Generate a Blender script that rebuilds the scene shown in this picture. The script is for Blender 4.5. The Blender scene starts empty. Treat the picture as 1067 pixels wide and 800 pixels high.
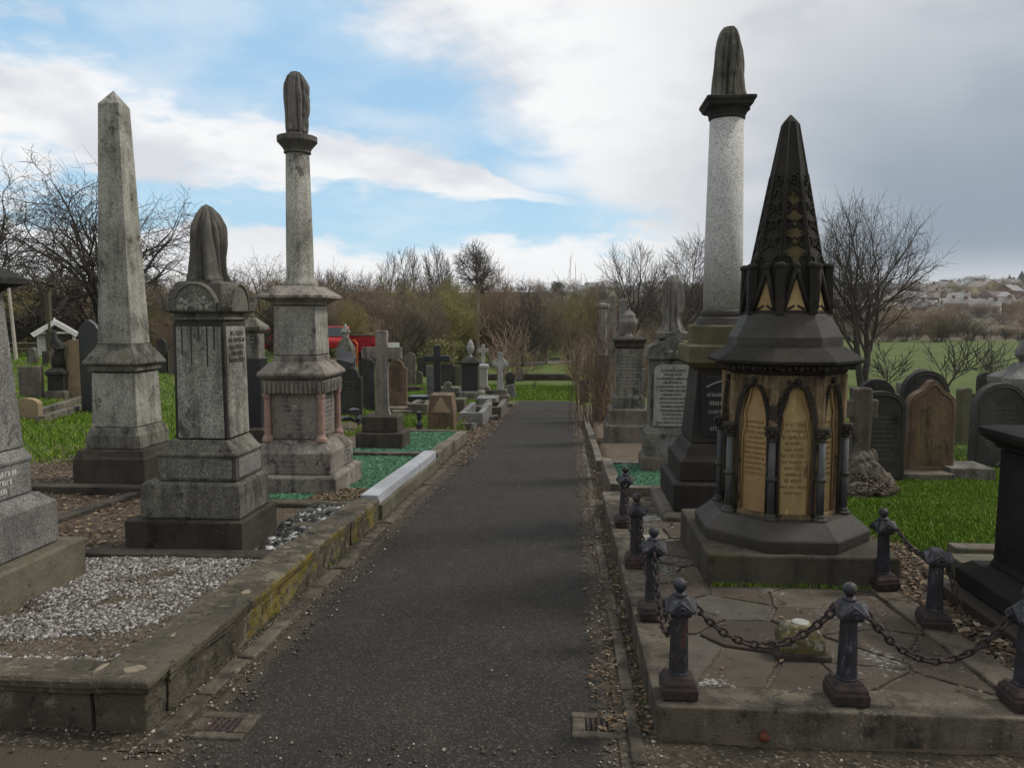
import bpy, bmesh, math, random
import numpy as np
from mathutils import Vector, Matrix, noise as mnoise

rng = random.Random(7)
SC = bpy.context.scene
COL = SC.collection
R = math.radians

# ------------------------------------------------------------------ camera
F = 800.0                       # focal length in pixels of a 1067 px wide picture
PITCH = math.atan(70 / 800)
YAW = math.atan((591 - 533.5) / math.hypot(800, 70))
CZ = 1.6
cam_d = bpy.data.cameras.new("camera")
cam_d.sensor_width = 36
cam_d.lens = 36 * F / 1067
cam_d.clip_end = 6000
cam_d.clip_start = 0.05
cam = bpy.data.objects.new("camera", cam_d)
cam.location = (0, 0, CZ)
cam.rotation_euler = (R(90) - PITCH, 0, YAW)
COL.objects.link(cam)
SC.camera = cam

# ------------------------------------------------------------------ exposure
SC.view_settings.view_transform = 'Standard'
SC.view_settings.look = 'None'
SC.view_settings.exposure = 0.29
SC.view_settings.gamma = 1.0
SC.view_settings.use_curve_mapping = False
SC.cycles.max_bounces = 5
SC.cycles.diffuse_bounces = 3
SC.cycles.glossy_bounces = 2
SC.cycles.transparent_max_bounces = 4
SC.cycles.use_denoising = True
SC.cycles.volume_bounces = 0

SUN_EL, SUN_AZ = 48.0, 72.0     # azimuth measured clockwise from +Y
sd = bpy.data.lights.new("sun", 'SUN')
sd.energy = 1.9
sd.angle = R(12)
sd.color = (1.0, 0.95, 0.87)
sun = bpy.data.objects.new("sun", sd)
sv = Vector((math.sin(R(SUN_AZ)) * math.cos(R(SUN_EL)), math.cos(R(SUN_AZ)) * math.cos(R(SUN_EL)), math.sin(R(SUN_EL))))
sun.rotation_euler = (-sv).to_track_quat('-Z', 'Y').to_euler()
sun.location = sv * 50
COL.objects.link(sun)


# ------------------------------------------------------------------ node expression helper
class E:
    """wraps a socket so node maths can be written as an expression"""
    nt = None

    def __init__(s, v): s.v = v

    @staticmethod
    def m(op, *a, clamp=False):
        n = E.nt.nodes.new('ShaderNodeMath'); n.operation = op; n.use_clamp = clamp
        for i, x in enumerate(a):
            x = x.v if isinstance(x, E) else x
            if isinstance(x, (int, float)): n.inputs[i].default_value = x
            else: E.nt.links.new(x, n.inputs[i])
        return E(n.outputs[0])

    def __add__(s, o): return E.m('ADD', s, o)
    __radd__ = __add__
    def __sub__(s, o): return E.m('SUBTRACT', s, o)
    def __rsub__(s, o): return E.m('SUBTRACT', o, s)
    def __mul__(s, o): return E.m('MULTIPLY', s, o)
    __rmul__ = __mul__
    def __truediv__(s, o): return E.m('DIVIDE', s, o)
    def __abs__(s): return E.m('ABSOLUTE', s)


def emax(a, b): return E.m('MAXIMUM', a, b)
def emin(a, b): return E.m('MINIMUM', a, b)


def sstep(x, a, b, lo=0.0, hi=1.0):
    n = E.nt.nodes.new('ShaderNodeMapRange'); n.interpolation_type = 'SMOOTHSTEP'
    for i, q in zip((0, 1, 2, 3, 4), (x, a, b, lo, hi)):
        q = q.v if isinstance(q, E) else q
        if isinstance(q, (int, float)): n.inputs[i].default_value = q
        else: E.nt.links.new(q, n.inputs[i])
    return E(n.outputs[0])


def emix(f, a, b, blend='MIX'):
    n = E.nt.nodes.new('ShaderNodeMix'); n.data_type = 'RGBA'; n.blend_type = blend
    ins = (n.inputs[0], n.inputs[6], n.inputs[7])
    for sck, q in zip(ins, (f, a, b)):
        q = q.v if isinstance(q, E) else q
        if isinstance(q, (int, float)): sck.default_value = q
        elif isinstance(q, tuple): sck.default_value = (*q, 1) if len(q) == 3 else q
        else: E.nt.links.new(q, sck)
    return E(n.outputs[2])


def enoise(vec, scale, detail=4, rough=0.55, dist=0.0):
    n = E.nt.nodes.new('ShaderNodeTexNoise')
    n.inputs['Scale'].default_value = scale; n.inputs['Detail'].default_value = detail
    n.inputs['Roughness'].default_value = rough; n.inputs['Distortion'].default_value = dist
    if vec is not None: E.nt.links.new(vec.v, n.inputs['Vector'])
    return E(n.outputs['Fac'])


def evoro(vec, scale, feature='F1', out='Distance'):
    n = E.nt.nodes.new('ShaderNodeTexVoronoi'); n.feature = feature
    n.inputs['Scale'].default_value = scale
    if vec is not None: E.nt.links.new(vec.v, n.inputs['Vector'])
    return E(n.outputs[out])


def evec(vec, scale=(1, 1, 1), loc=(0, 0, 0)):
    n = E.nt.nodes.new('ShaderNodeMapping')
    n.inputs['Scale'].default_value = scale; n.inputs['Location'].default_value = loc
    E.nt.links.new(vec.v, n.inputs['Vector'])
    return E(n.outputs[0])


def ecomb(x, y, z):
    n = E.nt.nodes.new('ShaderNodeCombineXYZ')
    for i, q in enumerate((x, y, z)):
        q = q.v if isinstance(q, E) else q
        if isinstance(q, (int, float)): n.inputs[i].default_value = q
        else: E.nt.links.new(q, n.inputs[i])
    return E(n.outputs[0])


# ------------------------------------------------------------------ sky
W = bpy.data.worlds.new("World"); SC.world = W; W.use_nodes = True
nt = W.node_tree; nt.nodes.clear(); E.nt = nt
tc = nt.nodes.new('ShaderNodeTexCoord')
D = E(tc.outputs['Generated'])
sep = nt.nodes.new('ShaderNodeSeparateXYZ'); nt.links.new(D.v, sep.inputs[0])
dx, dy, dz = (E(sep.outputs[i]) for i in range(3))
DEG = 180 / math.pi
u = E.m('ARCTAN2', dx, dy) * DEG            # azimuth in degrees, 0 along the path
v = E.m('ARCSINE', dz) * DEG                # elevation in degrees
skyn = nt.nodes.new('ShaderNodeTexSky'); skyn.sky_type = 'NISHITA'; skyn.sun_disc = False
skyn.sun_elevation = R(SUN_EL); skyn.sun_rotation = R(SUN_AZ)
skyn.air_density = 1.0; skyn.dust_density = 1.2; skyn.ozone_density = 1.0
sky = E(skyn.outputs[0])
kz = emax(dz, 0.0) + 0.16
plane = ecomb(dx / kz, dy / kz, 0.0)         # clouds lie on a flat layer overhead
n1 = enoise(plane, 1.6, 7, 0.55, 0.3)
n2 = enoise(evec(plane, (1, 1, 1), (7.3, 2.1, 0)), 4.5, 6, 0.6)
n3 = enoise(evec(D, (1, 1, 2.2), (1.7, 4.1, 0)), 7.0, 7, 0.55)
n4 = enoise(evec(D, (1, 1, 2.0), (3.7, .1, 2)), 3.0, 4, 0.5)
nn = (n3 - 0.5) * 1.0
# a long white bank across the left
vc = 9.4 - (u + 2.0) * 0.085
ht = emax(0.35 - (u + 2.0) * 0.115, 0.35)
bank = sstep(E.m('ABSOLUTE', v - vc + (n4 - .5) * 5.0) / ht + nn * 2.6 + (n2 - .5) * 2.0, 1.25, 0.5) * sstep(u, 4.0, -6.0)
# heaped cloud on the horizon
hor = sstep(v + nn * 9.0, 6.3, 5.0)
# the grey sheet that fills the right
sheet = sstep(u + (v - 9.0) * 1.15 - 1.0 + nn * 20.0, -5.0, 4.0) * sstep(v + nn * 9.0 + u * 0.5, 5.5, 10.0)
# small puffs below the sheet
puff = sstep(E.m('ABSOLUTE', v - 9.8 + u * 0.09) + nn * 3.0, 1.3, 0.1) * sstep(u, -7.0, -2.0) * sstep(u, 14.0, 4.0) * 0.7
# thin veil everywhere and broken cloud behind and above the viewer
veil = sstep(n1 + (n3 - .5) * .5, 0.40, 0.75) * 0.6
behind = sstep(v, 26.0, 34.0)
behind = emax(behind, sstep(E.m('ABSOLUTE', u), 48.0, 60.0))
broken = emax(behind * sstep(n1, 0.36, 0.56), sstep(E.m('ABSOLUTE', u), 70.0, 110.0) * sstep(v, 62.0, 40.0))
mask = emax(emax(emax(bank, hor), emax(sheet, puff)), broken)
# brightness of the cloud (the sky is multiplied by 0.1 below)
grey = sstep(u + (n4 - .5) * 22, 6.0, 25.0) * sstep(v + (n4 - .5) * 7, 28.0, 6.0) * sstep(v, 0.5, 5.0) * sstep(u, 75, 50)
greytop = sstep(u + (n4 - .5) * 25, -2.0, 20.0) * 0.45 * sstep(u, 75, 50)
cl = emix(sstep(n3 + n4, 0.80, 1.10), (5.9, 6.1, 6.55), (7.9, 7.95, 8.0))
cl = emix(sstep(v, 9.0, 3.0) * .7, cl, (8.3, 8.35, 8.4))
cl = emix(greytop, cl, (4.3, 4.5, 4.85))
cl = emix(grey, cl, (2.35, 2.9, 3.5))
rear = sstep(E.m('ABSOLUTE', u), 70.0, 125.0) * sstep(v, 62.0, 25.0)   # unseen dark cloud added behind the viewer to dim camera-facing sides
cl = emix(rear * 0.30, cl, (1.6, 1.7, 1.85))
pale = emix(0.82, sky, (3.2, 5.4, 7.5))
pale = emix(veil, pale, (6.7, 7.2, 7.7))
low = emix(sstep(v, 15.0, 2.0) * 0.55, pale, (4.6, 6.9, 8.1))
tot = emix(mask, low, cl)
bg = nt.nodes.new('ShaderNodeBackground'); bg.inputs['Strength'].default_value = 0.1
nt.links.new(tot.v, bg.inputs['Color'])
wo = nt.nodes.new('ShaderNodeOutputWorld'); nt.links.new(bg.outputs[0], wo.inputs['Surface'])


# ------------------------------------------------------------------ where things stand
def ray(px, py):
    cp, sp = math.cos(PITCH), math.sin(PITCH)
    a = (px - 533.5) / F; b = (400 - py) / F
    d = (a, cp + b * sp, -sp + b * cp)
    c, s = math.cos(YAW), math.sin(YAW)
    return (d[0] * c - d[1] * s, d[0] * s + d[1] * c, d[2])


ZB = [(-40, 1.8), (40, -1.8), (60, -2.2), (100, -1.9), (130, -1.5), (200, 0.9), (300, 6.0), (420, 13), (520, 18.2), (700, 19.0), (1200, 20), (6000, 20)]


def zb(y):
    for (y0, z0), (y1, z1) in zip(ZB, ZB[1:]):
        if y <= y1: return z0 + (z1 - z0) * (y - y0) / (y1 - y0)
    return ZB[-1][1]


def smooth(a, b, x):
    t = min(1, max(0, (x - a) / (b - a))); return t * t * (3 - 2 * t)


def rise(x, y):
    l = 0.12 * smooth(-1.95, -2.1, x) + .12 * smooth(-6, -9, x)
    r = 0.07 * smooth(0.5, 0.62, x) + 0.05 * smooth(2.0, 2.4, x)
    left = 1.25 * smooth(-6.5, -17, x) * smooth(11, 27, y) * (1 - smooth(60, 90, y))
    return (l + r) * smooth(3.0, 3.1, y) * (1 - smooth(24, 30, y)) + left


def gz(x, y): return zb(y) + rise(x, y)


def P(px, py, h=0.0, far=False):
    """where the view through a picture point meets the ground (plus h)"""
    d = ray(px, py)
    lo, hi = 0.5, 3000
    t = lo
    while t < hi:
        if CZ + d[2] * t <= gz(d[0] * t, d[1] * t) + h: break
        t *= 1.02
    a, b = t / 1.02, t
    for _ in range(40):
        m = (a + b) / 2
        if CZ + d[2] * m <= gz(d[0] * m, d[1] * m) + h: b = m
        else: a = m
    return Vector((d[0] * b, d[1] * b, CZ + d[2] * b))


def T(px, py, Y):
    d = ray(px, py); t = Y / d[1]
    return Vector((d[0] * t, Y, CZ + d[2] * t))


def lev(cx, cy, px, py, sx=1, sy=-1):
    """half width and height of a square tier whose near corner is seen at px, py"""
    d = ray(px, py)
    t = (cx * sy - cy * sx) / (d[0] * sy - d[1] * sx)
    return (d[0] * t - cx) / sx, CZ + d[2] * t


def fwd(x, y, z):
    c, s = math.cos(YAW), math.sin(YAW)
    return (-x * s + y * c) * math.cos(PITCH) - (z - CZ) * math.sin(PITCH)


def zat(cx, cy, py):
    """height seen at picture row py above the point cx, cy"""
    lo, hi = -6.0, 40.0
    c, s = math.cos(YAW), math.sin(YAW)
    Y = -cx * s + cy * c
    for _ in range(50):
        m = (lo + hi) / 2; Z = m - CZ
        f = Y * math.cos(PITCH) - Z * math.sin(PITCH); uu = Y * math.sin(PITCH) + Z * math.cos(PITCH)
        if 400 - F * uu / f > py: lo = m
        else: hi = m
    return m


def cylw(cx, cy, pxw, py):
    z = zat(cx, cy, py)
    return pxw * fwd(cx, cy, z) / F / 2, z


# ------------------------------------------------------------------ objects
def tag(o, label=None, cat=None, group=None, kind=None):
    if label: o['label'] = label
    if cat: o['category'] = cat
    if group: o['group'] = group
    if kind: o['kind'] = kind
    return o


def empty(name, loc, label, cat, group=None, rz=0.0):
    o = bpy.data.objects.new(name, None); COL.objects.link(o)
    o.location = loc; o.rotation_euler = (0, 0, rz); o.empty_display_size = 0.1
    return tag(o, label, cat, group)


def copy_tree(o, parent=None):
    c = o.copy(); COL.objects.link(c); c.parent = parent
    for ch in list(o.children): copy_tree(ch, c)
    return c


class MB:
    def __init__(s): s.v = []; s.f = []

    def add(s, vs, fs):
        o = len(s.v); s.v += [tuple(q) for q in vs]; s.f += [tuple(i + o for i in f) for f in fs]

    def box(s, x0, x1, y0, y1, z0, z1, M=None):
        vs = [(x, y, z) for z in (z0, z1) for y in (y0, y1) for x in (x0, x1)]
        if M is not None: vs = [M @ Vector(q) for q in vs]
        s.add(vs, [(0, 2, 3, 1), (4, 5, 7, 6), (0, 1, 5, 4), (2, 6, 7, 3), (0, 4, 6, 2), (1, 3, 7, 5)])

    def loft(s, rings, cap=True):
        n = len(rings[0]); vs = [q for r in rings for q in r]; fs = []
        for k in range(len(rings) - 1):
            for i in range(n):
                j = (i + 1) % n
                fs.append((k * n + i, k * n + j, (k + 1) * n + j, (k + 1) * n + i))
        if cap:
            fs.append(tuple(reversed(range(n)))); fs.append(tuple((len(rings) - 1) * n + i for i in range(n)))
        s.add(vs, fs)

    def square(s, lv, cx=0, cy=0, ratio=1.0, joint=True):
        """stack of square sections: (half width, z); opens with a thin recessed mortar joint"""
        if joint and lv[0][0] > .07 and lv[0][1] > -.05:
            h, z = lv[0]; lv = [(h - .014, z), (h - .014, z + .011), (h, z + .012)] + list(lv[1:])
        s.loft([[(cx - h, cy - h * ratio, z), (cx + h, cy - h * ratio, z), (cx + h, cy + h * ratio, z), (cx - h, cy + h * ratio, z)] for h, z in lv])

    def ngon(s, lv, n=8, rot=0.0, cx=0, cy=0):
        s.loft([[(cx + r * math.cos(rot + 2 * math.pi * i / n), cy + r * math.sin(rot + 2 * math.pi * i / n), z) for i in range(n)] for r, z in lv])

    def tube(s, pts, rad, n=6, closed=False, cap=True):
        pts = [Vector(q) for q in pts]; N = len(pts)
        if not hasattr(rad, '__len__'): rad = [rad] * N
        rings = []; up = None
        for i, p in enumerate(pts):
            a = pts[(i - 1) % N] if (closed or i > 0) else p
            b = pts[(i + 1) % N] if (closed or i < N - 1) else p
            t = (b - a).normalized() if (b - a).length > 1e-9 else Vector((0, 0, 1))
            if up is None:
                up = t.orthogonal().normalized()
            up = (up - t * up.dot(t))
            up = up.normalized() if up.length > 1e-6 else t.orthogonal().normalized()
            w = t.cross(up)
            rings.append([p + (up * math.cos(2 * math.pi * k / n) + w * math.sin(2 * math.pi * k / n)) * rad[i] for k in range(n)])
        if closed:
            rings.append(rings[0]); s.loft(rings, cap=False)
        else: s.loft(rings, cap=cap)

    def prism(s, poly, y0, y1):
        """outline in x,z extruded in y"""
        n = len(poly)
        vs = [(x, y0, z) for x, z in poly] + [(x, y1, z) for x, z in poly]
        fs = [tuple(range(n)), tuple(reversed(range(n, 2 * n)))]
        for i in range(n):
            j = (i + 1) % n; fs.append((i, i + n, j + n, j))
        s.add(vs, fs)

    def ball(s, c, r, n=8, m=6, sx=1, sy=1, sz=1):
        rings = []
        for k in range(m + 1):
            a = math.pi * (k + .02) / (m + .04) - math.pi / 2
            rings.append([(c[0] + sx * r * math.cos(a) * math.cos(2 * math.pi * i / n), c[1] + sy * r * math.cos(a) * math.sin(2 * math.pi * i / n), c[2] + sz * r * math.sin(a)) for i in range(n)])
        s.loft(rings)

    def build(s, name, mat, parent=None, bevel=0.0, smooth_=False, loc=None, rough=0.0, cuts=0, segs=2):
        me = bpy.data.meshes.new(name); me.from_pydata(s.v, [], s.f)
        bm = bmesh.new(); bm.from_mesh(me)
        bmesh.ops.recalc_face_normals(bm, faces=bm.faces)
        if cuts:
            bmesh.ops.subdivide_edges(bm, edges=[e for e in bm.edges if e.calc_length() > 0.05], cuts=cuts, use_grid_fill=True)
        if rough:
            off = Vector((rng.random() * 90, rng.random() * 90, rng.random() * 90))
            bm.normal_update()
            for q in bm.verts:
                d = mnoise.fractal(q.co * 5 + off, 1.0, 2.0, 3) * rough + mnoise.noise(q.co * 22 + off) * rough * .5
                q.co += q.normal * d
        bm.to_mesh(me); bm.free()
        if smooth_: me.polygons.foreach_set('use_smooth', [True] * len(me.polygons))
        o = bpy.data.objects.new(name, me); COL.objects.link(o)
        if mat: me.materials.append(mat)
        if parent: o.parent = parent
        if loc is not None: o.location = loc
        if bevel:
            m = o.modifiers.new('bevel', 'BEVEL'); m.width = bevel; m.segments = segs; m.limit_method = 'ANGLE'; m.angle_limit = R(28)
        return o


def np_mesh(name, verts, faces, mat, loops=3, kind=None, smooth_=False):
    me = bpy.data.meshes.new(name)
    nv, nf = len(verts), len(faces)
    me.vertices.add(nv); me.vertices.foreach_set('co', np.asarray(verts, dtype=np.float32).ravel())
    me.loops.add(nf * loops); me.loops.foreach_set('vertex_index', np.asarray(faces, dtype=np.int32).ravel())
    me.polygons.add(nf); me.polygons.foreach_set('loop_start', np.arange(0, nf * loops, loops, dtype=np.int32))
    me.update(calc_edges=True); me.validate()
    me.materials.append(mat)
    o = bpy.data.objects.new(name, me); COL.objects.link(o)
    if kind: o['kind'] = kind
    return o


# ------------------------------------------------------------------ materials
def new_mat(name):
    m = bpy.data.materials.new(name); m.use_nodes = True
    E.nt = m.node_tree
    b = m.node_tree.nodes['Principled BSDF']
    return m, b


def pos():
    n = E.nt.nodes.new('ShaderNodeNewGeometry'); return E(n.outputs['Position'])


def normz():
    n = E.nt.nodes.new('ShaderNodeNewGeometry')
    s = E.nt.nodes.new('ShaderNodeSeparateXYZ'); E.nt.links.new(n.outputs['Normal'], s.inputs[0])
    return E(s.outputs[2])


def island():
    n = E.nt.nodes.new('ShaderNodeNewGeometry'); return E(n.outputs['Random Per Island'])


def objrand():
    n = E.nt.nodes.new('ShaderNodeObjectInfo'); return E(n.outputs['Random'])


def ramp(f, cols):
    n = E.nt.nodes.new('ShaderNodeValToRGB')
    E.nt.links.new(f.v, n.inputs[0])
    el = n.color_ramp.elements
    el[0].position, el[0].color = cols[0][0], (*cols[0][1], 1)
    el[1].position, el[1].color = cols[-1][0], (*cols[-1][1], 1)
    for p_, c_ in cols[1:-1]:
        e = el.new(p_); e.color = (*c_, 1)
    return E(n.outputs[0])


def finish(b, col, rough, hgt=None, strength=0.4, dist=0.01, spec=0.15):
    L = E.nt.links
    if isinstance(col, tuple): b.inputs['Base Color'].default_value = (*col, 1)
    else: L.new(col.v, b.inputs['Base Color'])
    if isinstance(rough, (int, float)): b.inputs['Roughness'].default_value = rough
    else: L.new(rough.v, b.inputs['Roughness'])
    b.inputs['Specular IOR Level'].default_value = spec
    if hgt is not None:
        n = E.nt.nodes.new('ShaderNodeBump'); n.inputs['Strength'].default_value = strength; n.inputs['Distance'].default_value = dist
        L.new(hgt.v, n.inputs['Height']); L.new(n.outputs[0], b.inputs['Normal'])


def stone(name, a, c, speck=0.0, speckc=(0.03, 0.03, 0.03), soot=0.4, sootc=(0.035, 0.032, 0.03), lichen=0.0, lichc=(0.35, 0.36, 0.3),
          algae=0.0, algc=(0.08, 0.09, 0.035), rough=0.85, seed=0.0, bump=0.5, spscale=150, cell=0.0, spec=0.15):
    m, b = new_mat(name); p = evec(pos(), (1, 1, 1), (seed, seed * 1.7, seed * .3))
    big = enoise(p, 2.3, 6, 0.6)
    col = emix(sstep(big, 0.3, 0.7), a, c)
    col = emix(sstep(enoise(evec(p, (1, 1, 1), (6, 6, 1)), 0.9, 3, .6), .35, .65) * .4, col, tuple(q * .55 for q in a))
    mid = enoise(p, 17, 5, 0.65)
    col = emix(sstep(mid, 0.35, 0.75) * 0.35, col, emix(0.5, col, (0.02, 0.02, 0.02)))
    fine = enoise(p, spscale, 3, 0.7)
    if speck:
        col = emix(sstep(fine, 0.5, 0.6) * speck, col, speckc)
        bl2 = enoise(evec(p, (1, 1, 1), (1, 2, 9)), spscale * .33, 3, 0.7)
        col = emix(sstep(bl2, 0.52, 0.66) * speck * .55, col, emix(.35, speckc, a))
        f2 = enoise(evec(p, (1, 1, 1), (3, 9, 4)), spscale * 1.2, 2, 0.6)
        col = emix(sstep(f2, 0.56, 0.66) * speck * .8, col, tuple(min(.75, q * 1.9) for q in c))
    if soot:
        st = enoise(evec(p, (9, 9, 0.9)), 1.0, 5, 0.65)
        bl = enoise(evec(p, (1, 1, 1), (5, 5, 5)), 3.2, 6, 0.7)
        k = sstep(st * 0.6 + bl * 0.6, 0.78 - 0.4 * soot, 1.0 - 0.3 * soot)
        col = emix(k * min(1.0, 0.55 + soot * .5), col, sootc)
        cr = enoise(evec(p, (1, 1, .7), (9, 4, 2)), 6.5, 8, 0.75)
        col = emix(sstep(cr + (bl - .5) * .5, 0.66 - .12 * soot, 0.72 - .12 * soot) * min(.9, .35 + soot * .7), col, sootc)
        sc_ = enoise(evec(p, (1, 1, .5), (2, 7, 5)), 26, 5, 0.7)
        col = emix(sstep(sc_, 0.60, 0.70) * .45, col, tuple(min(.7, q * 1.55) for q in c))
    if algae:
        an = enoise(evec(p, (1, 1, .8), (1, 8, 2)), 2.1, 6, 0.7)
        col = emix(sstep(an, 0.68 - .3 * algae, 0.85 - .2 * algae) * 0.8, col, algc)
    if lichen:
        ln = enoise(evec(p, (1, 1, 1), (11, 2, 6)), 22, 4, 0.6)
        lb = enoise(evec(p, (1, 1, 1), (2, 13, 6)), 1.9, 3, 0.6)
        l2 = enoise(evec(p, (1, 1, 1), (8, 3, 1)), 75, 4, .7)
        col = emix(sstep(ln * .6 + l2 * .5 + lb * .6, 1.05 - .25 * lichen, 1.17 - .25 * lichen) * .75, col, lichc)
    h = mid * 0.8 + fine * 0.4 + big * .8
    finish(b, col, rough, h, min(1.0, bump * 1.3), 0.016, spec)
    return m


GRAN = stone('grey_granite', (0.31, 0.298, 0.252), (0.46, 0.444, 0.385), 0.75, (.025, .025, .022), soot=0.66, sootc=(0.06, 0.057, 0.046), algae=.16, algc=(.13, .135, .085), seed=1, spscale=110)
GRAN2 = stone('worn_grey_granite', (0.155, 0.147, 0.122), (0.26, 0.248, 0.208), 0.7, (.02, .02, .018), soot=0.74, sootc=(0.038, 0.036, 0.03), algae=.3, seed=2, spscale=110)
FRAME = stone('blackened_granite', (0.035, 0.033, 0.028), (0.075, 0.071, 0.06), 0.5, soot=0.5, sootc=(0.025, 0.024, 0.021), seed=51, spscale=110)
GRANL = stone('pale_granite', (0.55, 0.54, 0.51), (0.64, 0.63, 0.60), 0.7, (0.09, 0.087, 0.082), soot=0.28, sootc=(0.15, .145, .13), seed=3, spscale=95)
GRANC = stone('blue_grey_granite', (0.165, 0.162, 0.15), (0.27, 0.265, 0.247), 0.8, (.02, .02, .02), soot=0.62, sootc=(0.06, .059, .054), seed=4, spscale=130)
PINKST = stone('warm_grey_stone', (0.24, 0.215, 0.183), (0.37, 0.335, 0.29), 0.6, (.03, .028, .024), soot=0.7, sootc=(0.05, 0.045, 0.038), lichen=.15, seed=5, spscale=120)
PINKG = stone('pink_granite', (0.30, 0.19, 0.15), (0.40, 0.27, 0.215), 0.7, (0.09, 0.06, 0.05), soot=0.1, seed=6, rough=.5, spscale=110)
SAND = stone('weathered_sandstone', (0.13, 0.112, 0.088), (0.225, 0.198, 0.155), 0.3, soot=0.68, sootc=(0.042, 0.04, 0.034), algae=.4, algc=(.075, .078, .04), lichen=.2, seed=7, bump=.7)
SANDD = stone('sooty_sandstone', (0.050, 0.043, 0.034), (0.10, 0.086, 0.066), 0.25, soot=0.6, sootc=(0.022, 0.02, 0.019), algae=.2, algc=(.06, .06, .035), lichen=.08, lichc=(.2, .18, .14), seed=8, bump=.8)
SANDT = stone('tan_sandstone', (0.24, 0.175, 0.105), (0.33, 0.25, 0.155), 0.2, soot=0.4, sootc=(0.06, 0.045, 0.032), algae=.2, seed=9)
BROWNST = stone('brown_sandstone', (0.125, 0.085, 0.055), (0.20, 0.142, 0.095), 0.2, soot=0.5, sootc=(0.03, 0.025, 0.022), algae=.3, seed=10)
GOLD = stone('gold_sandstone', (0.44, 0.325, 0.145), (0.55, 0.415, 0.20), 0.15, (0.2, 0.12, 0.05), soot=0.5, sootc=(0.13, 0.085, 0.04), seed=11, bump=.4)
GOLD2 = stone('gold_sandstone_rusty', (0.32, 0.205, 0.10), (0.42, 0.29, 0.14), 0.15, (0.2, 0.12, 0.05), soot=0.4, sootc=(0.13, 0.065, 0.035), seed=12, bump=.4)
STREAK = stone('streaked_sandstone', (0.42, 0.31, 0.165), (0.24, 0.17, 0.09), 0.2, soot=0.85, sootc=(0.03, 0.026, 0.022), seed=13, bump=.6)
SPIRE = stone('soot_black_stone', (0.022, 0.020, 0.016), (0.046, 0.041, 0.031), 0.2, soot=0.5, sootc=(0.018, 0.017, 0.015), algae=.25, algc=(.075, .075, .035), seed=14, bump=.9, rough=.75)
LEAD = stone('dark_slate_stone', (0.045, 0.041, 0.036), (0.080, 0.073, 0.064), 0.2, soot=0.45, sootc=(0.035, 0.033, 0.03), seed=15, rough=.6, bump=.5)
SHAFT = stone('blue_grey_shaft', (0.085, 0.088, 0.09), (0.15, 0.153, 0.152), 0.4, soot=0.55, sootc=(0.06, 0.06, 0.06), seed=16, rough=.6)
DARKP = stone('dark_pedestal_stone', (0.030, 0.026, 0.022), (0.055, 0.045, 0.036), 0.2, soot=0.5, sootc=(0.022, 0.02, 0.018), algae=.15, algc=(.09, .08, .03), seed=17, rough=.7)
MOSSY = stone('mossy_dark_stone', (0.10, 0.09, 0.06), (0.15, 0.13, 0.075), 0.2, soot=0.4, algae=.75, algc=(.13, .125, .04), seed=18)
WHITEST = stone('white_marble', (0.30, 0.29, 0.265), (0.42, 0.41, 0.385), 0.3, (.2, .19, .17), soot=0.4, sootc=(0.11, .105, .095), seed=19)
BLACKG = stone('black_granite', (0.022, 0.024, 0.028), (0.035, 0.036, 0.04), 0.2, soot=0.0, seed=20, rough=.25, bump=.05, spec=.5)
BLACKS = stone('blackened_stone', (0.032, 0.032, 0.029), (0.062, 0.060, 0.053), 0.2, soot=0.5, sootc=(.016, .016, .015), algae=.3, algc=(.045, .058, .026), lichen=.12, lichc=(.17, .16, .12), seed=21)
EDGEP = stone('near_black_stone', (0.014, 0.013, 0.012), (0.028, 0.026, 0.023), 0.2, soot=0.4, sootc=(.009, .009, .008), seed=55)
OLIVE = stone('green_stained_stone', (0.095, 0.085, 0.058), (0.165, 0.148, 0.105), 0.3, soot=.5, algae=.5, algc=(.10, .105, .06), seed=22)
URN = stone('dark_draped_stone', (0.095, 0.09, 0.077), (0.17, 0.16, 0.137), 0.3, soot=0.5, sootc=(0.042, 0.04, 0.036), seed=23, bump=.5)
URN2 = stone('grey_draped_stone', (0.16, 0.15, 0.134), (0.27, 0.252, 0.225), 0.3, soot=0.5, sootc=(0.06, 0.056, 0.05), seed=24, bump=.5)
URN3 = stone('draped_stone_greenish', (0.12, 0.114, 0.092), (0.22, 0.208, 0.17), 0.3, soot=0.6, sootc=(0.04, 0.038, 0.033), algae=.3, algc=(.12, .12, .07), seed=25, bump=.5)
BLUEK = stone('pale_blue_kerb_stone', (0.33, 0.345, 0.37), (0.42, 0.435, 0.455), 0.3, (.2, .2, .22), soot=0.2, sootc=(0.17, .17, .165), seed=26)
KERB = stone('kerb_stone', (0.115, 0.096, 0.072), (0.19, 0.162, 0.122), 0.4, soot=0.75, sootc=(0.033, 0.029, 0.023), algae=.35, algc=(.085, .08, .04), lichen=.22, lichc=(.40, .36, .27), seed=27, bump=.9)


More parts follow.
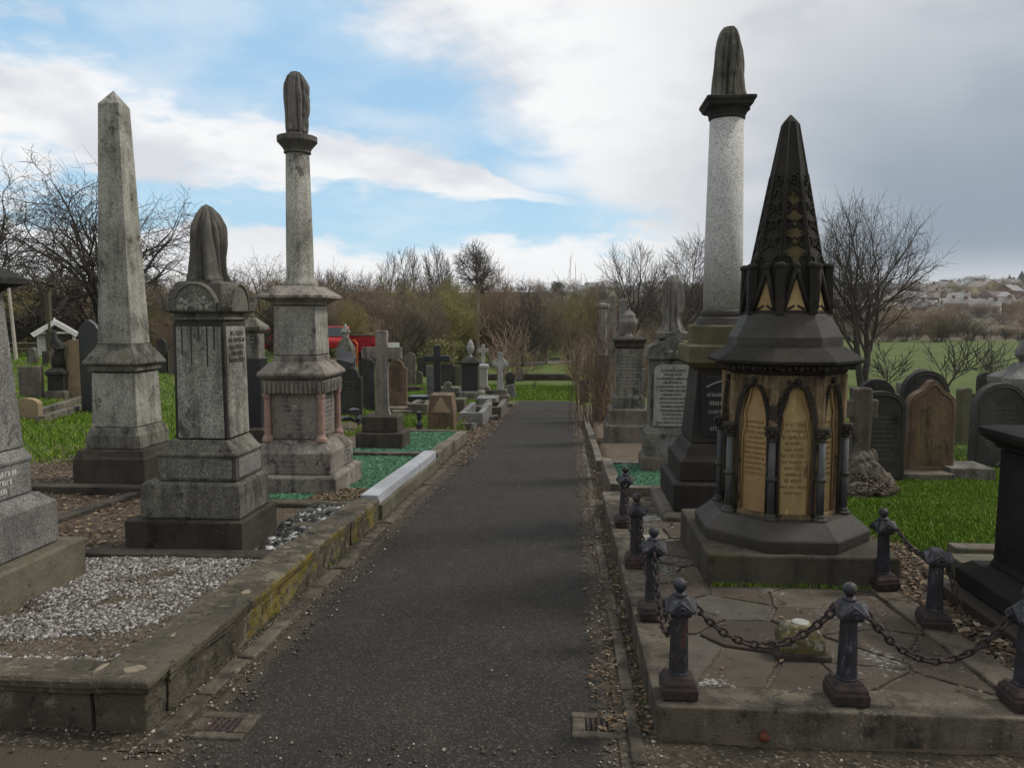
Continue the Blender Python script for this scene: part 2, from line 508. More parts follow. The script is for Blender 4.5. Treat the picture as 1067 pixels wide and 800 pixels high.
def kerb_yellow():
    """kerb whose path face carries mustard algae"""
    m, b = new_mat('mossy_kerb_stone'); p = pos()
    big = enoise(p, 2.6, 6, .65)
    col = emix(sstep(big, .3, .7), (0.060, 0.054, 0.041), (0.125, 0.109, 0.080))
    n = enoise(evec(p, (1, .7, 1.6)), 5, 6, .7)
    gn = E.nt.nodes.new('ShaderNodeNewGeometry'); s = E.nt.nodes.new('ShaderNodeSeparateXYZ'); E.nt.links.new(gn.outputs['Normal'], s.inputs[0])
    side = sstep(E(s.outputs[0]), .6, .9)
    wid = enoise(evec(p, (1, 1, 1), (4, 0, 0)), 1.1, 3, .5)
    col = emix(side * sstep(n + wid * .7, .82, .98) * .85, col, (0.20, 0.155, 0.025))
    col = emix(sstep(enoise(p, 7, 8, .75), .54, .61) * .75, col, (0.022, 0.021, 0.018))
    ch = enoise(evec(p, (1, 1, 1), (3, 3, 1)), 11, 6, .7)
    fine0 = enoise(p, 60, 4, .7)
    col = emix(sstep(ch + wid * .35 + (fine0 - .5) * .4, .70, .82) * .75, col, (0.215, 0.185, 0.135))
    fine = enoise(p, 140, 3, .7)
    finish(b, col, .85, enoise(p, 16, 6, .7) + fine * .4, 1.0, .022)
    return m


KERBY = kerb_yellow()


def asphalt():
    m, b = new_mat('asphalt'); p = pos()
    big = enoise(p, .8, 5, .6)
    col = emix(sstep(big, .3, .7), (0.025, 0.0225, 0.019), (0.040, 0.036, 0.030))
    md = enoise(evec(p, (1, .6, 1)), 6, 5, .7)
    col = emix(sstep(md, .5, .75) * .5, col, (0.068, 0.058, 0.047))
    ag = evoro(p, 120, 'F1', 'Color')
    sx = E.nt.nodes.new('ShaderNodeSeparateColor'); E.nt.links.new(ag.v, sx.inputs[0])
    rr = E(sx.outputs[0])
    col = emix(sstep(rr, .72, .95) * .38, col, (0.13, 0.115, 0.098))
    col = emix(sstep(E(sx.outputs[1]), .6, .9) * .6, col, (0.018, 0.018, 0.018))
    s_ = E.nt.nodes.new('ShaderNodeSeparateXYZ'); E.nt.links.new(p.v, s_.inputs[0]); X = E(s_.outputs[0])
    edge = emax(sstep(X, -1.32, -1.62), sstep(X, 0.0, 0.26)) + (enoise(p, 7, 6, .7) - .5) * 1.3
    col = emix(sstep(edge, .45, .95) * .7, col, (0.078, 0.064, 0.047))
    col = emix(sstep(enoise(evec(p, (1, .35, 1), (3, 3, 3)), 1.6, 4, .6), .55, .72) * .4, col, (0.018, 0.017, 0.016))
    wh = evoro(evec(p, (1, 1, 1), (4, 7, 1)), 34, 'F1', 'Distance')
    gate = enoise(p, 11, 2, .5)
    col = emix(sstep(wh, .12, .07) * sstep(gate, .60, .68) * .5, col, (0.30, 0.28, 0.25))
    h = evoro(p, 120, 'F1', 'Distance') * .6 + enoise(p, 60, 4, .7) * .6
    finish(b, col, sstep(big, .3, .7, .75, .9), h, .9, .008, .12)
    return m


def ecomb_wob(p):
    q = E.nt.nodes.new('ShaderNodeVectorMath'); q.operation = 'ADD'; E.nt.links.new(p.v, q.inputs[0])
    n = enoise(p, 40, 3, .6); E.nt.links.new(ecomb(n * .03, n * -.025, 0.0).v, q.inputs[1]); return E(q.outputs[0])


def soil(name, a, c, sp=(0.28, 0.24, 0.19), amt=.5):
    m, b = new_mat(name); p = pos()
    col = emix(sstep(enoise(p, 3, 6, .7), .3, .7), a, c)
    vc_ = evoro(ecomb_wob(p), 75, 'F1', 'Color'); sx = E.nt.nodes.new('ShaderNodeSeparateColor'); E.nt.links.new(vc_.v, sx.inputs[0])
    col = emix(sstep(E(sx.outputs[0]), .75, .95) * amt, col, sp)
    col = emix(sstep(E(sx.outputs[1]), .6, .9) * .5, col, (0.02, 0.018, 0.015))
    finish(b, col, .95, enoise(p, 28, 6, .75) + enoise(p, 90, 3, .7) * .6, 1.0, .02, .1)
    return m


def grass_ground(name, a, c, soilc, soilamt=.25, sc=1.0):
    m, b = new_mat(name); p = pos()
    col = emix(sstep(enoise(p, .35 * sc, 5, .6), .3, .7), a, c)
    col = emix(sstep(enoise(p, 6 * sc, 6, .7), .4, .75) * .5, col, tuple(q * .45 for q in a))
    fn = enoise(evec(p, (1, 1, .4)), 45 * sc, 4, .7)
    col = emix(sstep(fn, .5, .7) * .45, col, tuple(q * 1.7 for q in c))
    col = emix(sstep(enoise(evec(p, (1, 1, 1), (8, 3, 1)), 1.8 * sc, 7, .75), .45, .62) * .5, col, (0.115, 0.115, 0.04))
    col = emix(sstep(enoise(evec(p, (1, 1, 1), (5, 1, 1)), .9 * sc, 6, .65), .62 - soilamt * .3, .72 - soilamt * .2), col, soilc)
    finish(b, col, .9, enoise(p, 30 * sc, 5, .75), 1.0, .03, .2)
    return m


ASPH = asphalt()
SOIL = soil('grave_soil', (0.085, 0.066, 0.047), (0.15, 0.122, 0.09))
SOILD = soil('dark_soil', (0.045, 0.042, 0.037), (0.085, 0.078, 0.066), (0.3, 0.3, 0.28), .5)
DIRT = soil('gutter_dirt', (0.042, 0.036, 0.027), (0.095, 0.081, 0.060), (.24, .21, .165), .6)
GRASS = grass_ground('lawn_ground', (0.060, 0.088, 0.018), (0.092, 0.125, 0.028), (0.10, 0.082, 0.052), .15)
FIELD = grass_ground('field_grass', (0.045, 0.072, 0.012), (0.082, 0.115, 0.022), (0.095, 0.09, 0.04), .1, .5)


def ground_mat():
    m, b = new_mat('rough_ground'); p = pos()
    s = E.nt.nodes.new('ShaderNodeSeparateXYZ'); E.nt.links.new(p.v, s.inputs[0]); X, Y = E(s.outputs[0]), E(s.outputs[1])
    gr = emix(sstep(enoise(p, .3, 5, .6), .3, .7), (0.060, 0.09, 0.017), (0.10, 0.128, 0.027))
    gr = emix(sstep(enoise(p, 7, 6, .7), .4, .75) * .5, gr, (0.03, 0.043, 0.01))
    gr = emix(sstep(enoise(p, 50, 4, .7), .5, .7) * .35, gr, (0.15, 0.19, 0.05))
    br = emix(sstep(enoise(p, 9, 6, .7), .3, .7), (0.075, 0.058, 0.04), (0.15, 0.115, 0.08))
    patch = enoise(evec(p, (1, 1, 1), (5, 1, 1)), .55, 6, .65)
    near = sstep(Y, 40.0, 22.0)
    col = emix(sstep(patch, .56, .64) * near, gr, br)
    edge = emax(sstep(X, -5.8, -4.9) * sstep(X, -1.7, -1.9) * sstep(Y, 24, 15), sstep(X, 2.9, 2.2) * sstep(X, .3, .5) * sstep(Y, 24, 20))
    col = emix(sstep(edge + (patch - .5) * .8, .35, .6), col, br)
    far = emix(sstep(enoise(p, .02, 4, .6), .35, .65), (0.075, 0.07, 0.04), (0.115, 0.09, 0.062))
    far = emix(sstep(enoise(p, .09, 4, .6), .5, .65) * .7, far, (0.06, 0.055, 0.035))
    col = emix(sstep(Y, 105, 120), col, far)
    finish(b, col, .92, enoise(p, 24, 6, .75), 1.0, .03, .2)
    return m


GROUND = ground_mat()


def flags():
    m, b = new_mat('crazy_paving'); p = pos(); k = island()
    col = ramp(k, [(0, (0.050, 0.040, 0.032)), (.35, (0.095, 0.076, 0.058)), (.6, (0.082, 0.067, 0.053)), (.8, (0.125, 0.105, 0.08)), (1, (0.08, 0.078, 0.068))])
    col = emix(sstep(enoise(p, 5, 6, .7), .35, .75) * .6, col, (0.04, 0.034, 0.027))
    col = emix(sstep(enoise(p, 1.9, 6, .7), .56, .72) * .5, col, (0.085, 0.085, 0.04))
    li = enoise(p, 34, 5, .75)
    col = emix(sstep(li + enoise(p, 1.7, 2, .5) * .9, 1.06, 1.18) * .8, col, (0.34, 0.34, 0.31))
    col = emix(sstep(enoise(evec(p, (1, 1, 1), (4, 4, 4)), 14, 7, .75), .58, .66) * .6, col, (0.02, 0.018, 0.015))
    finish(b, col, .85, enoise(p, 22, 6, .75) + enoise(p, 90, 3, .7) * .3, .9, .014)
    return m


FLAGS = flags()


def iron():
    m, b = new_mat('painted_cast_iron'); p = pos()
    col = emix(sstep(enoise(p, 14, 5, .6), .35, .7), (0.016, 0.016, 0.018), (0.032, 0.034, 0.042))
    col = emix(sstep(enoise(evec(p, (1, 1, .35)), 42, 4, .7), .58, .66) * .6, col, (0.12, 0.13, 0.165))
    col = emix(sstep(enoise(evec(p, (1, 1, 1), (2, 2, 2)), 9, 5, .7), .56, .70) * .8, col, (0.085, 0.038, 0.026))
    finish(b, col, .55, enoise(p, 60, 4, .7), .5, .006, .4)
    return m


def rust():
    m, b = new_mat('rusty_iron'); p = pos()
    col = emix(sstep(enoise(p, 20, 5, .7), .35, .7), (0.020, 0.017, 0.016), (0.058, 0.036, 0.030))
    finish(b, col, .75, enoise(p, 70, 4, .7), .6, .006, .3)
    return m


IRON, RUST = iron(), rust()


def flat(name, c, rough=.6, var=.3, sc=8, metal=0.0):
    m, b = new_mat(name); p = pos()
    col = emix(sstep(enoise(p, sc, 5, .6), .3, .7), c, tuple(q * (1 - var) for q in c))
    finish(b, col, rough, enoise(p, sc * 6, 3, .6), .15, .005)
    b.inputs['Metallic'].default_value = metal
    return m


def island_mat(name, cols, rough=.8, tr=False):
    m, b = new_mat(name)
    col = ramp(island(), cols)
    p = pos()
    col = emix(sstep(enoise(p, 60, 3, .6), .4, .7) * .35, col, emix(.5, col, (0.02, .02, .02)))
    finish(b, col, rough, None, spec=.06)
    return m


GRAVEL = island_mat('white_marble_chippings', [(0, (0.06, 0.053, 0.046)), (.4, (0.15, 0.136, 0.118)), (.75, (0.28, 0.262, 0.24)), (1, (0.46, 0.45, 0.43))])
CHIPS = island_mat('green_glass_chippings', [(0, (0.03, 0.075, 0.045)), (.5, (0.052, 0.135, 0.078)), (.9, (0.09, 0.19, 0.115)), (1, (0.18, 0.24, 0.18))], .85)
PEBB = island_mat('path_grit', [(0, (0.05, 0.042, 0.034)), (.5, (0.13, 0.11, 0.085)), (.85, (0.26, 0.225, 0.18)), (1, (0.55, 0.51, 0.45))])
LEAF = island_mat('dead_leaves', [(0, (0.035, 0.024, 0.016)), (.4, (0.095, 0.062, 0.037)), (.75, (0.17, 0.12, 0.075)), (1, (0.30, 0.24, 0.17))])
BLADE = island_mat('grass_blades', [(0, (0.062, 0.125, 0.010)), (.55, (0.115, 0.205, 0.016)), (.85, (0.18, 0.27, 0.03)), (1, (0.30, 0.27, 0.12))], .6)
ROCKS = island_mat('rough_chip_stones', [(0, (0.03, 0.024, 0.019)), (.5, (0.075, 0.06, 0.046)), (1, (0.15, 0.125, 0.098))])


def twig(name, a, c, d=None):
    m, b = new_mat(name); r = objrand()
    p = pos()
    col = emix(r, a, c)
    col = emix(sstep(enoise(p, .6, 4, .6), .4, .7) * .6, col, d or tuple(q * 1.5 for q in a))
    finish(b, col, .85, None, spec=.2)
    return m


BARK = twig('bare_bark', (0.050, 0.042, 0.035), (0.075, 0.064, 0.052))
BARKP = twig('pale_bark', (0.15, 0.125, 0.095), (0.20, 0.17, 0.13))
TWIGR = twig('reddish_twigs', (0.17, 0.118, 0.092), (0.25, 0.178, 0.136), (0.27, 0.21, 0.14))
TWIGB = twig('brown_twigs', (0.17, 0.122, 0.08), (0.29, 0.21, 0.135), (0.30, 0.25, 0.115))
TWIGO = twig('olive_twigs', (0.13, 0.122, 0.05), (0.24, 0.215, 0.085), (0.30, 0.27, 0.095))
TWIGD = twig('dark_thicket_twigs', (0.055, 0.05, 0.036), (0.085, 0.07, 0.05), (0.09, 0.10, 0.045))
TWIGW = twig('whip_stems', (0.075, 0.052, 0.038), (0.11, 0.075, 0.055))
EVER = twig('evergreen_leaves', (0.022, 0.034, 0.016), (0.04, 0.055, 0.024))
PALEV = twig('pale_leaf_buds', (0.13, 0.135, 0.09), (0.17, 0.16, 0.12))
WHITEP = flat('white_paint', (0.72, 0.71, 0.68), .5, .15)
REDP = flat('red_paint', (0.36, 0.022, 0.026), .3, .2)
GLASS = flat('dark_glass', (0.05, 0.06, 0.07), .1, .2)
TYRE = flat('tyre_rubber', (0.02, 0.02, 0.02), .8)
ORANGE = flat('orange_paint', (0.55, 0.13, 0.03), .5)
WOODP = flat('weathered_timber', (0.30, 0.28, 0.25), .8, .4)
LETTERW = flat('white_lettering', (0.55, 0.54, 0.51), .7, .2)
LETTERD = flat('dark_lettering', (0.045, 0.042, 0.038), .8, .3)
LETTERG = flat('greyed_lettering', (0.30, 0.28, 0.25), .8, .3)
LETTERF = flat('faint_lettering', (0.10, 0.096, 0.085), .9, .3)
LETTERT = flat('tan_lettering', (0.27, 0.175, 0.075), .8, .3)
SLATE = flat('slate_roof', (0.27, 0.262, 0.255), .7, .35, .8)
SLATEB = flat('brown_tile_roof', (0.30, 0.255, 0.215), .7, .35, .8)
BRICKR = flat('red_brick', (0.21, 0.125, 0.095), .85, .25, 3)
CREAM = flat('cream_render', (0.62, 0.52, 0.31), .85, .15, 3)
WHITER = flat('white_render', (0.62, 0.6, 0.55), .85, .15, 3)
GREYR = flat('grey_render', (0.40, 0.36, 0.31), .85, .2, 3)
APPLE = flat('apple_skin', (0.15, 0.048, 0.026), .6, .5, 40)


# ------------------------------------------------------------------ carved lettering: worn strokes in rows
def letters(x0, x1, z0, z1, rows, y, seed=1, fill=.85, Mx=None, hfac=.62, thick=.2, depth=.003):
    r = random.Random(seed); mb = MB()
    pitch = (z1 - z0) / rows; h = pitch * hfac; cxm = (x0 + x1) / 2
    for k in range(rows):
        zc = z1 - (k + .5) * pitch
        wid = (x1 - x0) * min(1, fill * r.uniform(.62, 1.12))
        x = cxm - wid / 2; t = h * thick
        hh = h * r.choice((1, 1, .8, .8, 1.15))
        while x < cxm + wid / 2 - hh * .5:
            nl = r.randint(2, 8)
            for _ in range(nl):
                if x > cxm + wid / 2 - hh * .4: break
                lw = hh * r.uniform(.35, .6)
                bars = [(0, t, -hh / 2, hh / 2)]
                c = r.random()
                if c < .35: bars.append((0, lw, hh / 2 - t, hh / 2))
                if .2 < c < .7: bars.append((lw - t, lw, -hh / 2, hh / 2))
                if c > .45: bars.append((0, lw, -t / 2, t / 2))
                if c > .75: bars.append((0, lw, -hh / 2, -hh / 2 + t))
                for bi, (a, b, c0, c1) in enumerate(bars):
                    yd = y - depth - bi * .0004
                    vs = [(x + a, yd, zc + c0), (x + b, yd, zc + c0), (x + b, yd, zc + c1), (x + a, yd, zc + c1)]
                    if Mx is not None: vs = [Mx @ Vector(q) for q in vs]
                    mb.add(vs, [(0, 1, 2, 3)])
                x += lw + hh * .18
            x += hh * .4
    return mb


# ------------------------------------------------------------------ drapery over an urn
def draped(prof, seed, folds=7, amp=.16, seg=180, sub=7, sy=1.0, sway=.6):
    r = random.Random(seed); mb = MB()
    rings = []
    ph = [r.uniform(0, 6.28) for _ in range(6)]
    pr = []
    for (a, z0), (b, z1) in zip(prof, prof[1:]):
        for k in range(sub):
            t = k / sub; pr.append((a + (b - a) * t, z0 + (z1 - z0) * t))
    pr.append(prof[-1])
    # smooth
    for _ in range(2):
        pr = [pr[0]] + [((pr[i - 1][0] + 2 * pr[i][0] + pr[i + 1][0]) / 4, pr[i][1]) for i in range(1, len(pr) - 1)] + [pr[-1]]
    zt, zbm = pr[-1][1], pr[0][1]
    for rad, z in pr:
        s = (z - zbm) / (zt - zbm)
        ring = []
        for i in range(seg):
            th = 2 * math.pi * i / seg
            cx_, sx_ = math.cos(th), math.sin(th)
            q = th + .55 * mnoise.noise((cx_ * 1.3 + seed, sx_ * 1.3, s * .5)) + .12 * sway * math.sin(s * 4 + ph[3]) + .10 * mnoise.noise((cx_ * 2, sx_ * 2, s * 3 + seed))
            dep = max(.12, .62 + .75 * mnoise.noise((cx_ * 1.7, sx_ * 1.7 + seed, s * 1.2)))
            f = abs(math.sin(q * folds * .75 + ph[1])) ** .42 * 1.25 * dep + abs(math.sin(q * folds * .36 + ph[2] + s * .9)) ** .45 * 1.0
            tri = max(0, math.cos(th + ph[4])) ** 1.5
            sw = tri * abs(math.sin(s * 11 - 2.6 * abs(math.sin(th + ph[4])) + ph[5])) ** .6 * (1 if .3 < s < .9 else 0)
            k = 1 + amp * 1.55 * (f - 1.38) * (1.25 - .4 * s) + amp * .75 * (sw - .4 * tri)
            k *= 1 + .10 * mnoise.noise((cx_ * .9, sx_ * .9, s * 2.2 + seed)) + (.10 * math.sin(q * 5) if s < .06 else 0)
            ring.append((rad, k, th, z))
        rings.append(ring)
    ks = sorted(q_[1] for rg in rings for q_ in rg); kn = ks[int(len(ks) * .93)]
    rings = [[(r_ * k_ / kn * math.cos(t_), r_ * k_ / kn * math.sin(t_) * sy, z_) for r_, k_, t_, z_ in rg] for rg in rings]
    mb.loft(rings)
    return mb


# ================================================================== SETTING
def sheet(name, xs, ys, zf, mat, kind='structure'):
    nx, ny = len(xs), len(ys)
    vs = [(x, y, zf(x, y)) for y in ys for x in xs]
    fs = [(j * nx + i, j * nx + i + 1, (j + 1) * nx + i + 1, (j + 1) * nx + i) for j in range(ny - 1) for i in range(nx - 1)]
    return np_mesh(name, vs, fs, mat, 4, kind)


gx = sorted(set([round(float(q), 3) for q in np.concatenate([np.linspace(-1250, -60, 14), np.linspace(-60, -12, 25), np.linspace(-12, -2.3, 30), np.linspace(-2.3, -1.7, 13), [-1, 0], np.linspace(.3, .8, 11), np.linspace(1, 2.6, 17), np.linspace(3, 12, 19), np.linspace(14, 60, 24), np.linspace(60, 1250, 14)])]))
gy = sorted(set([round(float(q), 3) for q in np.concatenate([np.linspace(-40, 2, 8), np.linspace(2.6, 3.2, 13), np.linspace(3.5, 30, 60), np.linspace(31, 130, 60), np.linspace(135, 700, 60), [1000, 1450]])]))


def gsheet(x, y):
    z = gz(x, y) - .02
    if y > 2.9 and (x < -2.2 or x > .7): z += .02 * mnoise.noise((x * 1.3, y * 1.3, 0)) * (1 if y < 60 else 4)
    return z


sheet('ground', gx, gy, gsheet, GROUND)

# path and the cross path the viewer stands on
PW0, PW1 = -1.60, 0.25
mb = MB()
def qd(x0, x1, y0, y1, h=0.0): mb.add([(x0, y0, zb(y0) + h), (x1, y0, zb(y0) + h), (x1, y1, zb(y1) + h), (x0, y1, zb(y1) + h)], [(0, 1, 2, 3)])
qd(-14, PW0, -6, 2.8); qd(PW0, PW1, -6, 24.6); qd(PW1, 14, -6, 2.8)
tag(mb.build('path', ASPH), kind='structure')

# stone edging and dirt in the gutter
def edging(name, x0, x1, ya, yb, h, mat, along='y', jit=.012, lo=.35, hi=.8, seed=3):
    r = random.Random(seed); mb = MB(); y = ya
    while y < yb:
        L = r.uniform(lo, hi); e = min(y + L - .012, yb)
        d = r.uniform(-jit, jit); hh = h + r.uniform(-.01, .008)
        if along == 'y':
            vs = [(x0 + d, y, zb(y) - .05), (x1 + d, y, zb(y) - .05), (x1 + d, e, zb(e) - .05), (x0 + d, e, zb(e) - .05)]
        else:
            vs = [(y, x0 + d, zb(x0) - .05), (e, x0 + d, zb(x0) - .05), (e, x1 + d, zb(x1) - .05), (y, x1 + d, zb(x1) - .05)]
        vs2 = [(a, b, c + .05 + hh) for a, b, c in vs]
        mb.loft([vs, vs2]); y += L
    return tag(mb.build(name, mat, bevel=.012, rough=.006, cuts=3), kind='structure')


edging('path_edging', -1.70, -1.61, 2.85, 23.5, .018, KERB, seed=4)
edging('path_edging', .255, .315, 2.85, 23.5, .02, KERB, seed=5)
sheet('gutter', [-1.78, -1.70, -1.64, -1.58], list(np.linspace(2.8, 23.5, 60)), lambda x, y: zb(y) + .006 + .004 * mnoise.noise((x * 9, y * 6, 1)), DIRT)
sheet('gutter', [.22, .27, .32, .40], list(np.linspace(2.8, 23.5, 60)), lambda x, y: zb(y) + .007 + .004 * mnoise.noise((x * 9, y * 6, 5)), DIRT)
sheet('gutter', list(np.linspace(.30, 6, 90)), list(np.linspace(2.62, 3.04, 12)), lambda x, y: zb(y) + (.010 * smooth(2.66, 2.85, y) - .004) + .012 * mnoise.noise((x * 5, y * 6, 1)), DIRT)
sheet('gutter', list(np.linspace(-6, -1.55, 80)), list(np.linspace(2.68, 2.96, 10)), lambda x, y: zb(y) + (.012 * smooth(2.70, 2.88, y) - .006) * (1 - smooth(-1.75, -1.58, x)) + .009 * mnoise.noise((x * 5, y * 6, 1)) - .003, DIRT)

# lawns seen beyond and the far road
def strip(name, pts, w, mat, h=.03):
    vs = []; fs = []
    for i, (x, y) in enumerate(pts):
        a = Vector(pts[max(i - 1, 0)]); b = Vector(pts[min(i + 1, len(pts) - 1)]); t = (b - a).normalized(); nrm = Vector((-t.y, t.x))
        for sgn in (-1, 1):
            q = Vector((x, y)) + nrm * sgn * w / 2; vs.append((q.x, q.y, gz(q.x, q.y) + h))
    for i in range(len(pts) - 1): fs.append((2 * i, 2 * i + 1, 2 * i + 3, 2 * i + 2))
    return np_mesh(name, vs, fs, mat, 4, 'structure')


ROADM = flat('pale_tarmac', (0.24, 0.235, 0.23), .8, .2, 2)
strip('road', [tuple(P(px, py).xy) for px, py in ((500, 379), (540, 379), (575, 377.5), (600, 375), (625, 371), (660, 367))], 2.6, ROADM)
YG = flat('dry_grass_verge', (0.20, 0.21, 0.055), .9, .3, 3)
strip('grass_verge', [tuple(P(px, py).xy) for px, py in ((440, 373), (490, 372.5), (530, 372), (570, 370))], 2.2, YG)
sheet('field', list(np.linspace(6, 120, 40)), list(np.linspace(40, 104, 50)), lambda x, y: gz(x, y) - .05 + .10 * smooth(40, 50, y) * smooth(6, 12, x), FIELD)


# ================================================================== GRAVES: helper builders
def kerb_poly(mb, x0, x1, y0, y1, h0, h1, lip=0.0):
    """a straight kerb stone following the slope; outer lip chamfer"""
    rings = []
    for hh, s in ((h0, 0), (h1 - .075, 0), (h1 - .065, lip * .55), (h1 - .045, lip * .6), (h1 - .038, lip), (h1 - .012, lip), (h1, lip - .012 if lip else 0)):
        rings.append([(x0 - s, y0 - s, zb(y0) + hh), (x1 + s, y0 - s, zb(y0) + hh), (x1 + s, y1 + s, zb(y1) + hh), (x0 - s, y1 + s, zb(y1) + hh)])
    mb.loft(rings)


def kerb_thing(label, stones, mat, h1=.22, lip=.0, group=None, cat='grave kerb', rough=.006, bevel=.012, name='grave_kerb'):
    x0, y0 = stones[0][0], stones[0][2]
    e = empty(name, (x0, y0, zb(y0)), label, cat, group)
    for st in stones:
        a, b, c, d = st[:4]; h = st[4] if len(st) > 4 else h1; m = st[5] if len(st) > 5 else mat
        mb = MB(); kerb_poly(mb, a, b, c, d, -.06, h, lip)
        mb.v = [(q[0] - x0, q[1] - y0, q[2] - zb(y0)) for q in mb.v]
        mb.build('kerb_stone', m, e, bevel=bevel, rough=rough, cuts=4)
    return e


def scatter(name, n, sampler, size, mat, label=None, cat=None, flatz=.6, kind='stuff', seed=1):
    """n small angular stones, each its own island"""
    r = np.random.default_rng(seed)
    base = np.array([(-1, -1, -1), (1, -1, -1), (1, 1, -1), (-1, 1, -1), (-.7, -.7, 1), (.7, -.7, 1), (.7, .7, 1), (-.7, .7, 1)], float)
    fq = np.array([(0, 3, 2, 1), (4, 5, 6, 7), (0, 1, 5, 4), (1, 2, 6, 5), (2, 3, 7, 6), (3, 0, 4, 7)])
    V = []; Fs = []
    k = 0
    pts = sampler(r, n)
    for (x, y, z) in pts:
        s = size * r.choice((.5, .7, .8, 1.0, 1.5)) * r.uniform(.7, 1.2)
        a = r.uniform(0, 6.28); c_, s_ = math.cos(a), math.sin(a)
        b = base * (1 + r.uniform(-.35, .35, base.shape)) * s * .5 * np.array([1, r.uniform(.6, 1), flatz])
        tl = r.uniform(-.6, .6); ct, st = math.cos(tl), math.sin(tl)
        b = b @ np.array([[1, 0, 0], [0, ct, -st], [0, st, ct]]) @ np.array([[c_, -s_, 0], [s_, c_, 0], [0, 0, 1]])
        V.append(b + (x, y, z + s * flatz * .3)); Fs.append(fq + k); k += 8
    o = np_mesh(name, np.concatenate(V), np.concatenate(Fs), mat, 4)
    return tag(o, label, cat, kind=kind)


def rect_sampler(x0, x1, y0, y1, h, dens=None):
    def f(r, n):
        out = []
        while len(out) < n:
            x, y = r.uniform(x0, x1), r.uniform(y0, y1)
            if dens is None or r.random() < dens(x, y): out.append((x, y, zb(y) + h if not callable(h) else h(x, y)))
        return out
    return f


def leaves(name, n, sampler, mat, label, cat='leaf litter', size=.05, seed=2):
    r = np.random.default_rng(seed); V = []; Fs = []; k = 0
    for (x, y, z) in sampler(r, n):
        s = size * r.uniform(.5, 1.3); a = r.uniform(0, 6.28); c_, s_ = math.cos(a), math.sin(a)
        q = np.array([(-.5, 0, 0), (0, -.3, .12), (.5, 0, .02), (0, .3, .1)]) * s
        q[:, 2] += r.uniform(-.2, .35) * q[:, 0] + r.uniform(-.3, .3) * q[:, 1]
        q = q @ np.array([[c_, -s_, 0], [s_, c_, 0], [0, 0, 1]])
        V.append(q + (x, y, z + .006)); Fs.append(np.array([(0, 1, 2, 3)]) + k); k += 4
    return tag(np_mesh(name, np.concatenate(V), np.concatenate(Fs), mat, 4), label, cat, kind='stuff')


def blades(name, n, sampler, hgt, label, mat=None, seed=5, cat='grass', wid=.006):
    r = np.random.default_rng(seed)
    p = np.array(sampler(r, n)); n = len(p)
    a = r.uniform(0, 6.28, n); pt = np.array([mnoise.noise((q_[0] * 1.1, q_[1] * .9, 7)) + .6 * mnoise.noise((q_[0] * 3.3, q_[1] * 2.7, 2)) for q_ in p]); h = hgt * r.uniform(.4, 1.3, n) * np.clip(.85 + .9 * pt, .3, 1.6); ln = r.uniform(.1, 1.0, n) * h; la = r.uniform(0, 6.28, n)
    w = wid * r.uniform(.6, 1.4, n)
    dxy = np.stack([np.cos(a) * w, np.sin(a) * w, np.zeros(n)], 1)
    tip = p + np.stack([np.cos(la) * ln, np.sin(la) * ln, h], 1)
    midp = p + np.stack([np.cos(la) * ln * .35, np.sin(la) * ln * .35, h * .6], 1)
    V = np.stack([p - dxy, p + dxy, midp + dxy * .7, midp - dxy * .7, tip], 1).reshape(-1, 3)
    i = np.arange(n)[:, None] * 5
    Fs = np.concatenate([i + np.array([[0, 1, 2]]), i + np.array([[0, 2, 3]]), i + np.array([[3, 2, 4]])], 0)
    return tag(np_mesh(name, V, Fs, mat or BLADE, 3), label, cat, kind='stuff')


# ------------------------------------------------------------------ LEFT front plot with white chippings
kerb_thing('long low sandstone kerb round the white gravel grave, mustard algae on its path side', [
    (-1.98, -1.745, 3.14, 4.02, .235, KERBY), (-1.985, -1.75, 4.035, 5.15, .235, KERBY),
    (-1.97, -1.74, 2.955, 3.125, .24, KERBY), (-6.2, -1.985, 2.955, 3.12, .235, KERBY),
    (-3.3, -1.995, 4.93, 5.055, .215, SANDD)], KERBY, .235, .028, rough=.016)
kb = [o for o in bpy.data.objects if o.get('label', '').startswith('long low sandstone kerb round')][0]
PALEB = stone('fresh_broken_stone', (.20, .165, .115), (.28, .235, .17), .2, soot=.6, sootc=(.10, .085, .06), seed=61)
def chip_patch(x, y, h, rx, ry, seed):
    r = random.Random(seed); m = MB(); n = 11
    o_ = [(x + rx * math.cos(6.283 * i / n) * r.uniform(.6, 1.1), y + ry * math.sin(6.283 * i / n) * r.uniform(.6, 1.1)) for i in range(n)]
    m.loft([[(a, b, zb(b) + h - .02) for a, b in o_], [(x + (a - x) * .9, y + (b - y) * .9, zb(b) + h + .006) for a, b in o_]])
    m.v = [tuple(Vector(q_) - kb.location) for q_ in m.v]; m.build('broken_patch', PALEB, kb, .004, rough=.004, cuts=1)
chip_patch(-1.83, 3.03, .24, .055, .05, 1); chip_patch(-1.88, 3.42, .235, .03, .06, 2); chip_patch(-1.85, 4.95, .235, .06, .09, 3); chip_patch(-1.93, 5.08, .235, .05, .03, 4); chip_patch(-1.99, 3.04, .233, .018, .07, 5); chip_patch(-1.80, 4.1, .235, .03, .05, 6)
def gh(x, y): return zb(y) + .155 + .022 * mnoise.noise((x * 1.6, y * 1.6, 2)) + .03 * smooth(3.4, 4.9, y)
sheet('grave_soil', list(np.linspace(-6.3, -1.95, 70)), list(np.linspace(3.1, 4.96, 36)), gh, SOIL)
BARE = [(P(165, 655, .16), .36, .22), (P(40, 645, .16), .42, .12), (P(225, 612, .16), .14, .10), (P(260, 625, .16), .14, .3), (P(120, 605, .16), .08, .07)]
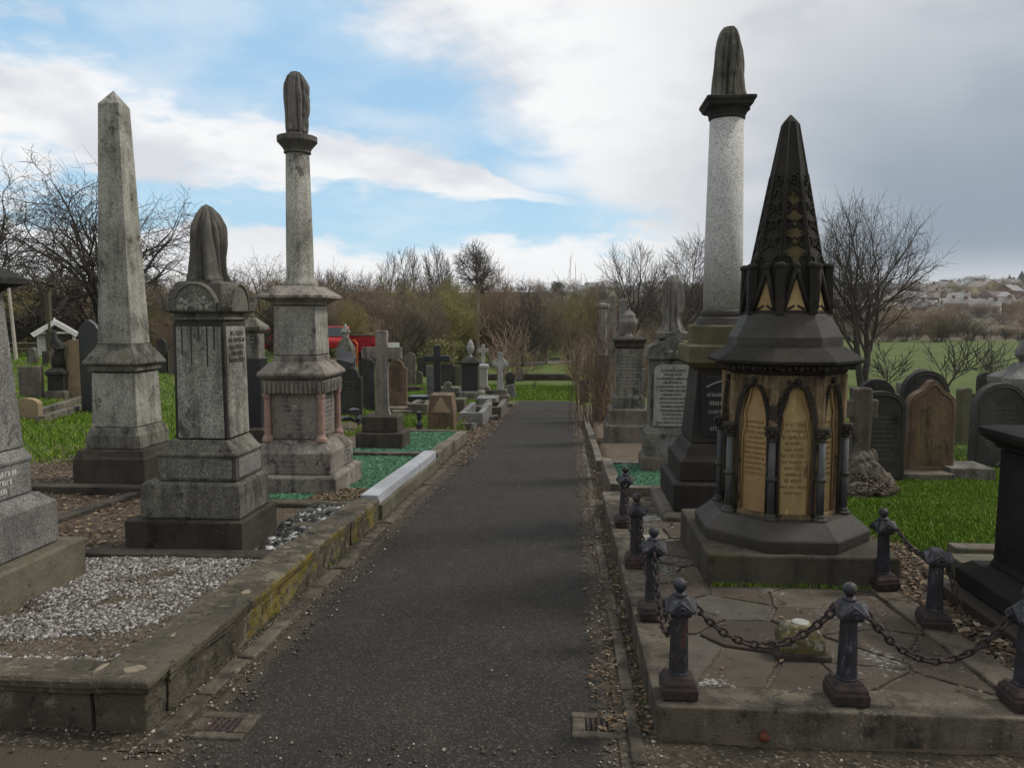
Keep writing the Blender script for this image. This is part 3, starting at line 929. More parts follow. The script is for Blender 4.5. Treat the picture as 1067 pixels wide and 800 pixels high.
def gdens(x, y):
    q = mnoise.noise((x * 2.2 + 3, y * 2.6, 4)) + .5 * mnoise.noise((x * 6, y * 6, 1))
    d = min(math.hypot((x - b_.x) / a_, (y - b_.y) / c_) for b_, a_, c_ in BARE) + q * .8
    return .02 + .98 * smooth(.75, 1.1, d) * (.12 + .88 * smooth(-.45, -.05, q)) * (1 - .6 * smooth(-2.35, -2.05, x))
scatter('marble_chippings', 40000, rect_sampler(-4.0, -2.0, 3.14, 4.92, lambda x, y: gh(x, y), gdens), .0135, GRAVEL, 'white marble chippings spread over the front left grave', 'gravel')

# ------------------------------------------------------------------ second left plot: dark soil around the column monument
kerb_thing('sandstone kerb beside the path below the column monument, plain and moss stained', [
    (-1.985, -1.755, 5.17, 6.02, .225), (-1.975, -1.75, 6.035, 6.95, .22), (-2.9, -1.99, 6.80, 6.94, .2), (-2.20, -1.995, 5.95, 6.08, .19)], KERBY, .225, .01)
sheet('grave_soil', list(np.linspace(-2.4, -1.95, 10)), list(np.linspace(5.1, 6.9, 20)), lambda x, y: zb(y) + .15 + .03 * mnoise.noise((x * 3, y * 3, 2)), SOILD)
scatter('dark_chippings', 1600, rect_sampler(-2.32, -2.0, 5.2, 6.78, .155), .04, island_mat('mixed_dark_chippings', [(0, (0.02, 0.02, 0.02)), (.5, (0.06, 0.06, 0.055)), (.8, (.14, .15, .13)), (1, (0.5, 0.5, 0.48))]), 'dark broken chippings in the small grave beside the path', 'gravel', seed=4)

# soil and leaf litter behind the urn monument and around the obelisk
sheet('grave_soil', list(np.linspace(-7.2, -2.0, 40)), list(np.linspace(5.0, 10.2, 30)), lambda x, y: zb(y) + .148 + .015 * mnoise.noise((x * 2, y * 2, 2)), soil('leafy_soil', (0.075, 0.055, 0.04), (0.13, 0.10, 0.07)))
leaves('leaf_litter', 5200, rect_sampler(-6.6, -3.1, 5.1, 9.8, .155), LEAF, 'brown dead leaves on the soil round the obelisk')
kerb_thing('long flat kerb slab in front of the obelisk, dark brown stone', [(-6.4, -3.4, 7.28, 7.48, .22)], SANDD, .22)
kerb_thing('thin sunken kerb running back beside the urn monument', [(-4.35, -4.22, 5.3, 7.25, .19)], SANDD, .19)

# ------------------------------------------------------------------ URN MONUMENT (front left)
def place(c):
    return lambda h, z: (h, z)


UX, UY = -2.575, 5.40
UZ = zb(UY) + .12
t = empty('urn_monument', (UX, UY, UZ), 'tall grey granite pedestal with rounded pediments and a dark draped urn on top', 'monument')
def zf_(px, py, d): return T(px, py, UY - d).z - UZ
def tier(lv, joint=True, ox=0.0):     # (half width, half depth, z)
    m = MB(); lv = list(lv)
    if joint and lv[0][2] > -.05:
        a, b, z = lv[0]; lv = [(a - .014, b - .014, z), (a - .014, b - .014, z + .011), (a, b, z + .012)] + lv[1:]
    m.loft([[(ox - a, -b, z), (ox + a, -b, z), (ox + a, b, z), (ox - a, b, z)] for a, b, z in lv]); return m
z1 = zf_(253, 544, .31)
tier([(.425, .32, -.12), (.425, .32, z1 - .01), (.415, .31, z1)], ox=-.095).build('base_step', SANDD, t, .012, rough=.007, cuts=4)
z2 = zf_(248, 507, .27)
tier([(.36, .265, z1 - .003), (.36, .265, z2 - .05), (.355, .26, z2), (.33, .24, z2 + .02)], ox=-.065).build('plinth', GRAN2, t, .012, rough=.003, cuts=4)
z3 = z2 + .017; z4 = zf_(241, 477, .235)
zs0 = zf_(234, 459, .19)
pl = tier([(.288, .228, z3), (.285, .226, z4), (.295, .236, z4 + .004), (.295, .236, z4 + .02), (.262, .222, z4 + .04), (.215, .205, zs0 - .01), (.20, .2, zs0 + .004)], ox=-.025).build('moulded_base', GRAN2, t, .005)
mb = MB(); mb.box(-.28, .23, -.2345, -.22, z3 + .03, z4 - .02); mb.box(.255, .2685, -.195, .195, z3 + .03, z4 - .02); mb.build('panel', GRANC, pl, .003)
zs1 = zf_(230, 335, .185)
mb = MB(); mb.square([(.190, zs0), (.183, zs1)]); sh = mb.build('shaft', FRAME, t, .014)
hz = zs1 - zs0
def slope_panel(w0, w1, za, zb_, ya, yb_, th=.007):
    m = MB(); m.loft([[(-w0, -ya - th, za), (w0, -ya - th, za), (w0, -ya + .01, za), (-w0, -ya + .01, za)], [(-w1, -yb_ - th, zb_), (w1, -yb_ - th, zb_), (w1, -yb_ + .01, zb_), (-w1, -yb_ + .01, zb_)]]); return m
for kk_ in range(4):
    m = slope_panel(.168, .160, zs0 + .015, zs1 - .035, .190 - .007 * .015 / hz, .183 + .007 * .035 / hz)
    Mq = Matrix.Rotation(kk_ * R(90), 4, 'Z'); m.v = [tuple(Mq @ Vector(q_)) for q_ in m.v]; m.build('shaft_panel', GRAN, sh, .005)
letters(-.145, .145, zs1 - .30, zs1 - .06, 5, -.1925, 3, .95, Matrix.Rotation(R(90), 4, 'Z'), .62, .22, .0035).build('inscription', LETTERD, sh)
letters(-.14, .14, zs1 - .60, zs1 - .33, 6, -.1955, 8, .85, Matrix.Rotation(R(90), 4, 'Z'), .5, .18, .003).build('inscription', LETTERG, sh)
mb = MB()
for k in range(5):
    x = -.12 + k * .06 + rng.uniform(-.012, .012); L = rng.uniform(.12, .32); w_ = rng.uniform(.003, .006)
    mb.box(x - w_, x + w_, -.1935, -.180, zs1 - L, zs1 - .036)
mb.build('worn_rib', FRAME, sh)
zc1 = zf_(228, 325, .21)
mb = MB(); mb.square([(.186, zs1 - .003), (.196, zs1 + .012), (.196, zs1 + .026), (.178, zs1 + .034), (.178, zc1 - .012), (.218, zc1 + .0), (.222, zc1 + .006)]); mb.build('neck', GRAN2, t, .004)
zz = zc1 + .004
def arch(w, h, n=14, z=0):
    return [(-w, z)] + [(-w * math.cos(math.pi * k / n), z + .02 + h * math.sin(math.pi * k / n)) for k in range(n + 1)] + [(w, z)]
ah = zf_(205, 294, .225) - zz - .02
mb = MB()
mb.prism(arch(.160, ah, z=zz), -.228, .228)
mb2 = MB(); mb2.prism(arch(.160, ah - .003, z=zz), -.226, .226); mb2.v = [(y, -x, z) for x, y, z in mb2.v]
mb.add(mb2.v, mb2.f); mb.square([(.222, zz - .002), (.222, zz + .015), (.19, zz + .05), (.14, zz + .11)], joint=False)
for kk_ in range(4):
    Mq = Matrix.Rotation(kk_ * R(90), 4, 'Z'); mb.tube([Mq @ Vector((a_, -.230, c_)) for a_, c_ in arch(.152, ah - .008, z=zz)], .009, 5)
pdm = mb.build('pediment', GRAN2, t, .005)
for sx in (-1, 1):
    for sy in (-1, 1):
        M4 = Matrix.Translation((sx * .188, sy * .188, zz)) @ Matrix.Rotation(math.atan2(sy, sx), 4, 'Z')
        prof = [(-.03, 0), (.045, .0), (.062, .03), (.07, .07), (.075, .125), (.055, .11), (.035, .07), (-.03, .05)]
        vs = [M4 @ Vector((a, w, c)) for w in (-.045, .045) for a, c in prof]
        n = len(prof); mb = MB(); mb.add(vs, [tuple(range(n)), tuple(reversed(range(n, 2 * n)))] + [(i, (i + 1) % n, (i + 1) % n + n, i + n) for i in range(n)]); mb.build('acroterion', GRAN2, t, .008)
mb = MB()
# carved shield and foliage in the front pediment, all touching
mb.add([(-.05, -.236, zz + .03), (.045, -.236, zz + .03), (.055, -.236, zz + .09), (.02, -.236, zz + .12), (-.03, -.236, zz + .115), (-.055, -.236, zz + .08)], [(0, 1, 2, 3, 4, 5)])
for k in range(30):
    a = rng.uniform(-.125, .125); c = rng.uniform(.0, .10) * (1 - (a / .15) ** 2)
    mb.ball((a, -.229, zz + .02 + c), rng.uniform(.012, .022), 6, 4, 1, .45, 1)
mb.build('relief_carving', GRAN, pdm, smooth_=True)
mb = MB(); mb.square([(.175, zz + .06), (.170, zz + ah + .02), (.15, zz + ah + .032)], joint=False); mb.build('cap_block', URN, t, .010)
zu = zz + ah + .03; ztop = zat(UX, UY, 213) - UZ; H = ztop - zu
draped([(.165, zu), (.165, zu + .02), (.148, zu + .12 * H), (.138, zu + .3 * H), (.142, zu + .5 * H), (.140, zu + .62 * H), (.134, zu + .72 * H), (.098, zu + .86 * H), (.045, zu + .965 * H), (.004, ztop)], 5, 8, .26).build('draped_urn', URN, t, smooth_=True)

# ------------------------------------------------------------------ OBELISK
OX, OY = -4.87, 8.15
OZ = zb(OY) + .15
t = empty('obelisk', (OX, OY, OZ), 'tall grey granite obelisk on stepped square pedestal', 'monument')
def oz(py, h): return T(127, py, OY - h).z - OZ
za, zb2 = oz(477, .40), oz(470, .40)
mb = MB(); mb.square([(.40, -.1), (.40, za - .02), (.385, za), (.36, zb2 + .0)]); mb.build('base_step', SANDD, t, .01, rough=.004, cuts=3)
zc, zd = oz(452, .30), oz(446, .28)
mb = MB(); mb.square([(.305, zb2 - .005), (.305, zc - .025), (.29, zc), (.265, zd)]); mb.build('plinth', GRAN2, t, .008)
ze = oz(389, .245)
mb = MB(); mb.square([(.255, zd - .003), (.240, ze)]); mb.build('pedestal', GRAN, t, .012)
zf1, zg = oz(380, .3), oz(362, .2)
mb = MB(); mb.square([(.240, ze - .003), (.255, ze + .015), (.268, ze + .025), (.268, zf1 - .012), (.305, zf1), (.305, zf1 + .02), (.26, (zf1 + zg) / 2 + .01), (.205, zg), (.2, zg + .03)]); mb.build('cap', GRAN2, t, .005)
zt = oz(107, .12); zap = zat(OX, OY, 95) - OZ
mb = MB(); mb.square([(.188, zg + .025), (.112, zt), (.003, zap)]); mb.build('shaft', GRAN, t, .005)

# ------------------------------------------------------------------ LEFT COLUMN MONUMENT
LX, LY = -2.765, 7.86
LZ = zb(LY) + .12
t = empty('column_monument', (LX, LY, LZ), 'grey granite column with dark round draped urn, pink corner colonnettes on its pedestal', 'monument')
def q(px, py): h, z = lev(LX, LY, px, py); return h, z - LZ
h0, z0 = q(350, 497)
mb = MB(); mb.square([(h0, -.12), (h0, z0 - .02), (h0 - .03, z0)]); mb.build('base_step', PINKST, t, .012, rough=.006, cuts=4)
h1, z1 = q(343, 471); h1b, z1b = q(339, 460)
mb = MB(); mb.square([(h1 + .015, z0 - .004), (h1 + .015, z1 - .02), (h1, z1), (h1b - .03, z1b)]); pl = mb.build('plinth', PINKST, t, .008)
letters(-h1 * .85, h1 * .85, z0 + .03, z1 - .05, 3, -(h1 + .015), 21, .6, None, .4, .2).build('inscription', LETTERG, pl)
letters(-h1 * .85, h1 * .85, z0 + .02, z1 - .04, 4, -(h1 + .015), 22, .95, Matrix.Rotation(R(90), 4, 'Z'), .5, .25).build('inscription', LETTERG, pl)
z2 = q(329, 410)[1]; hd = q(337, 430)[0] - .058
mb = MB(); mb.square([(hd, z1b - .003), (hd, z2 + .02)]); die = mb.build('die', PINKST, t, .012)
letters(-hd * .85, hd * .85, z1b + .06, z2 - .03, 8, -hd, 23, .8, None, .45, .2).build('inscription', LETTERG, die)
letters(-hd * .85, hd * .85, z1b + .03, z2 - .02, 9, -hd, 24, .95, Matrix.Rotation(R(90), 4, 'Z'), .55, .25).build('inscription', LETTERG, die)
hc = q(337, 430)[0] - .035
for sx in (-1, 1):
    for sy in (-1, 1):
        mb = MB(); cx_, cy_ = sx * hc, sy * hc
        mb.ngon([(.058, z1b - .01), (.058, z1b + .02), (.042, z1b + .045), (.036, z1b + .06), (.032, z2 - .05), (.04, z2 - .03), (.045, z2 + .004)], 14, 0, cx_, cy_)
        mb.build('colonnette', PINKG if not (sx < 0 and sy < 0) else PINKG, t, 0, smooth_=False)
z3, z4 = q(337, 406)[1], q(337, 397)[1]
mb = MB(); mb.square([(hc + .03, z2), (hc + .04, z4)]); fr = mb.build('frieze', PINKST, t, .004)
mb = MB(); n = 13
for k in range(n):
    x = -hc + k * 2 * hc / (n - 1)
    mb.box(x - .012, x + .012, -(hc + .052), -(hc + .03), z2 + .012, z4 - .012)
    mb.box(hc + .03, hc + .052, x - .012, x + .012, z2 + .012, z4 - .012)
mb.build('dentils', PINKST, fr, .003)
h5, z5 = q(339, 391)
mb = MB(); zq = q(331, 374)[1]
mb.square([(hc + .02, z4 - .004), (h5 - .04, z4 + .01), (h5, z5 - .012), (h5, z5 + .014), (h5 - .10, zq - .035), (h5 - .13, zq - .03), (h5 - .13, zq + .02), (h5 - .16, zq + .03)]); mb.build('cornice', PINKST, t, .005)
h6, z6 = q(330, 372); z7 = q(330, 319)[1]
mb = MB(); mb.square([(h6 - .01, zq + .026), (h6 - .02, z7)]); mb.build('upper_die', GRAN, t, .01)
h8, z8 = q(336, 308); z9 = zat(LX, LY, 299) - LZ
mb = MB(); mb.square([(h6 - .03, z7 - .004), (h6 + .0, z7 + .02), (h6 + .0, z7 + .035), (h6 + .05, z8 - .04), (h8, z8 - .02), (h8, z8 + .006), (h6 - .02, z9), (.2, z9 + .005)]); mb.build('upper_cornice', PINKST, t, .004)
w1 = cylw(LX, LY, 36, 297)[0]; w2 = cylw(LX, LY, 28, 288)[0]; w3, zc3 = cylw(LX, LY, 24, 160); zc3 -= LZ
mb = MB(); mb.ngon([(w1, z9), (w1, z9 + .03), (w2 + .02, z9 + .06), (w2, z9 + .10), (w2 * .98, z9 + .4), (w3, zc3 - .01)], 36); mb.build('column_shaft', GRAN, t, 0, smooth_=True)
wc = cylw(LX, LY, 41, 146)[0]; zc4 = zat(LX, LY, 142) - LZ
mb = MB(); mb.ngon([(w3 * .98, zc3 - .015), (w3 + .02, zc3 + .0), (w3 + .015, zc3 + .02), (w3 + .03, zc3 + .05), (wc - .01, zc3 + .1), (wc, zc3 + .11), (wc, zc4 - .012), (wc - .04, zc4)], 36); mb.build('capital', URN, t)
ztop = zat(LX, LY, 75) - LZ; H = ztop - zc4; wu = cylw(LX, LY, 27, 110)[0]
draped([(wu * .9 * 1.0, zc4 - .005), (wu * .9 * .95, zc4 + .04 * H), (wu * .9 * 1.1, zc4 + .07 * H), (wu * .9 * 1.14, zc4 + .2 * H), (wu * .9 * 1.12, zc4 + .4 * H), (wu * .9 * 1.16, zc4 + .6 * H), (wu * .9 * 1.12, zc4 + .78 * H), (wu * .9 * .8, zc4 + .92 * H), (wu * .9 * .42, zc4 + .99 * H), (.01, ztop)], 9, 7, .26).build('draped_urn', URN2, t, smooth_=True)

# ------------------------------------------------------------------ FAR LEFT MONUMENT, cut by the frame
FX, FY = -3.56, 4.02
FZ = zb(FY) + .12
t = empty('granite_monument', (FX, FY, FZ), 'blue grey granite monument at left edge on three steps with white lettering', 'monument')
def q(px, py):   # near right corner in view
    h, z = lev(FX, FY, px, py, 1, 1); return h, z - FZ
h0, z0 = .53, T(88, 560, FY + .5).z - FZ
mb = MB(); mb.square([(h0, -.12), (h0, z0)]); mb.build('base_step', OLIVE, t, .015, rough=.005, cuts=4)
z1 = T(62, 517, FY + .42).z - FZ
mb = MB(); mb.square([(.425, z0 - .003), (.425, z1 - .02), (.40, z1), (.36, z1 + .045)]); mb.build('step', GRANC, t, .008)
z2 = T(37, 478, FY + .32).z - FZ
mb = MB(); mb.square([(.335, z1 + .04), (.335, z2 - .015), (.345, z2), (.345, z2 + .012), (.315, z2 + .07)]); s2 = mb.build('plinth', GRANC, t, .006)
letters(-.25, .25, z1 + .075, z2 - .03, 3, -.335, 33, .9, Matrix.Rotation(R(90), 4, 'Z'), .62, .22).build('inscription', LETTERW, s2)
z3 = T(5, 305, FY + .2).z - FZ
mb = MB(); mb.square([(.315, z2 + .065), (.27, z3)]); mb.build('shaft', GRANC, t, .012)
mb = MB(); mb.square([(.27, z3 - .003), (.29, z3 + .03), (.36, z3 + .05), (.36, z3 + .09), (.2, z3 + .2), (.05, z3 + .26)]); mb.build('cap', BLACKS, t, .01)


# ================================================================== RIGHT PLOT: wall, paving, octagonal monument
kerb_thing('long sandstone kerb wall round the paved plot with iron posts', [
    (.375, .565, 3.065, 4.3, .15), (.375, .565, 4.315, 5.9, .15), (.375, .565, 5.915, 7.9, .15),
    (.385, 1.9, 3.05, 3.27, .152), (1.915, 3.4, 3.05, 3.27, .152),
    (1.87, 2.03, 3.285, 4.5, .155), (1.87, 2.03, 4.515, 5.0, .15)], KERB, .15, 0.0, bevel=.014, rough=.006)
sheet('mortar_bed', list(np.linspace(.54, 1.9, 20)), list(np.linspace(3.25, 7.7, 50)), lambda x, y: zb(y) + .126 + .006 * mnoise.noise((x * 6, y * 6, 3)), soil('mortar_bed', (.05, .045, .038), (.16, .14, .11), (.3, .27, .22), .6))
def clip_poly(poly, mx, my, nx, ny):
    out = []
    for k in range(len(poly)):
        a, b = poly[k], poly[(k + 1) % len(poly)]
        da = (a[0] - mx) * nx + (a[1] - my) * ny; db = (b[0] - mx) * nx + (b[1] - my) * ny
        if da <= 0: out.append(a)
        if (da < 0 < db) or (db < 0 < da):
            f = da / (da - db); out.append((a[0] + (b[0] - a[0]) * f, a[1] + (b[1] - a[1]) * f))
    return out
r = random.Random(19); seeds = []
while len(seeds) < 52:
    c = (r.uniform(.57, 1.87), 3.25 + 4.4 * r.random())
    if all(math.hypot((c[0] - q_[0]), (c[1] - q_[1])) > .21 for q_ in seeds): seeds.append(c)
mb = MB()
for k, c in enumerate(seeds):
    poly = [(.567, 3.274), (1.868, 3.274), (1.868, 7.68), (.567, 7.68)]
    for o_ in seeds:
        if o_ is c: continue
        nx, ny = o_[0] - c[0], o_[1] - c[1]; L = math.hypot(nx, ny); nx /= L; ny /= L
        g_ = r.choice((.003, .004, .008, .011)); poly = clip_poly(poly, (c[0] + o_[0]) / 2 - nx * g_, (c[1] + o_[1]) / 2 - ny * g_, nx, ny)
        if len(poly) < 3: break
    if len(poly) < 3: continue
    tx, ty, h0 = r.uniform(-.02, .02), r.uniform(-.018, .018), .136 + r.uniform(-.004, .005)
    sub = []
    for a, b in zip(poly, poly[1:] + poly[:1]):
        n_ = max(1, int(math.hypot(b[0] - a[0], b[1] - a[1]) / .045))
        for m_ in range(n_):
            f = m_ / n_; x_, y_ = a[0] + (b[0] - a[0]) * f, a[1] + (b[1] - a[1]) * f
            w_ = mnoise.noise((x_ * 14, y_ * 14, 2)) * .009; dd = math.hypot(x_ - c[0], y_ - c[1]); sub.append((x_ + (x_ - c[0]) / dd * (w_ - .004), y_ + (y_ - c[1]) / dd * (w_ - .004)))
    hz_ = lambda x, y, d: zb(y) + h0 + d + tx * (x - c[0]) + ty * (y - c[1])
    mb.loft([[(x, y, hz_(x, y, -.03)) for x, y in sub], [(x, y, hz_(x, y, -.004)) for x, y in sub], [(c[0] + (x - c[0]) * .975, c[1] + (y - c[1]) * .975, hz_(x, y, 0)) for x, y in sub]])
tag(mb.build('crazy_paving', FLAGS), kind='structure')
sheet('gravel_strip', list(np.linspace(2.0, 2.6, 12)), list(np.linspace(3.2, 6.2, 20)), lambda x, y: zb(y) + .12 + .015 * mnoise.noise((x * 2.5, y * 2.5, 3)), SOIL)
scatter('stone_chippings', 4200, rect_sampler(2.02, 2.5, 3.3, 6.0, .125), .028, ROCKS, 'brown stone chippings between the kerb and the right edge pedestal', 'gravel', seed=8)
leaves('leaf_litter', 900, rect_sampler(2.0, 2.6, 3.3, 6.2, .14), LEAF, 'brown leaves among chippings behind the right hand posts', seed=12)

# ---- octagonal gothic monument
GX, GY = 1.475, 5.36
GZ = zb(GY) + .10
t = empty('gothic_monument', (GX, GY, GZ), 'octagonal gothic tomb with gold arched panels, colonnettes and sooty black spire', 'monument')
C8 = math.cos(math.pi / 8)
def og(py, a):   # height of a front edge at apothem a
    return T(825, py, GY - a).z - GZ
ROT = math.pi / 8
def octl(lv): return [(a / C8, z) for a, z in lv]
SLABM = stone('mossy_slab', (0.06, 0.053, 0.04), (0.115, 0.10, 0.075), .3, soot=.6, sootc=(.03, .026, .021), algae=.6, algc=(.075, .078, .035), seed=66, bump=.9)
zs = og(579, .58)
mb = MB(); mb.square([(.585, -.12), (.585, zs)]); mb.build('base_slab', SLABM, t, .014, rough=.005, cuts=5)
z0, z1 = og(563, .535), og(545, .44)
mb = MB(); mb.ngon(octl([(.535, zs - .004), (.54, z0 - .012), (.53, z0), (.445, z1 - .01), (.43, z1)]), 8, ROT); mb.build('stepped_base', LEAD, t, .008, rough=.003, cuts=3)
zd0, zd1 = z1 - .004, og(391, .36)
AP = .352
# core and the eight arched faces
FW = 2 * AP * math.tan(math.pi / 8)
mb = MB(); mb.ngon(octl([(AP - .045, zd0), (AP - .045, zd1)]), 8, ROT); core = mb.build('drum', SANDD, t)
Hd = zd1 - zd0
aw = FW * .37; spring = zd0 + Hd * .60; apex = zd0 + Hd * .93; bot = zd0 + .03
def arch_x(z):
    if z <= spring: return aw
    s = (z - spring) / (apex - spring); return aw * math.sqrt(max(0, 1 - s ** 1.7))
zsamp = [bot, zd0 + Hd * .3, spring] + [spring + (apex - spring) * k / 12 for k in range(1, 13)]
for k in range(8):
    a = -math.pi / 2 + k * math.pi / 4
    Mk = Matrix.Rotation(a + math.pi / 2, 4, 'Z')
    fm = MB()
    def addq(pts): fm.add([Mk @ Vector(p_) for p_ in pts], [tuple(range(len(pts)))])
    for sgn in (-1, 1):
        for za_, zb_ in zip(zsamp, zsamp[1:]):
            addq([(sgn * arch_x(za_), -AP, za_), (sgn * FW / 2, -AP, za_), (sgn * FW / 2, -AP, zb_), (sgn * arch_x(zb_), -AP, zb_)])
            addq([(sgn * arch_x(za_), -AP, za_), (sgn * arch_x(zb_), -AP, zb_), (sgn * (arch_x(zb_) - .008 if zb_ < apex else 0), -AP + .042, zb_), (sgn * (arch_x(za_) - .008), -AP + .042, za_)])
    addq([(-FW / 2, -AP, apex), (FW / 2, -AP, apex), (FW / 2, -AP, zd1), (-FW / 2, -AP, zd1)])
    addq([(-FW / 2, -AP, zd0), (FW / 2, -AP, zd0), (FW / 2, -AP, bot), (-FW / 2, -AP, bot)])
    addq([(-aw, -AP, bot), (aw, -AP, bot), (aw, -AP + .042, bot), (-aw, -AP + .042, bot)])
    fm.build('arched_face', STREAK, t)
    pm = MB(); pts = [(-aw, bot), (aw, bot)] + [(arch_x(z), z) for z in zsamp[1:]] + [(-arch_x(z), z) for z in reversed(zsamp[1:-1])]
    pm.add([Mk @ Vector((x, -AP + .036, z)) for x, z in pts], [tuple(range(len(pts)))])
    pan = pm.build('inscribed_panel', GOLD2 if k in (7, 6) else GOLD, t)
    if k in (0, 1, 7):
        letters(-aw * .85, aw * .85, zd0 + Hd * (.16 if k == 0 else .28), zd0 + Hd * .68, 12 if k == 0 else 11, 0, 40 + k, .9, Mk @ Matrix.Translation((0, -AP + .035, 0)), .5, .22, .002).build('inscription', LETTERT, pan)
    # hood mould with crockets and a cusped inner moulding
    hm = MB()
    zz2 = [zd0 + Hd * .02, zd0 + Hd * .3] + [spring + (apex + .0 - spring) * j / 14 for j in range(15)]
    L_ = [Mk @ Vector((-(arch_x(z) + .006) if z < apex else 0, -AP - .006, z + .006)) for z in zz2]
    R_ = [Mk @ Vector(((arch_x(z) + .006) if z < apex else 0, -AP - .006, z + .006)) for z in zz2]
    hm.tube(L_ + R_[::-1][1:], .011, 6)
    for j in range(2, 16):
        for sgn in (-1, 1):
            z = zz2[min(j, 16)]; hm.ball(Mk @ Vector((sgn * (arch_x(z) + .016), -AP - .014, z + .012)), .0125, 6, 4)
    hm.ball(Mk @ Vector((0, -AP - .014, apex + .028)), .022, 7, 5)
    hm.build('hood_mould', SANDD, t, smooth_=True)
    cm = MB()
    for sgn in (-1, 1):
        pc = []
        for j in range(11):
            s = j / 10; z = spring - .04 + (apex - spring + .01) * s
            pc.append(Mk @ Vector((sgn * max(.004, arch_x(max(spring, min(apex, z))) * .86 - .018 * abs(math.sin(s * math.pi * 2))), -AP + .024, z)))
        pc = [Mk @ Vector((sgn * aw * .86, -AP + .024, bot))] + pc
        cm.tube(pc, .0075, 5)
    cm.build('cusped_moulding', GOLD2, t, smooth_=True)
# corner colonnettes
def colonnette(px_, py_, par):
    mb = MB(); zc_ = zd0 + Hd * .57
    mb.ngon([(.024, zd0 + .04), (.022, zc_)], 12, 0, px_, py_); sh_ = mb.build('colonnette', SHAFT, par, smooth_=True)
    mb = MB(); mb.ngon([(.05, zd0 - .004), (.05, zd0 + .018), (.038, zd0 + .026), (.034, zd0 + .04), (.024, zd0 + .05)], 8, ROT, px_, py_); mb.build('colonnette_base', LEAD, sh_)
    mb = MB(); zm = zd0 + Hd * .29
    mb.ngon([(.024, zm - .016), (.033, zm - .008), (.033, zm + .008), (.024, zm + .016)], 12, 0, px_, py_); mb.build('annulet', LEAD, sh_, smooth_=True)
    mb = MB(); mb.ngon([(.026, zc_ - .02), (.032, zc_ - .012), (.026, zc_), (.034, zc_ + .03), (.045, zc_ + .05), (.05, zc_ + .055), (.05, zc_ + .072), (.035, zc_ + .078)], 8, ROT, px_, py_)
    for i in range(10):
        a = i * .628; mb.ball((px_ + .038 * math.cos(a), py_ + .038 * math.sin(a), zc_ + .018 + .02 * (i % 2)), .0135, 6, 4)
    mb.build('capital', SANDD, sh_, smooth_=False)
for k in range(8):
    a = ROT + k * math.pi / 4; rr = AP / C8 + .028
    colonnette(rr * math.cos(a), rr * math.sin(a), t)
    mb = MB(); rr2 = AP / C8 - .006
    mb.ngon([(.034, zd0 + Hd * .57 + .075), (.034, zd1 - .002)], 8, ROT, rr2 * math.cos(a), rr2 * math.sin(a)); mb.build('corner_pier', STREAK, t)
# cornice
zk0, zk1, zk2 = zd1, og(377, .46), og(362, .39)
mb = MB(); mb.ngon(octl([(AP + .01, zk0 - .003), (AP + .025, zk0 + .01), (AP + .03, zk0 + .03), (.44, zk1 - .025), (.47, zk1 - .02), (.475, zk1), (.465, zk1 + .008), (.355, zk2)]), 8, ROT); cor = mb.build('cornice', SPIRE, t, .004)
mb = MB()
for k in range(8):
    Mk = Matrix.Rotation(k * math.pi / 4, 4, 'Z')
    for j in range(9):
        x = (-.5 + (j + .5) / 9) * 2 * (AP + .06) * math.tan(math.pi / 8)
        mb.ball(Mk @ Vector((x, -(AP + .062), zk0 + .045 + rng.uniform(-.006, .006))), rng.uniform(.014, .022), 6, 4)
mb.build('carved_foliage', SANDD, cor, smooth_=True)
zr0, zr1 = og(352, .34), og(328, .27)
mb = MB(); mb.ngon(octl([(.345, zk2 - .005), (.345, zr0), (.27, zr1), (.255, zr1 + .01)]), 8, ROT); mb.build('roof_skirt', LEAD, t, .008, rough=.003, cuts=2)
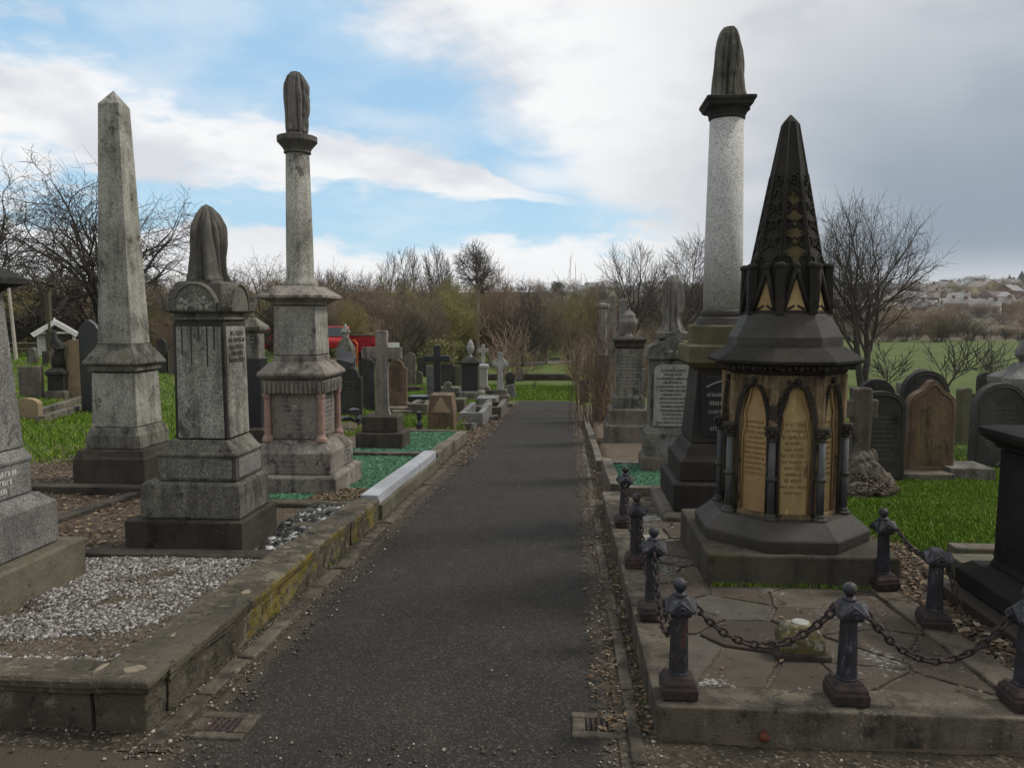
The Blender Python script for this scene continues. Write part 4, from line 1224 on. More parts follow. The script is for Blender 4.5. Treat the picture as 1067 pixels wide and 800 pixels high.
# gablet stage
zg0, zg1 = zr1, og(276, .22)
mb = MB(); mb.ngon(octl([(.262, zg0), (.262, zg0 + .02), (.250, zg0 + .03), (.215, zg1)]), 8, ROT); mb.build('gablet_stage', SPIRE, t, .004)
ga = .252; gw = 2 * ga * math.tan(math.pi / 8); Hg = zg1 - zg0
for k in range(8):
    Mk = Matrix.Rotation(k * math.pi / 4, 4, 'Z')
    lean = lambda z: -(ga - (ga - .215) * ((z - zg0) / Hg))
    tri = [(-gw * .30, zg0 + .03), (gw * .30, zg0 + .03), (gw * .1, zg0 + Hg * .55), (0, zg0 + Hg * .86), (-gw * .1, zg0 + Hg * .55)]
    mb = MB(); mb.add([Mk @ Vector((x, lean(z) - .004, z)) for x, z in tri], [tuple(range(5))])
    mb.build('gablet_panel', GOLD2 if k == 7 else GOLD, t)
    mb = MB()
    for sgn in (-1, 1):
        mb.tube([Mk @ Vector((sgn * gw * .40, lean(zg0 + .03) - .014, zg0 + .03)), Mk @ Vector((sgn * gw * .18, lean(zg0 + Hg * .55) - .02, zg0 + Hg * .55)), Mk @ Vector((0, lean(zg1) - .022, zg0 + Hg * .96))], .017, 6)
        mb.tube([Mk @ Vector((sgn * gw * .26, lean(zg0 + .03) - .006, zg0 + .035)), Mk @ Vector((sgn * gw * .05, lean(zg0 + .1) - .01, zg0 + .06))], .008, 5)
    mb.ball(Mk @ Vector((0, lean(zg1) - .016, zg1 - .01)), .03, 8, 5)
    mb.build('gablet_moulding', SPIRE, t, smooth_=True)
    a = ROT + k * math.pi / 4; mb = MB()
    r0, r1 = .262 / C8 - .012, .245 / C8
    mb.loft([[(rr * math.cos(a) + wx * .026, rr * math.sin(a) + wy * .026, z) for wx, wy in ((-1, -1), (1, -1), (1, 1), (-1, 1))] for rr, z in ((r0, zg0 + .002), (r1, zg1 - .02))])
    mb.ngon([(.036, zg1 - .02), (.04, zg1 - .012), (.04, zg1 + .004), (.02, zg1 + .018)], 8, 0, r1 * math.cos(a), r1 * math.sin(a))
    mb.build('pinnacle', SPIRE, t, .003)
# spire
zt = og(126, .06); zap = zat(GX, GY, 120) - GZ
A0, A1 = .215, .048
mb = MB(); mb.ngon(octl([(A0, zg1 - .02), (A1, zt), (.004, zap)]), 8, ROT); mb.build('spire', SPIRE, t, .006, rough=.002, cuts=2)
for k in range(8):
    Mk = Matrix.Rotation(k * math.pi / 4, 4, 'Z'); mo = MB(); mg = MB()
    ap_ = lambda z: -(A0 + (A1 - A0) * (z - zg1 + .02) / (zt - zg1 + .02))
    for py, s, star in ((263, .92, 1), (243, .80, 1), (225, .80, 1), (207, .66, 1), (186, .62, 0)):
        z = og(py, .15); w = -ap_(z) * math.tan(math.pi / 8) * .72 * (1 if star else .7)
        n_ = 24; pts = []; pin = []
        for i in range(n_):
            th = 2 * math.pi * i / n_
            rr = w * (1.0 + .30 * math.cos(4 * th)) if star else w
            hh = 1.25
            x, zz3 = rr * math.cos(th), z + rr * math.sin(th) * hh
            pts.append(Mk @ Vector((x, ap_(zz3) - .006, zz3))); pin.append(Mk @ Vector((x * .85, ap_(zz3) - .003, z + (zz3 - z) * .85)))
        mo.tube(pts, .0065, 5, closed=True)
        if star: mg.add(pin, [tuple(range(n_))])
        else: mo.ball(Mk @ Vector((0, ap_(z) - .004, z)), w * .4, 6, 4)
    z0_ = og(180, .12)
    for sgn in (-1, 1):
        mo.tube([Mk @ Vector((sgn * -ap_(z) * math.tan(math.pi / 8) * .90, ap_(z) - .004, z)) for z in np.linspace(zg1, z0_, 8)], .009, 5)
    mo.tube([Mk @ Vector((-ap_(z) / C8 * math.sin(ROT), ap_(z) / C8 * math.cos(ROT), z)) for z in (zg1, zt - .01)], [.012, .006], 6)
    for z in np.linspace(zg1 + .03, z0_, 14):
        for sgn in (-1, 1): mo.ball(Mk @ Vector((sgn * -ap_(z) * math.tan(math.pi / 8) * .62, ap_(z) - .002, z)), .009, 5, 4)
    mo.build('tracery', SPIRE, t, smooth_=True)
    mg.build('quatrefoil', stone('quatrefoil_stone_%d' % k, (.10, .08, .035), (.19, .145, .065), .2, soot=.75, sootc=(.03, .026, .017), seed=30 + k) if k in (0,) else SANDD if k == 1 else SPIRE, t)

# ------------------------------------------------------------------ RIGHT COLUMN
CX, CY = 1.41, 7.15
CZ0 = zb(CY) + .10
t = empty('column_monument', (CX, CY, CZ0), 'pale granite column with square dark capital and draped urn, tall dark inscribed pedestal', 'monument')
def q(px, py): h, z = lev(CX, CY, px, py, -1, -1); return h, z - CZ0
h0, z0 = q(694, 535)
mb = MB(); mb.square([(h0 + .02, -.1), (h0 + .02, z0 - .03), (h0 - .01, z0)]); mb.build('base_step', SAND, t, .012, rough=.005, cuts=3)
h1, z1 = q(702, 503)
mb = MB(); mb.square([(h1, z0 - .004), (h1, z1 - .02), (h1 - .03, z1)]); mb.build('lower_plinth', DARKP, t, .01)
h2, z2 = q(709, 479)
mb = MB(); zz4 = q(720, 462)[1]; hd, _ = q(720, 460)
mb.square([(h2, z1 - .004), (h2, z2 - .015), (h2 - .02, z2), (hd + .05, z2 + .03), (hd + .02, zz4 - .02), (hd, zz4)]); mb.build('upper_plinth', DARKP, t, .006)
zt = q(727, 385)[1]; ht_ = q(727, 390)[0]
mb = MB(); mb.square([(hd, zz4 - .004), (ht_, zt)]); die = mb.build('die', DARKP, t, .012)
mb = MB(); mb.box(-hd * .72, hd * .72, -hd - .004, -hd + .05, zz4 + .06, zt - .05); pn = mb.build('inscribed_panel', BLACKG, die, .004)
letters(-hd * .6, hd * .6, zz4 + .1, zt - .18, 5, -hd - .004, 52, .85, None, .42, .22).build('inscription', LETTERG, pn)
mb = MB(); mb.tube([(-hd * .6 + .6 * hd * k / 8, -hd - .008, zt - .15 + .06 * math.sin(math.pi * k / 16)) for k in range(17)], .008, 5); mb.build('scroll', LETTERG, pn)
zc1, zc2 = q(716, 378)[1], q(716, 360)[1]; hc = q(718, 370)[0]
mb = MB(); mb.square([(ht_ + .005, zt - .004), (ht_ + .04, zt + .02), (hc, zc1), (hc, zc2 - .01), (hc - .05, zc2 + .01)]); mb.build('cornice', MOSSY, t, .008)
hb, zb1 = q(724, 340)
mb = MB(); mb.ngon([(hb / C8, zc2 + .004), (hb / C8, zb1), (hb, zb1 + .01)], 8, ROT); mb.build('column_plinth', MOSSY, t, .01)
wS, zS = cylw(CX, CY, 39.5, 323); zS -= CZ0; wT, zT = cylw(CX, CY, 34.5, 126); zT -= CZ0
mb = MB(); mb.ngon([(wS + .06, zb1 + .005), (wS + .045, zS - .075), (wS + .012, zS - .06), (wS + .02, zS - .04), (wS + .02, zS - .012), (wS + .002, zS)], 40); mb.build('column_base', LEAD, t, smooth_=False)
mb = MB(); mb.ngon([(wS, zS - .005), (wS * .985, zS + .5), (wT, zT)], 48); mb.build('column_shaft', GRANL, t, smooth_=True)
z9 = zat(CX, CY, 105) - CZ0
mb = MB(); mb.ngon([(wT * .97, zT - .005), (wT + .012, zT + .01), (wT + .012, zT + .03), (wT + .03, zT + .07), (wT + .055, zT + .09)], 32)
mb.square([(wT + .04, zT + .086), (wT + .05, z9 - .05), (wT + .065, z9 - .03), (wT + .065, z9 - .006), (wT + .05, z9)]); mb.build('capital', BLACKS, t, .004)
ztop = zat(CX, CY, 28) - CZ0; H = ztop - z9
wu = cylw(CX, CY, 36, 80)[0]
draped([(wu * .84 * 1.22, z9 - .004), (wu * .84 * 1.2, z9 + .06 * H), (wu * .84 * 1.12, z9 + .14 * H), (wu * .84 * 1.12, z9 + .35 * H), (wu * .84 * 1.10, z9 + .55 * H), (wu * .84 * 1.06, z9 + .70 * H), (wu * .84 * .92, z9 + .83 * H), (wu * .84 * .72, z9 + .93 * H), (wu * .84 * .46, z9 + .985 * H), (.01, ztop)], 14, 9, .25, sway=.4).build('draped_urn', URN3, t, smooth_=True)

# ------------------------------------------------------------------ IRON POSTS AND CHAINS
def make_post():
    e = empty('chain_post', (0, 0, 0), '', 'bollard', 'iron posts round the paved plot')
    mb = MB(); mb.square([(.072, 0), (.074, .055), (.068, .062), (.068, .075), (.055, .092), (.052, .10)]); mb.build('base', RUST, e, .005)
    mb = MB(); n = 32
    rings = []
    for z, r_ in ((.096, .041), (.16, .039), (.36, .034)):
        rings.append([(r_ * (1 - (.12 if i % 4 in (1, 2) else 0)) * math.cos(2 * math.pi * i / n), r_ * (1 - (.12 if i % 4 in (1, 2) else 0)) * math.sin(2 * math.pi * i / n), z) for i in range(n)])
    mb.loft(rings); mb.ngon([(.043, .092), (.043, .108), (.040, .112)], 12); mb.build('shaft', IRON, e)
    mb = MB(); mb.square([(.036, .352), (.044, .360), (.044, .372), (.058, .378), (.060, .388), (.030, .432), (.022, .438)])
    for k in range(4):       # little gables on the four sides
        Mk = Matrix.Rotation(k * math.pi / 2, 4, 'Z')
        vs = [Mk @ Vector(p_) for p_ in ((-.062, -.064, .376), (.062, -.064, .376), (0, -.066, .425), (-.05, -.03, .376), (.05, -.03, .376), (0, -.02, .43))]
        mb.add(vs, [(0, 1, 2), (3, 5, 4), (0, 2, 5, 3), (1, 4, 5, 2), (0, 3, 4, 1)])
        mb.tube([Mk @ Vector((.012 * math.cos(a), -.070, .394 + .012 * math.sin(a))) for a in np.linspace(0, 6.28, 9)[:-1]], .004, 5, closed=True)
    cap = mb.build('cap', IRON, e, .003)
    mb = MB(); mb.ngon([(.030, .434), (.032, .442), (.022, .449), (.016, .455)], 14); mb.ball((0, 0, .480), .029, 14, 10); mb.build('ball_finial', IRON, cap, smooth_=True)
    return e


proto = make_post()
POSTS = [(.478, 3.165, 0, 0, 0, 'front left corner iron chain post with peeling blue paint, nearest the drain cover'),
         (1.168, 3.165, 0, .0, .0, 'front middle iron chain post beside the lichen covered block'),
         (1.872, 3.16, 0, 0, 0, 'iron chain post in the front corner nearest the right picture edge'),
         (.470, 4.10, 2, -.02, .01, 'second iron chain post back from the drain along the path'),
         (.470, 5.10, -2, .03, .0, 'third iron chain post back along the path, rust brown'),
         (.478, 6.30, 3, .0, .02, 'farthest iron chain post on the path side, nearest the green chippings'),
         (1.955, 4.76, 5, .03, -.05, 'back right iron chain post against the grass, ball finial intact'),
         (1.945, 4.09, -8, .10, -.03, 'leaning right side iron chain post without its ball, draped in chain')]
plist = []
for i, (x, y, rz, rx, ry, lab) in enumerate(POSTS):
    o = proto if i == 0 else copy_tree(proto)
    o.location = (x, y, zb(y) + .148); o.rotation_euler = (rx, ry, R(rz)); o['label'] = lab
    plist.append(o)
# the leaning post has lost its ball
for ch in list(plist[7].children):
    for g in list(ch.children): bpy.data.objects.remove(g)


def chain(a, b, sag, label, low=None, link=.046):
    a, b = Vector(a), Vector(b)
    e = MB(); N = 60
    pts = [a.lerp(b, k / N) + Vector((0, 0, -sag * 4 * (k / N) * (1 - k / N))) for k in range(N + 1)]
    if low is not None: pts = [Vector((q_.x, q_.y, max(q_.z, low(q_.x, q_.y)))) for q_ in pts]
    L = [0]
    for k in range(N): L.append(L[-1] + (pts[k + 1] - pts[k]).length)
    n = max(3, int(L[-1] / (link * .74)))
    for j in range(n):
        s = (j + .5) * L[-1] / n; k = max(i for i in range(N) if L[i] <= s); f = (s - L[k]) / max(1e-6, L[k + 1] - L[k])
        c = pts[k].lerp(pts[k + 1], f); d = (pts[k + 1] - pts[k]).normalized()
        side = d.cross(Vector((0, 0, 1))); side = side.normalized() if side.length > 1e-3 else Vector((1, 0, 0)); upv = side.cross(d)
        w = side if j % 2 else upv
        w = (w + (upv if j % 2 else side) * rng.uniform(-.35, .35)).normalized()
        e.tube([c + d * (link * .5 * math.cos(th)) + w * (link * .30 * math.sin(th)) for th in np.linspace(0, 2 * math.pi, 11)[:-1]], .0062, 5, closed=True)
    return tag(e.build('iron_chain', RUST, smooth_=True), label, 'chain', 'chains strung between the iron posts')


def top(i, dx=0, dy=0, z=.385):
    x, y = POSTS[i][:2]; return (x + dx, y + dy, zb(y) + .148 + z)


pave = lambda x, y: zb(y) + .125
chain(top(0, .065), top(1, -.065), .155, 'rusty chain hanging across the lichen covered block, front left span')
chain(top(1, .065), top(2, -.065), .20, 'rusty chain hanging between the two right hand front posts')
chain(top(0, 0, .06), top(3, 0, -.06), .27, 'rusty chain sagging between the corner post and second path side post')
chain(top(3, 0.02, .06), top(4, 0.02, -.06), .27, 'rusty chain sagging between the second and third path side posts')
chain(top(4, 0.02, .06), top(5, 0, -.06), .27, 'rusty chain sagging between the third and farthest path side posts')
chain(top(6, .05, -.05), (1.945 + .02, 4.09 + .06, zb(4.09) + .148 + .38), .06, 'short chain between the back right post and the leaning post')
chain((1.965, 4.05, zb(4.1) + .148 + .40), (2.02, 3.96, zb(4) + .27), -.01, 'loose chain end draped down the right of the leaning post')

# ------------------------------------------------------------------ LICHEN BLOCK on the paving
bx = P(836, 683, .04)
t = empty('stone_block', (1.135, 3.70, zb(3.7) + .138), 'broken squat stone block with yellow lichen in the crazy paving', 'stone block')
LICH = stone('lichen_covered_stone', (.10, .088, .05), (.16, .14, .06), .2, soot=.5, algae=.55, algc=(.13, .10, .028), lichen=.42, lichc=(.36, .35, .29), seed=40, bump=.9)
mb = MB(); mb.loft([[(-.14, -.10, -.03), (.12, -.12, -.03), (.13, .09, -.03), (-.13, .10, -.03)], [(-.13, -.09, .03), (.12, -.11, .03), (.12, .08, .03), (-.12, .09, .03)]]); mb.build('foot', SANDD, t, .008, rough=.008, cuts=3)
mb = MB(); mb.loft([[(-.10, -.08, .025), (.10, -.095, .025), (.10, .06, .025), (-.10, .07, .025)], [(-.105, -.085, .10), (.10, -.10, .10), (.10, .06, .10), (-.10, .07, .10)], [(-.06, -.06, .155), (.06, -.07, .16), (.06, .05, .15), (-.06, .05, .15)]]); mb.build('block', LICH, t, .012, rough=.008, cuts=4)
mb = MB(); mb.ngon([(.042, .154), (.04, .162)], 14, 0, 0, -.01); mb.build('white_disc', WHITEST, t)

# ------------------------------------------------------------------ DARK PEDESTAL at the right edge
t = empty('dark_pedestal', (2.80, 4.20, zb(4.2) + .1), 'near black stepped stone pedestal with moulded cap at right picture edge', 'monument')
z0 = zb(4.2) + .1
mb = MB(); mb.square([(.56, -.1), (.56, .10)]); mb.build('base_step', DARKP, t, .012, rough=.005, cuts=3)
mb = MB(); mb.square([(.47, .097), (.47, .20), (.46, .21), (.41, .26)]); mb.build('plinth', EDGEP, t, .008)
zs = T(1030, 490, 3.9).z - z0; zt = T(1025, 466, 3.82).z - z0
mb = MB(); mb.square([(.345, .25), (.33, .30), (.325, zs)]); sh = mb.build('shaft', EDGEP, t, .012)
mb = MB(); mb.box(-.24, .24, -.335, -.32, .4, zs - .08); mb.box(-.335, -.32, -.24, .24, .4, zs - .08); mb.build('panel', EDGEP, sh, .004)
mb = MB(); mb.square([(.325, zs - .004), (.345, zs + .015), (.35, zs + .035), (.40, zs + .07), (.41, zt - .03), (.41, zt - .005), (.36, zt + .01), (.2, zt + .03)]); mb.build('cap', EDGEP, t, .006)


# ================================================================== HEADSTONES
def outline(kind, w, h, r=.0):
    """half width w, height h; outline in x,z"""
    if kind == 'round':
        c = h - w; n = 16
        return [(-w, 0), (w, 0)] + [(w * math.cos(math.pi * k / n), c + w * math.sin(math.pi * k / n)) for k in range(n + 1)]
    if kind == 'low':
        c = h - w * .45; n = 14
        return [(-w, 0), (w, 0)] + [(w * math.cos(math.pi * k / n), c + w * .45 * math.sin(math.pi * k / n)) for k in range(n + 1)]
    if kind == 'arch':
        c = h - w * .72; n = 16
        return [(-w, 0), (w, 0)] + [(w * math.cos(math.pi * k / n), c + w * .72 * math.sin(math.pi * k / n)) for k in range(n + 1)]
    if kind == 'gothic':
        c = h - w * 1.15; n = 8
        rgt = [(w * math.cos(math.pi / 2 * (k / n) ** 1.2 * .98), c + w * 1.15 * (k / n) ** .8) for k in range(n + 1)]
        rgt = [(w * (1 - (k / n) ** 1.6), c + w * 1.15 * (k / n) ** .85) for k in range(n + 1)]
        return [(-w, 0), (w, 0)] + rgt + [(-a, b) for a, b in reversed(rgt[:-1])]
    if kind == 'ogee':
        c = h - w * 1.25
        rgt = [(w * a, c + w * 1.25 * b) for a, b in ((1, 0), (.985, .16), (.93, .32), (.83, .45), (.68, .55), (.50, .63), (.36, .72), (.26, .82), (.20, .90), (.12, .97), (0, 1))]
        return [(-w, 0), (w, 0)] + rgt + [(-a, b) for a, b in reversed(rgt[:-1])]
    if kind == 'shoulder':
        return [(-w, 0), (w, 0), (w, h * .8), (w * .75, h * .82)] + [(w * .72 * math.cos(math.pi * k / 12), h * .82 + h * .18 * math.sin(math.pi * k / 12)) for k in range(13)] + [(-w * .75, h * .82), (-w, h * .8)]
    return [(-w, 0), (w, 0), (w, h), (-w, h)]


def headstone(px0, px1, pyt, pyb, kind, mat, label, thick=.10, h=0.0, rows=0, lmat=None, plinth=None, rz=0.0, tilt=0.0, group=None, border=False, panel=None, name='headstone'):
    pc = P((px0 + px1) / 2, pyb, h); Y = pc.y
    w = (T(px1, pyb, Y).x - T(px0, pyb, Y).x) / 2
    H = T((px0 + px1) / 2, pyt, Y).z - pc.z
    t = empty(name, (pc.x, pc.y + thick / 2, pc.z), label, 'gravestone', group)
    t.rotation_euler = (tilt, 0, rz)
    zp = 0
    if plinth:
        zp = H * plinth
        mb = MB(); mb.box(-w * 1.0, w * 1.0, -thick * .9, thick * .9, -.1, zp); mb.build('plinth', mat, t, .01, rough=.004, cuts=2)
        w *= .9
    mb = MB(); o = outline(kind, w, H - zp); o = [(a, b + zp - (.15 if not plinth and b == 0 else .003 if b == 0 else 0)) for a, b in o]
    mb.prism(o, -thick / 2, thick / 2); sl = mb.build('slab', mat, t, .008)
    if border:
        mb = MB(); pts = outline(kind, w * .86, (H - zp) * .93)
        mb.tube([(a, -thick / 2 - .002, b + zp + .03) for a, b in pts], .012, 5, closed=True); mb.build('border_moulding', mat, sl, smooth_=True)
    if panel:
        mb = MB(); mb.prism([(a, b + zp + H * .12) for a, b in outline('arch', w * .6, H * .62)], -thick / 2 - .003, -thick / 2 + .01); mb.build('inscribed_panel', panel, sl, .003)
    if rows:
        letters(-w * .72, w * .72, zp + H * .22, zp + H * .74, rows, -thick / 2, int(px0 * 7 + pyt), .85, None, .5, .22).build('inscription', lmat or LETTERG, sl)
    return t


def cross_thing(px0, px1, pyt, pyb, mat, label, arm_y, shaft_w, h=.0, bases=(), celtic=False, flare=False, rz=0.0, tk=.6, arm_h=None):
    """px extents of the arms, base row, row of arm centre, width of shaft in px; bases: (px width, py top)"""
    pxc = (px0 + px1) / 2
    pc = P(pxc, pyb, h); Y = pc.y
    k = fwd(pc.x, pc.y, pc.z) / F
    Z = lambda py: T(pxc, py, Y).z - pc.z
    aw = (px1 - px0) * k / 2; sw = shaft_w * k / 2; ah = (arm_h or shaft_w) * k / 2
    t = empty('cross_monument', (pc.x, pc.y + (bases[0][0] * k / 2 if bases else sw), pc.z), label, 'cross'); t.rotation_euler = (0, 0, rz)
    z0 = -.08
    for i, (bw, bt, bm) in enumerate(bases):
        mb = MB(); zt = Z(bt); mb.square([(bw * k / 2, z0), (bw * k / 2, zt - .02), (bw * k / 2 - .02, zt)], ratio=.8); mb.build('base_step', bm, t, .01, rough=.004, cuts=2); z0 = zt - .004
    zt = Z(pyt); za = Z(arm_y); d = sw * tk
    if celtic:
        pts = [(-sw * 1.25, z0), (sw * 1.25, z0), (sw * .8, za - ah * 1.6), (aw * .8, za - ah * .8), (aw, za - ah * 1.5), (aw, za + ah * 1.5), (aw * .8, za + ah * .8), (sw * .8, za + ah * 1.4), (sw * 1.1, zt), (-sw * 1.1, zt), (-sw * .8, za + ah * 1.4), (-aw * .8, za + ah * .8), (-aw, za + ah * 1.5), (-aw, za - ah * 1.5), (-aw * .8, za - ah * .8), (-sw * .8, za - ah * 1.6)]
    else:
        f = 1.35 if flare else 1.0
        lo = [(-sw * f, z0), (sw * f, z0)] + ([(sw, z0 + sw * 1.2)] if flare else [])
        lo2 = [(-sw, z0 + sw * 1.2)] if flare else []
        pts = lo + [(sw, za - ah), (aw, za - ah), (aw, za + ah), (sw, za + ah), (sw, zt), (-sw, zt), (-sw, za + ah), (-aw, za + ah), (-aw, za - ah), (-sw, za - ah)] + lo2
    mb = MB(); mb.prism(pts, -d, d); mb.build('cross', mat, t, .008)
    if celtic:
        mb = MB(); mb.tube([(aw * .68 * math.cos(a), 0, za + aw * .68 * math.sin(a)) for a in np.linspace(0, 2 * math.pi, 25)[:-1]], sw * .42, 6, closed=True); mb.build('ring', mat, t, smooth_=True)
    return t


def urn_prof(mb, z, H, w, n=20):
    mb.ngon([(w * .6, z), (w * .6, z + .05 * H), (w * .3, z + .1 * H), (w * .28, z + .16 * H), (w * .7, z + .3 * H), (w, z + .48 * H), (w * .98, z + .6 * H), (w * .72, z + .68 * H), (w * .78, z + .72 * H), (w * .75, z + .76 * H), (w * .4, z + .88 * H), (w * .14, z + .93 * H), (w * .16, z + .97 * H), (.003, z + H)], n)


# ---- left: beyond the obelisk
headstone(85, 106, 333, 425, 'gothic', BLACKG, 'black round topped headstone directly behind the obelisk', .12, .1)
headstone(70, 87, 354, 413, 'low', SANDT, 'tall plain tan slab headstone left of the obelisk', .12, .05, rz=.1, tilt=-.02)
headstone(20, 43, 382, 414, 'flat', SAND, 'small pale square topped headstone on the left lawn', .12, .0)
headstone(15, 40, 415, 436, 'low', SANDT, 'low broken tan stone near the left edge, in front of the pale slab', .14, .0)
kerb_p = [P(42, 434), P(88, 412)]
for i, (a, b, lab) in enumerate((((38, 433), (86, 418), 'upper pale kerb stone slanting beside the left lawn graves'), ((42, 440), (84, 427), 'lower pale kerb stone slanting beside the left lawn graves'))):
    A_, B_ = P(*a), P(*b); d = B_ - A_; mb = MB(); L = d.length
    mb.box(0, L, -.08, .08, -.1, .12); o = mb.build('grave_kerb', SAND, None, .012, rough=.006, cuts=3)
    o.location = A_; o.rotation_euler = (0, -math.atan2(d.z, d.xy.length), math.atan2(d.y, d.x)); tag(o, lab, 'grave kerb')
pc = P(64, 414); k = fwd(*pc) / F
t = empty('statue_monument', pc, 'dark stone pedestal with leaning carved figure left of the tan slab', 'monument')
Z = lambda py: T(64, py, pc.y).z - pc.z
mb = MB(); mb.square([(11 * k, -.1), (11 * k, Z(408)), (9.5 * k, Z(406))]); mb.build('base_step', SAND, t, .01)
mb = MB(); mb.square([(8.5 * k, Z(407)), (8.5 * k, Z(391)), (10 * k, Z(390)), (10 * k, Z(387)), (6 * k, Z(383))]); mb.build('pedestal', BLACKS, t, .01)
mb = MB(); mb.loft([[(dx_ + sx * w * k, sy * w * .8 * k, Z(py)) for sx, sy in ((-1, -.8), (-.4, -1), (.4, -1), (1, -.8), (1, .8), (.4, 1), (-.4, 1), (-1, .8))] for dx_, w, py in ((0, 6, 384), (.0, 6.5, 374), (.05, 5, 365), (-.05, 5.5, 358), (-.1, 2.6, 352), (-.12, 2.8, 347), (-.1, 1, 344))])
mb.tube([(-5 * k, -3 * k, Z(358)), (2 * k, -6 * k, Z(364)), (9 * k, -4 * k, Z(362))], 1.5 * k, 6); mb.tube([(7 * k, -4 * k, Z(384)), (9 * k, -3 * k, Z(360))], .9 * k, 5)
mb.build('figure', BLACKS, t, smooth_=True)

# pole, post and wire fence on the far left
pc = P(17, 374); mb = MB(); tp = T(9, 300, pc.y)
mb.tube([pc - Vector((0, 0, .1)), tp], [.055, .045], 8); o = mb.build('leaning_pole', GREYR); tag(o, 'thin pale pole leaning on the left lawn', 'pole')
pc = P(53, 372); t = empty('wire_fence', pc, 'thin wire fence with a dark timber post on the far left lawn', 'fence')
mb = MB(); mb.box(-.07, .07, -.07, .07, -.1, T(53, 305, pc.y).z - pc.z); mb.build('post', TWIGD, t)
for k_, px in enumerate((-25, 118)):
    p2 = T(px, 360, pc.y + 1) - pc; mb = MB(); mb.box(p2.x - .04, p2.x + .04, -.04, .04, gz(p2.x + pc.x, pc.y) - pc.z - .1, T(px, 352, pc.y).z - pc.z); mb.build('post', TWIGD, t)
mb = MB(); a_, b_ = T(-25, 357, pc.y) - pc, T(118, 358, pc.y) - pc; mb.tube([a_, b_], .014, 4); a_, b_ = T(-25, 363, pc.y) - pc, T(118, 364, pc.y) - pc; mb.tube([a_, b_], .01, 4); mb.build('wire', GREYR, t)

# white lychgate-like shelter
pc = P(59, 371); k = fwd(*pc) / F; t = empty('wooden_shelter', pc, 'small white timber gabled shelter against the far left hedge', 'shelter', None, R(33))
Z = lambda py: T(59, py, pc.y).z - pc.z
for sx in (-15.5, 16):
    for dy in (0, 1.2):
        mb = MB(); mb.box((sx - 1.2) * k, (sx + 1.2) * k, dy, dy + .14, -.2, Z(347)); mb.build('post', WHITEP, t, .01)
mb = MB(); mb.box(-16.5 * k, -9 * k, -.02, .06, Z(371), Z(349)); mb.build('side_panel', WHITEP, t, .005)
for sgn in (-1, 1):
    mb = MB(); a_ = (0, Z(336)); b_ = (sgn * 20 * k, Z(349.5))
    mb.add([(a_[0], -.35, a_[1]), (b_[0], -.35, b_[1]), (b_[0], 1.5, b_[1]), (a_[0], 1.5, a_[1]), (a_[0], -.35, a_[1] + .1), (b_[0], -.35, b_[1] + .1), (b_[0], 1.5, b_[1] + .1), (a_[0], 1.5, a_[1] + .1)], [(0, 1, 2, 3), (4, 7, 6, 5), (0, 4, 5, 1), (1, 5, 6, 2), (2, 6, 7, 3), (3, 7, 4, 0)]); mb.build('roof', SLATE, t)
    mb = MB(); mb.tube([(0, -.40, Z(335.5)), (sgn * 20 * k, -.40, Z(349))], .10, 4); mb.build('barge_board', WHITEP, t)
mb = MB(); mb.box(-14 * k, 14 * k, -.38, -.3, Z(347.5), Z(345.5)); mb.build('tie_beam', WHITEP, t)
mb = MB(); mb.tube([(0, -.36, Z(337)), (0, -.36, Z(331))], [.06, .02], 6); mb.build('finial', WHITEP, t)

# pedestal behind the urn monument
pc = P(267, 462, .1); k = fwd(*pc) / F; t = empty('pedestal_tomb', pc, 'grey pedestal with pyramid cap partly hidden behind the urn monument', 'monument')
Z = lambda py: T(267, py, pc.y).z - pc.z
mb = MB(); mb.square([(15 * k, -.1), (15 * k, Z(446)), (13 * k, Z(444))]); mb.build('base_step', SANDD, t, .01)
mb = MB(); mb.square([(10.5 * k, Z(445)), (10.5 * k, Z(373))]); mb.build('lower_die', BLACKG, t, .01)
mb = MB(); mb.square([(8.5 * k, Z(374)), (8.5 * k, Z(347))]); d_ = mb.build('die', GRAN2, t, .01)
letters(-7 * k, 7 * k, Z(370), Z(350), 5, -8.5 * k, 61, .8).build('inscription', LETTERG, d_)
mb = MB(); mb.square([(8.5 * k, Z(347.5)), (11 * k, Z(345)), (12.5 * k, Z(343)), (12.5 * k, Z(340)), (4 * k, Z(332)), (3 * k, Z(331))]); mb.ball((0, 0, Z(329.5)), 2.2 * k, 10, 8); mb.build('cap', GRAN2, t, .005)

# ---- middle left: the two green plots
kerb_thing('grave kerb topped with pale blue grey stone beside the path, green chippings inside', [
    (-1.95, -1.78, 7.05, 10.3, .235, BLUEK), (-2.9, -1.96, 10.15, 10.3, .22, SAND)], SAND, .23)
kerb_thing('lower rough face stones under the pale blue kerb beside the path', [(-1.775, -1.73, 7.02, 8.6, .15), (-1.775, -1.735, 8.62, 10.3, .14)], OLIVE, .15)
kerb_thing('weathered brown kerb round the second green grave, nearest the stone cross', [
    (-1.93, -1.76, 10.33, 11.8, .20), (-1.92, -1.75, 11.82, 13.4, .19), (-3.2, -1.94, 13.3, 13.46, .2)], SAND, .2)
for nm, x0, x1, y0, y1, n, sd in (('first', -2.95, -1.96, 7.1, 10.12, 15000, 31), ('second', -3.1, -1.94, 10.33, 13.28, 12000, 32)):
    sheet('grave_soil', [x0, x1], list(np.linspace(y0, y1, 8)), lambda x, y: zb(y) + .16, flat('green_chip_bed_' + nm, (0.04, 0.07, 0.042), .8, .6, 20))
    scatter('glass_chippings', n, rect_sampler(x0, x1, y0, y1, .163), .024, CHIPS, 'bright green chippings in the ' + ('nearer grave beside the blue grey kerb' if sd == 31 else 'farther grave in front of the stone cross side kerb'), 'gravel', seed=sd)
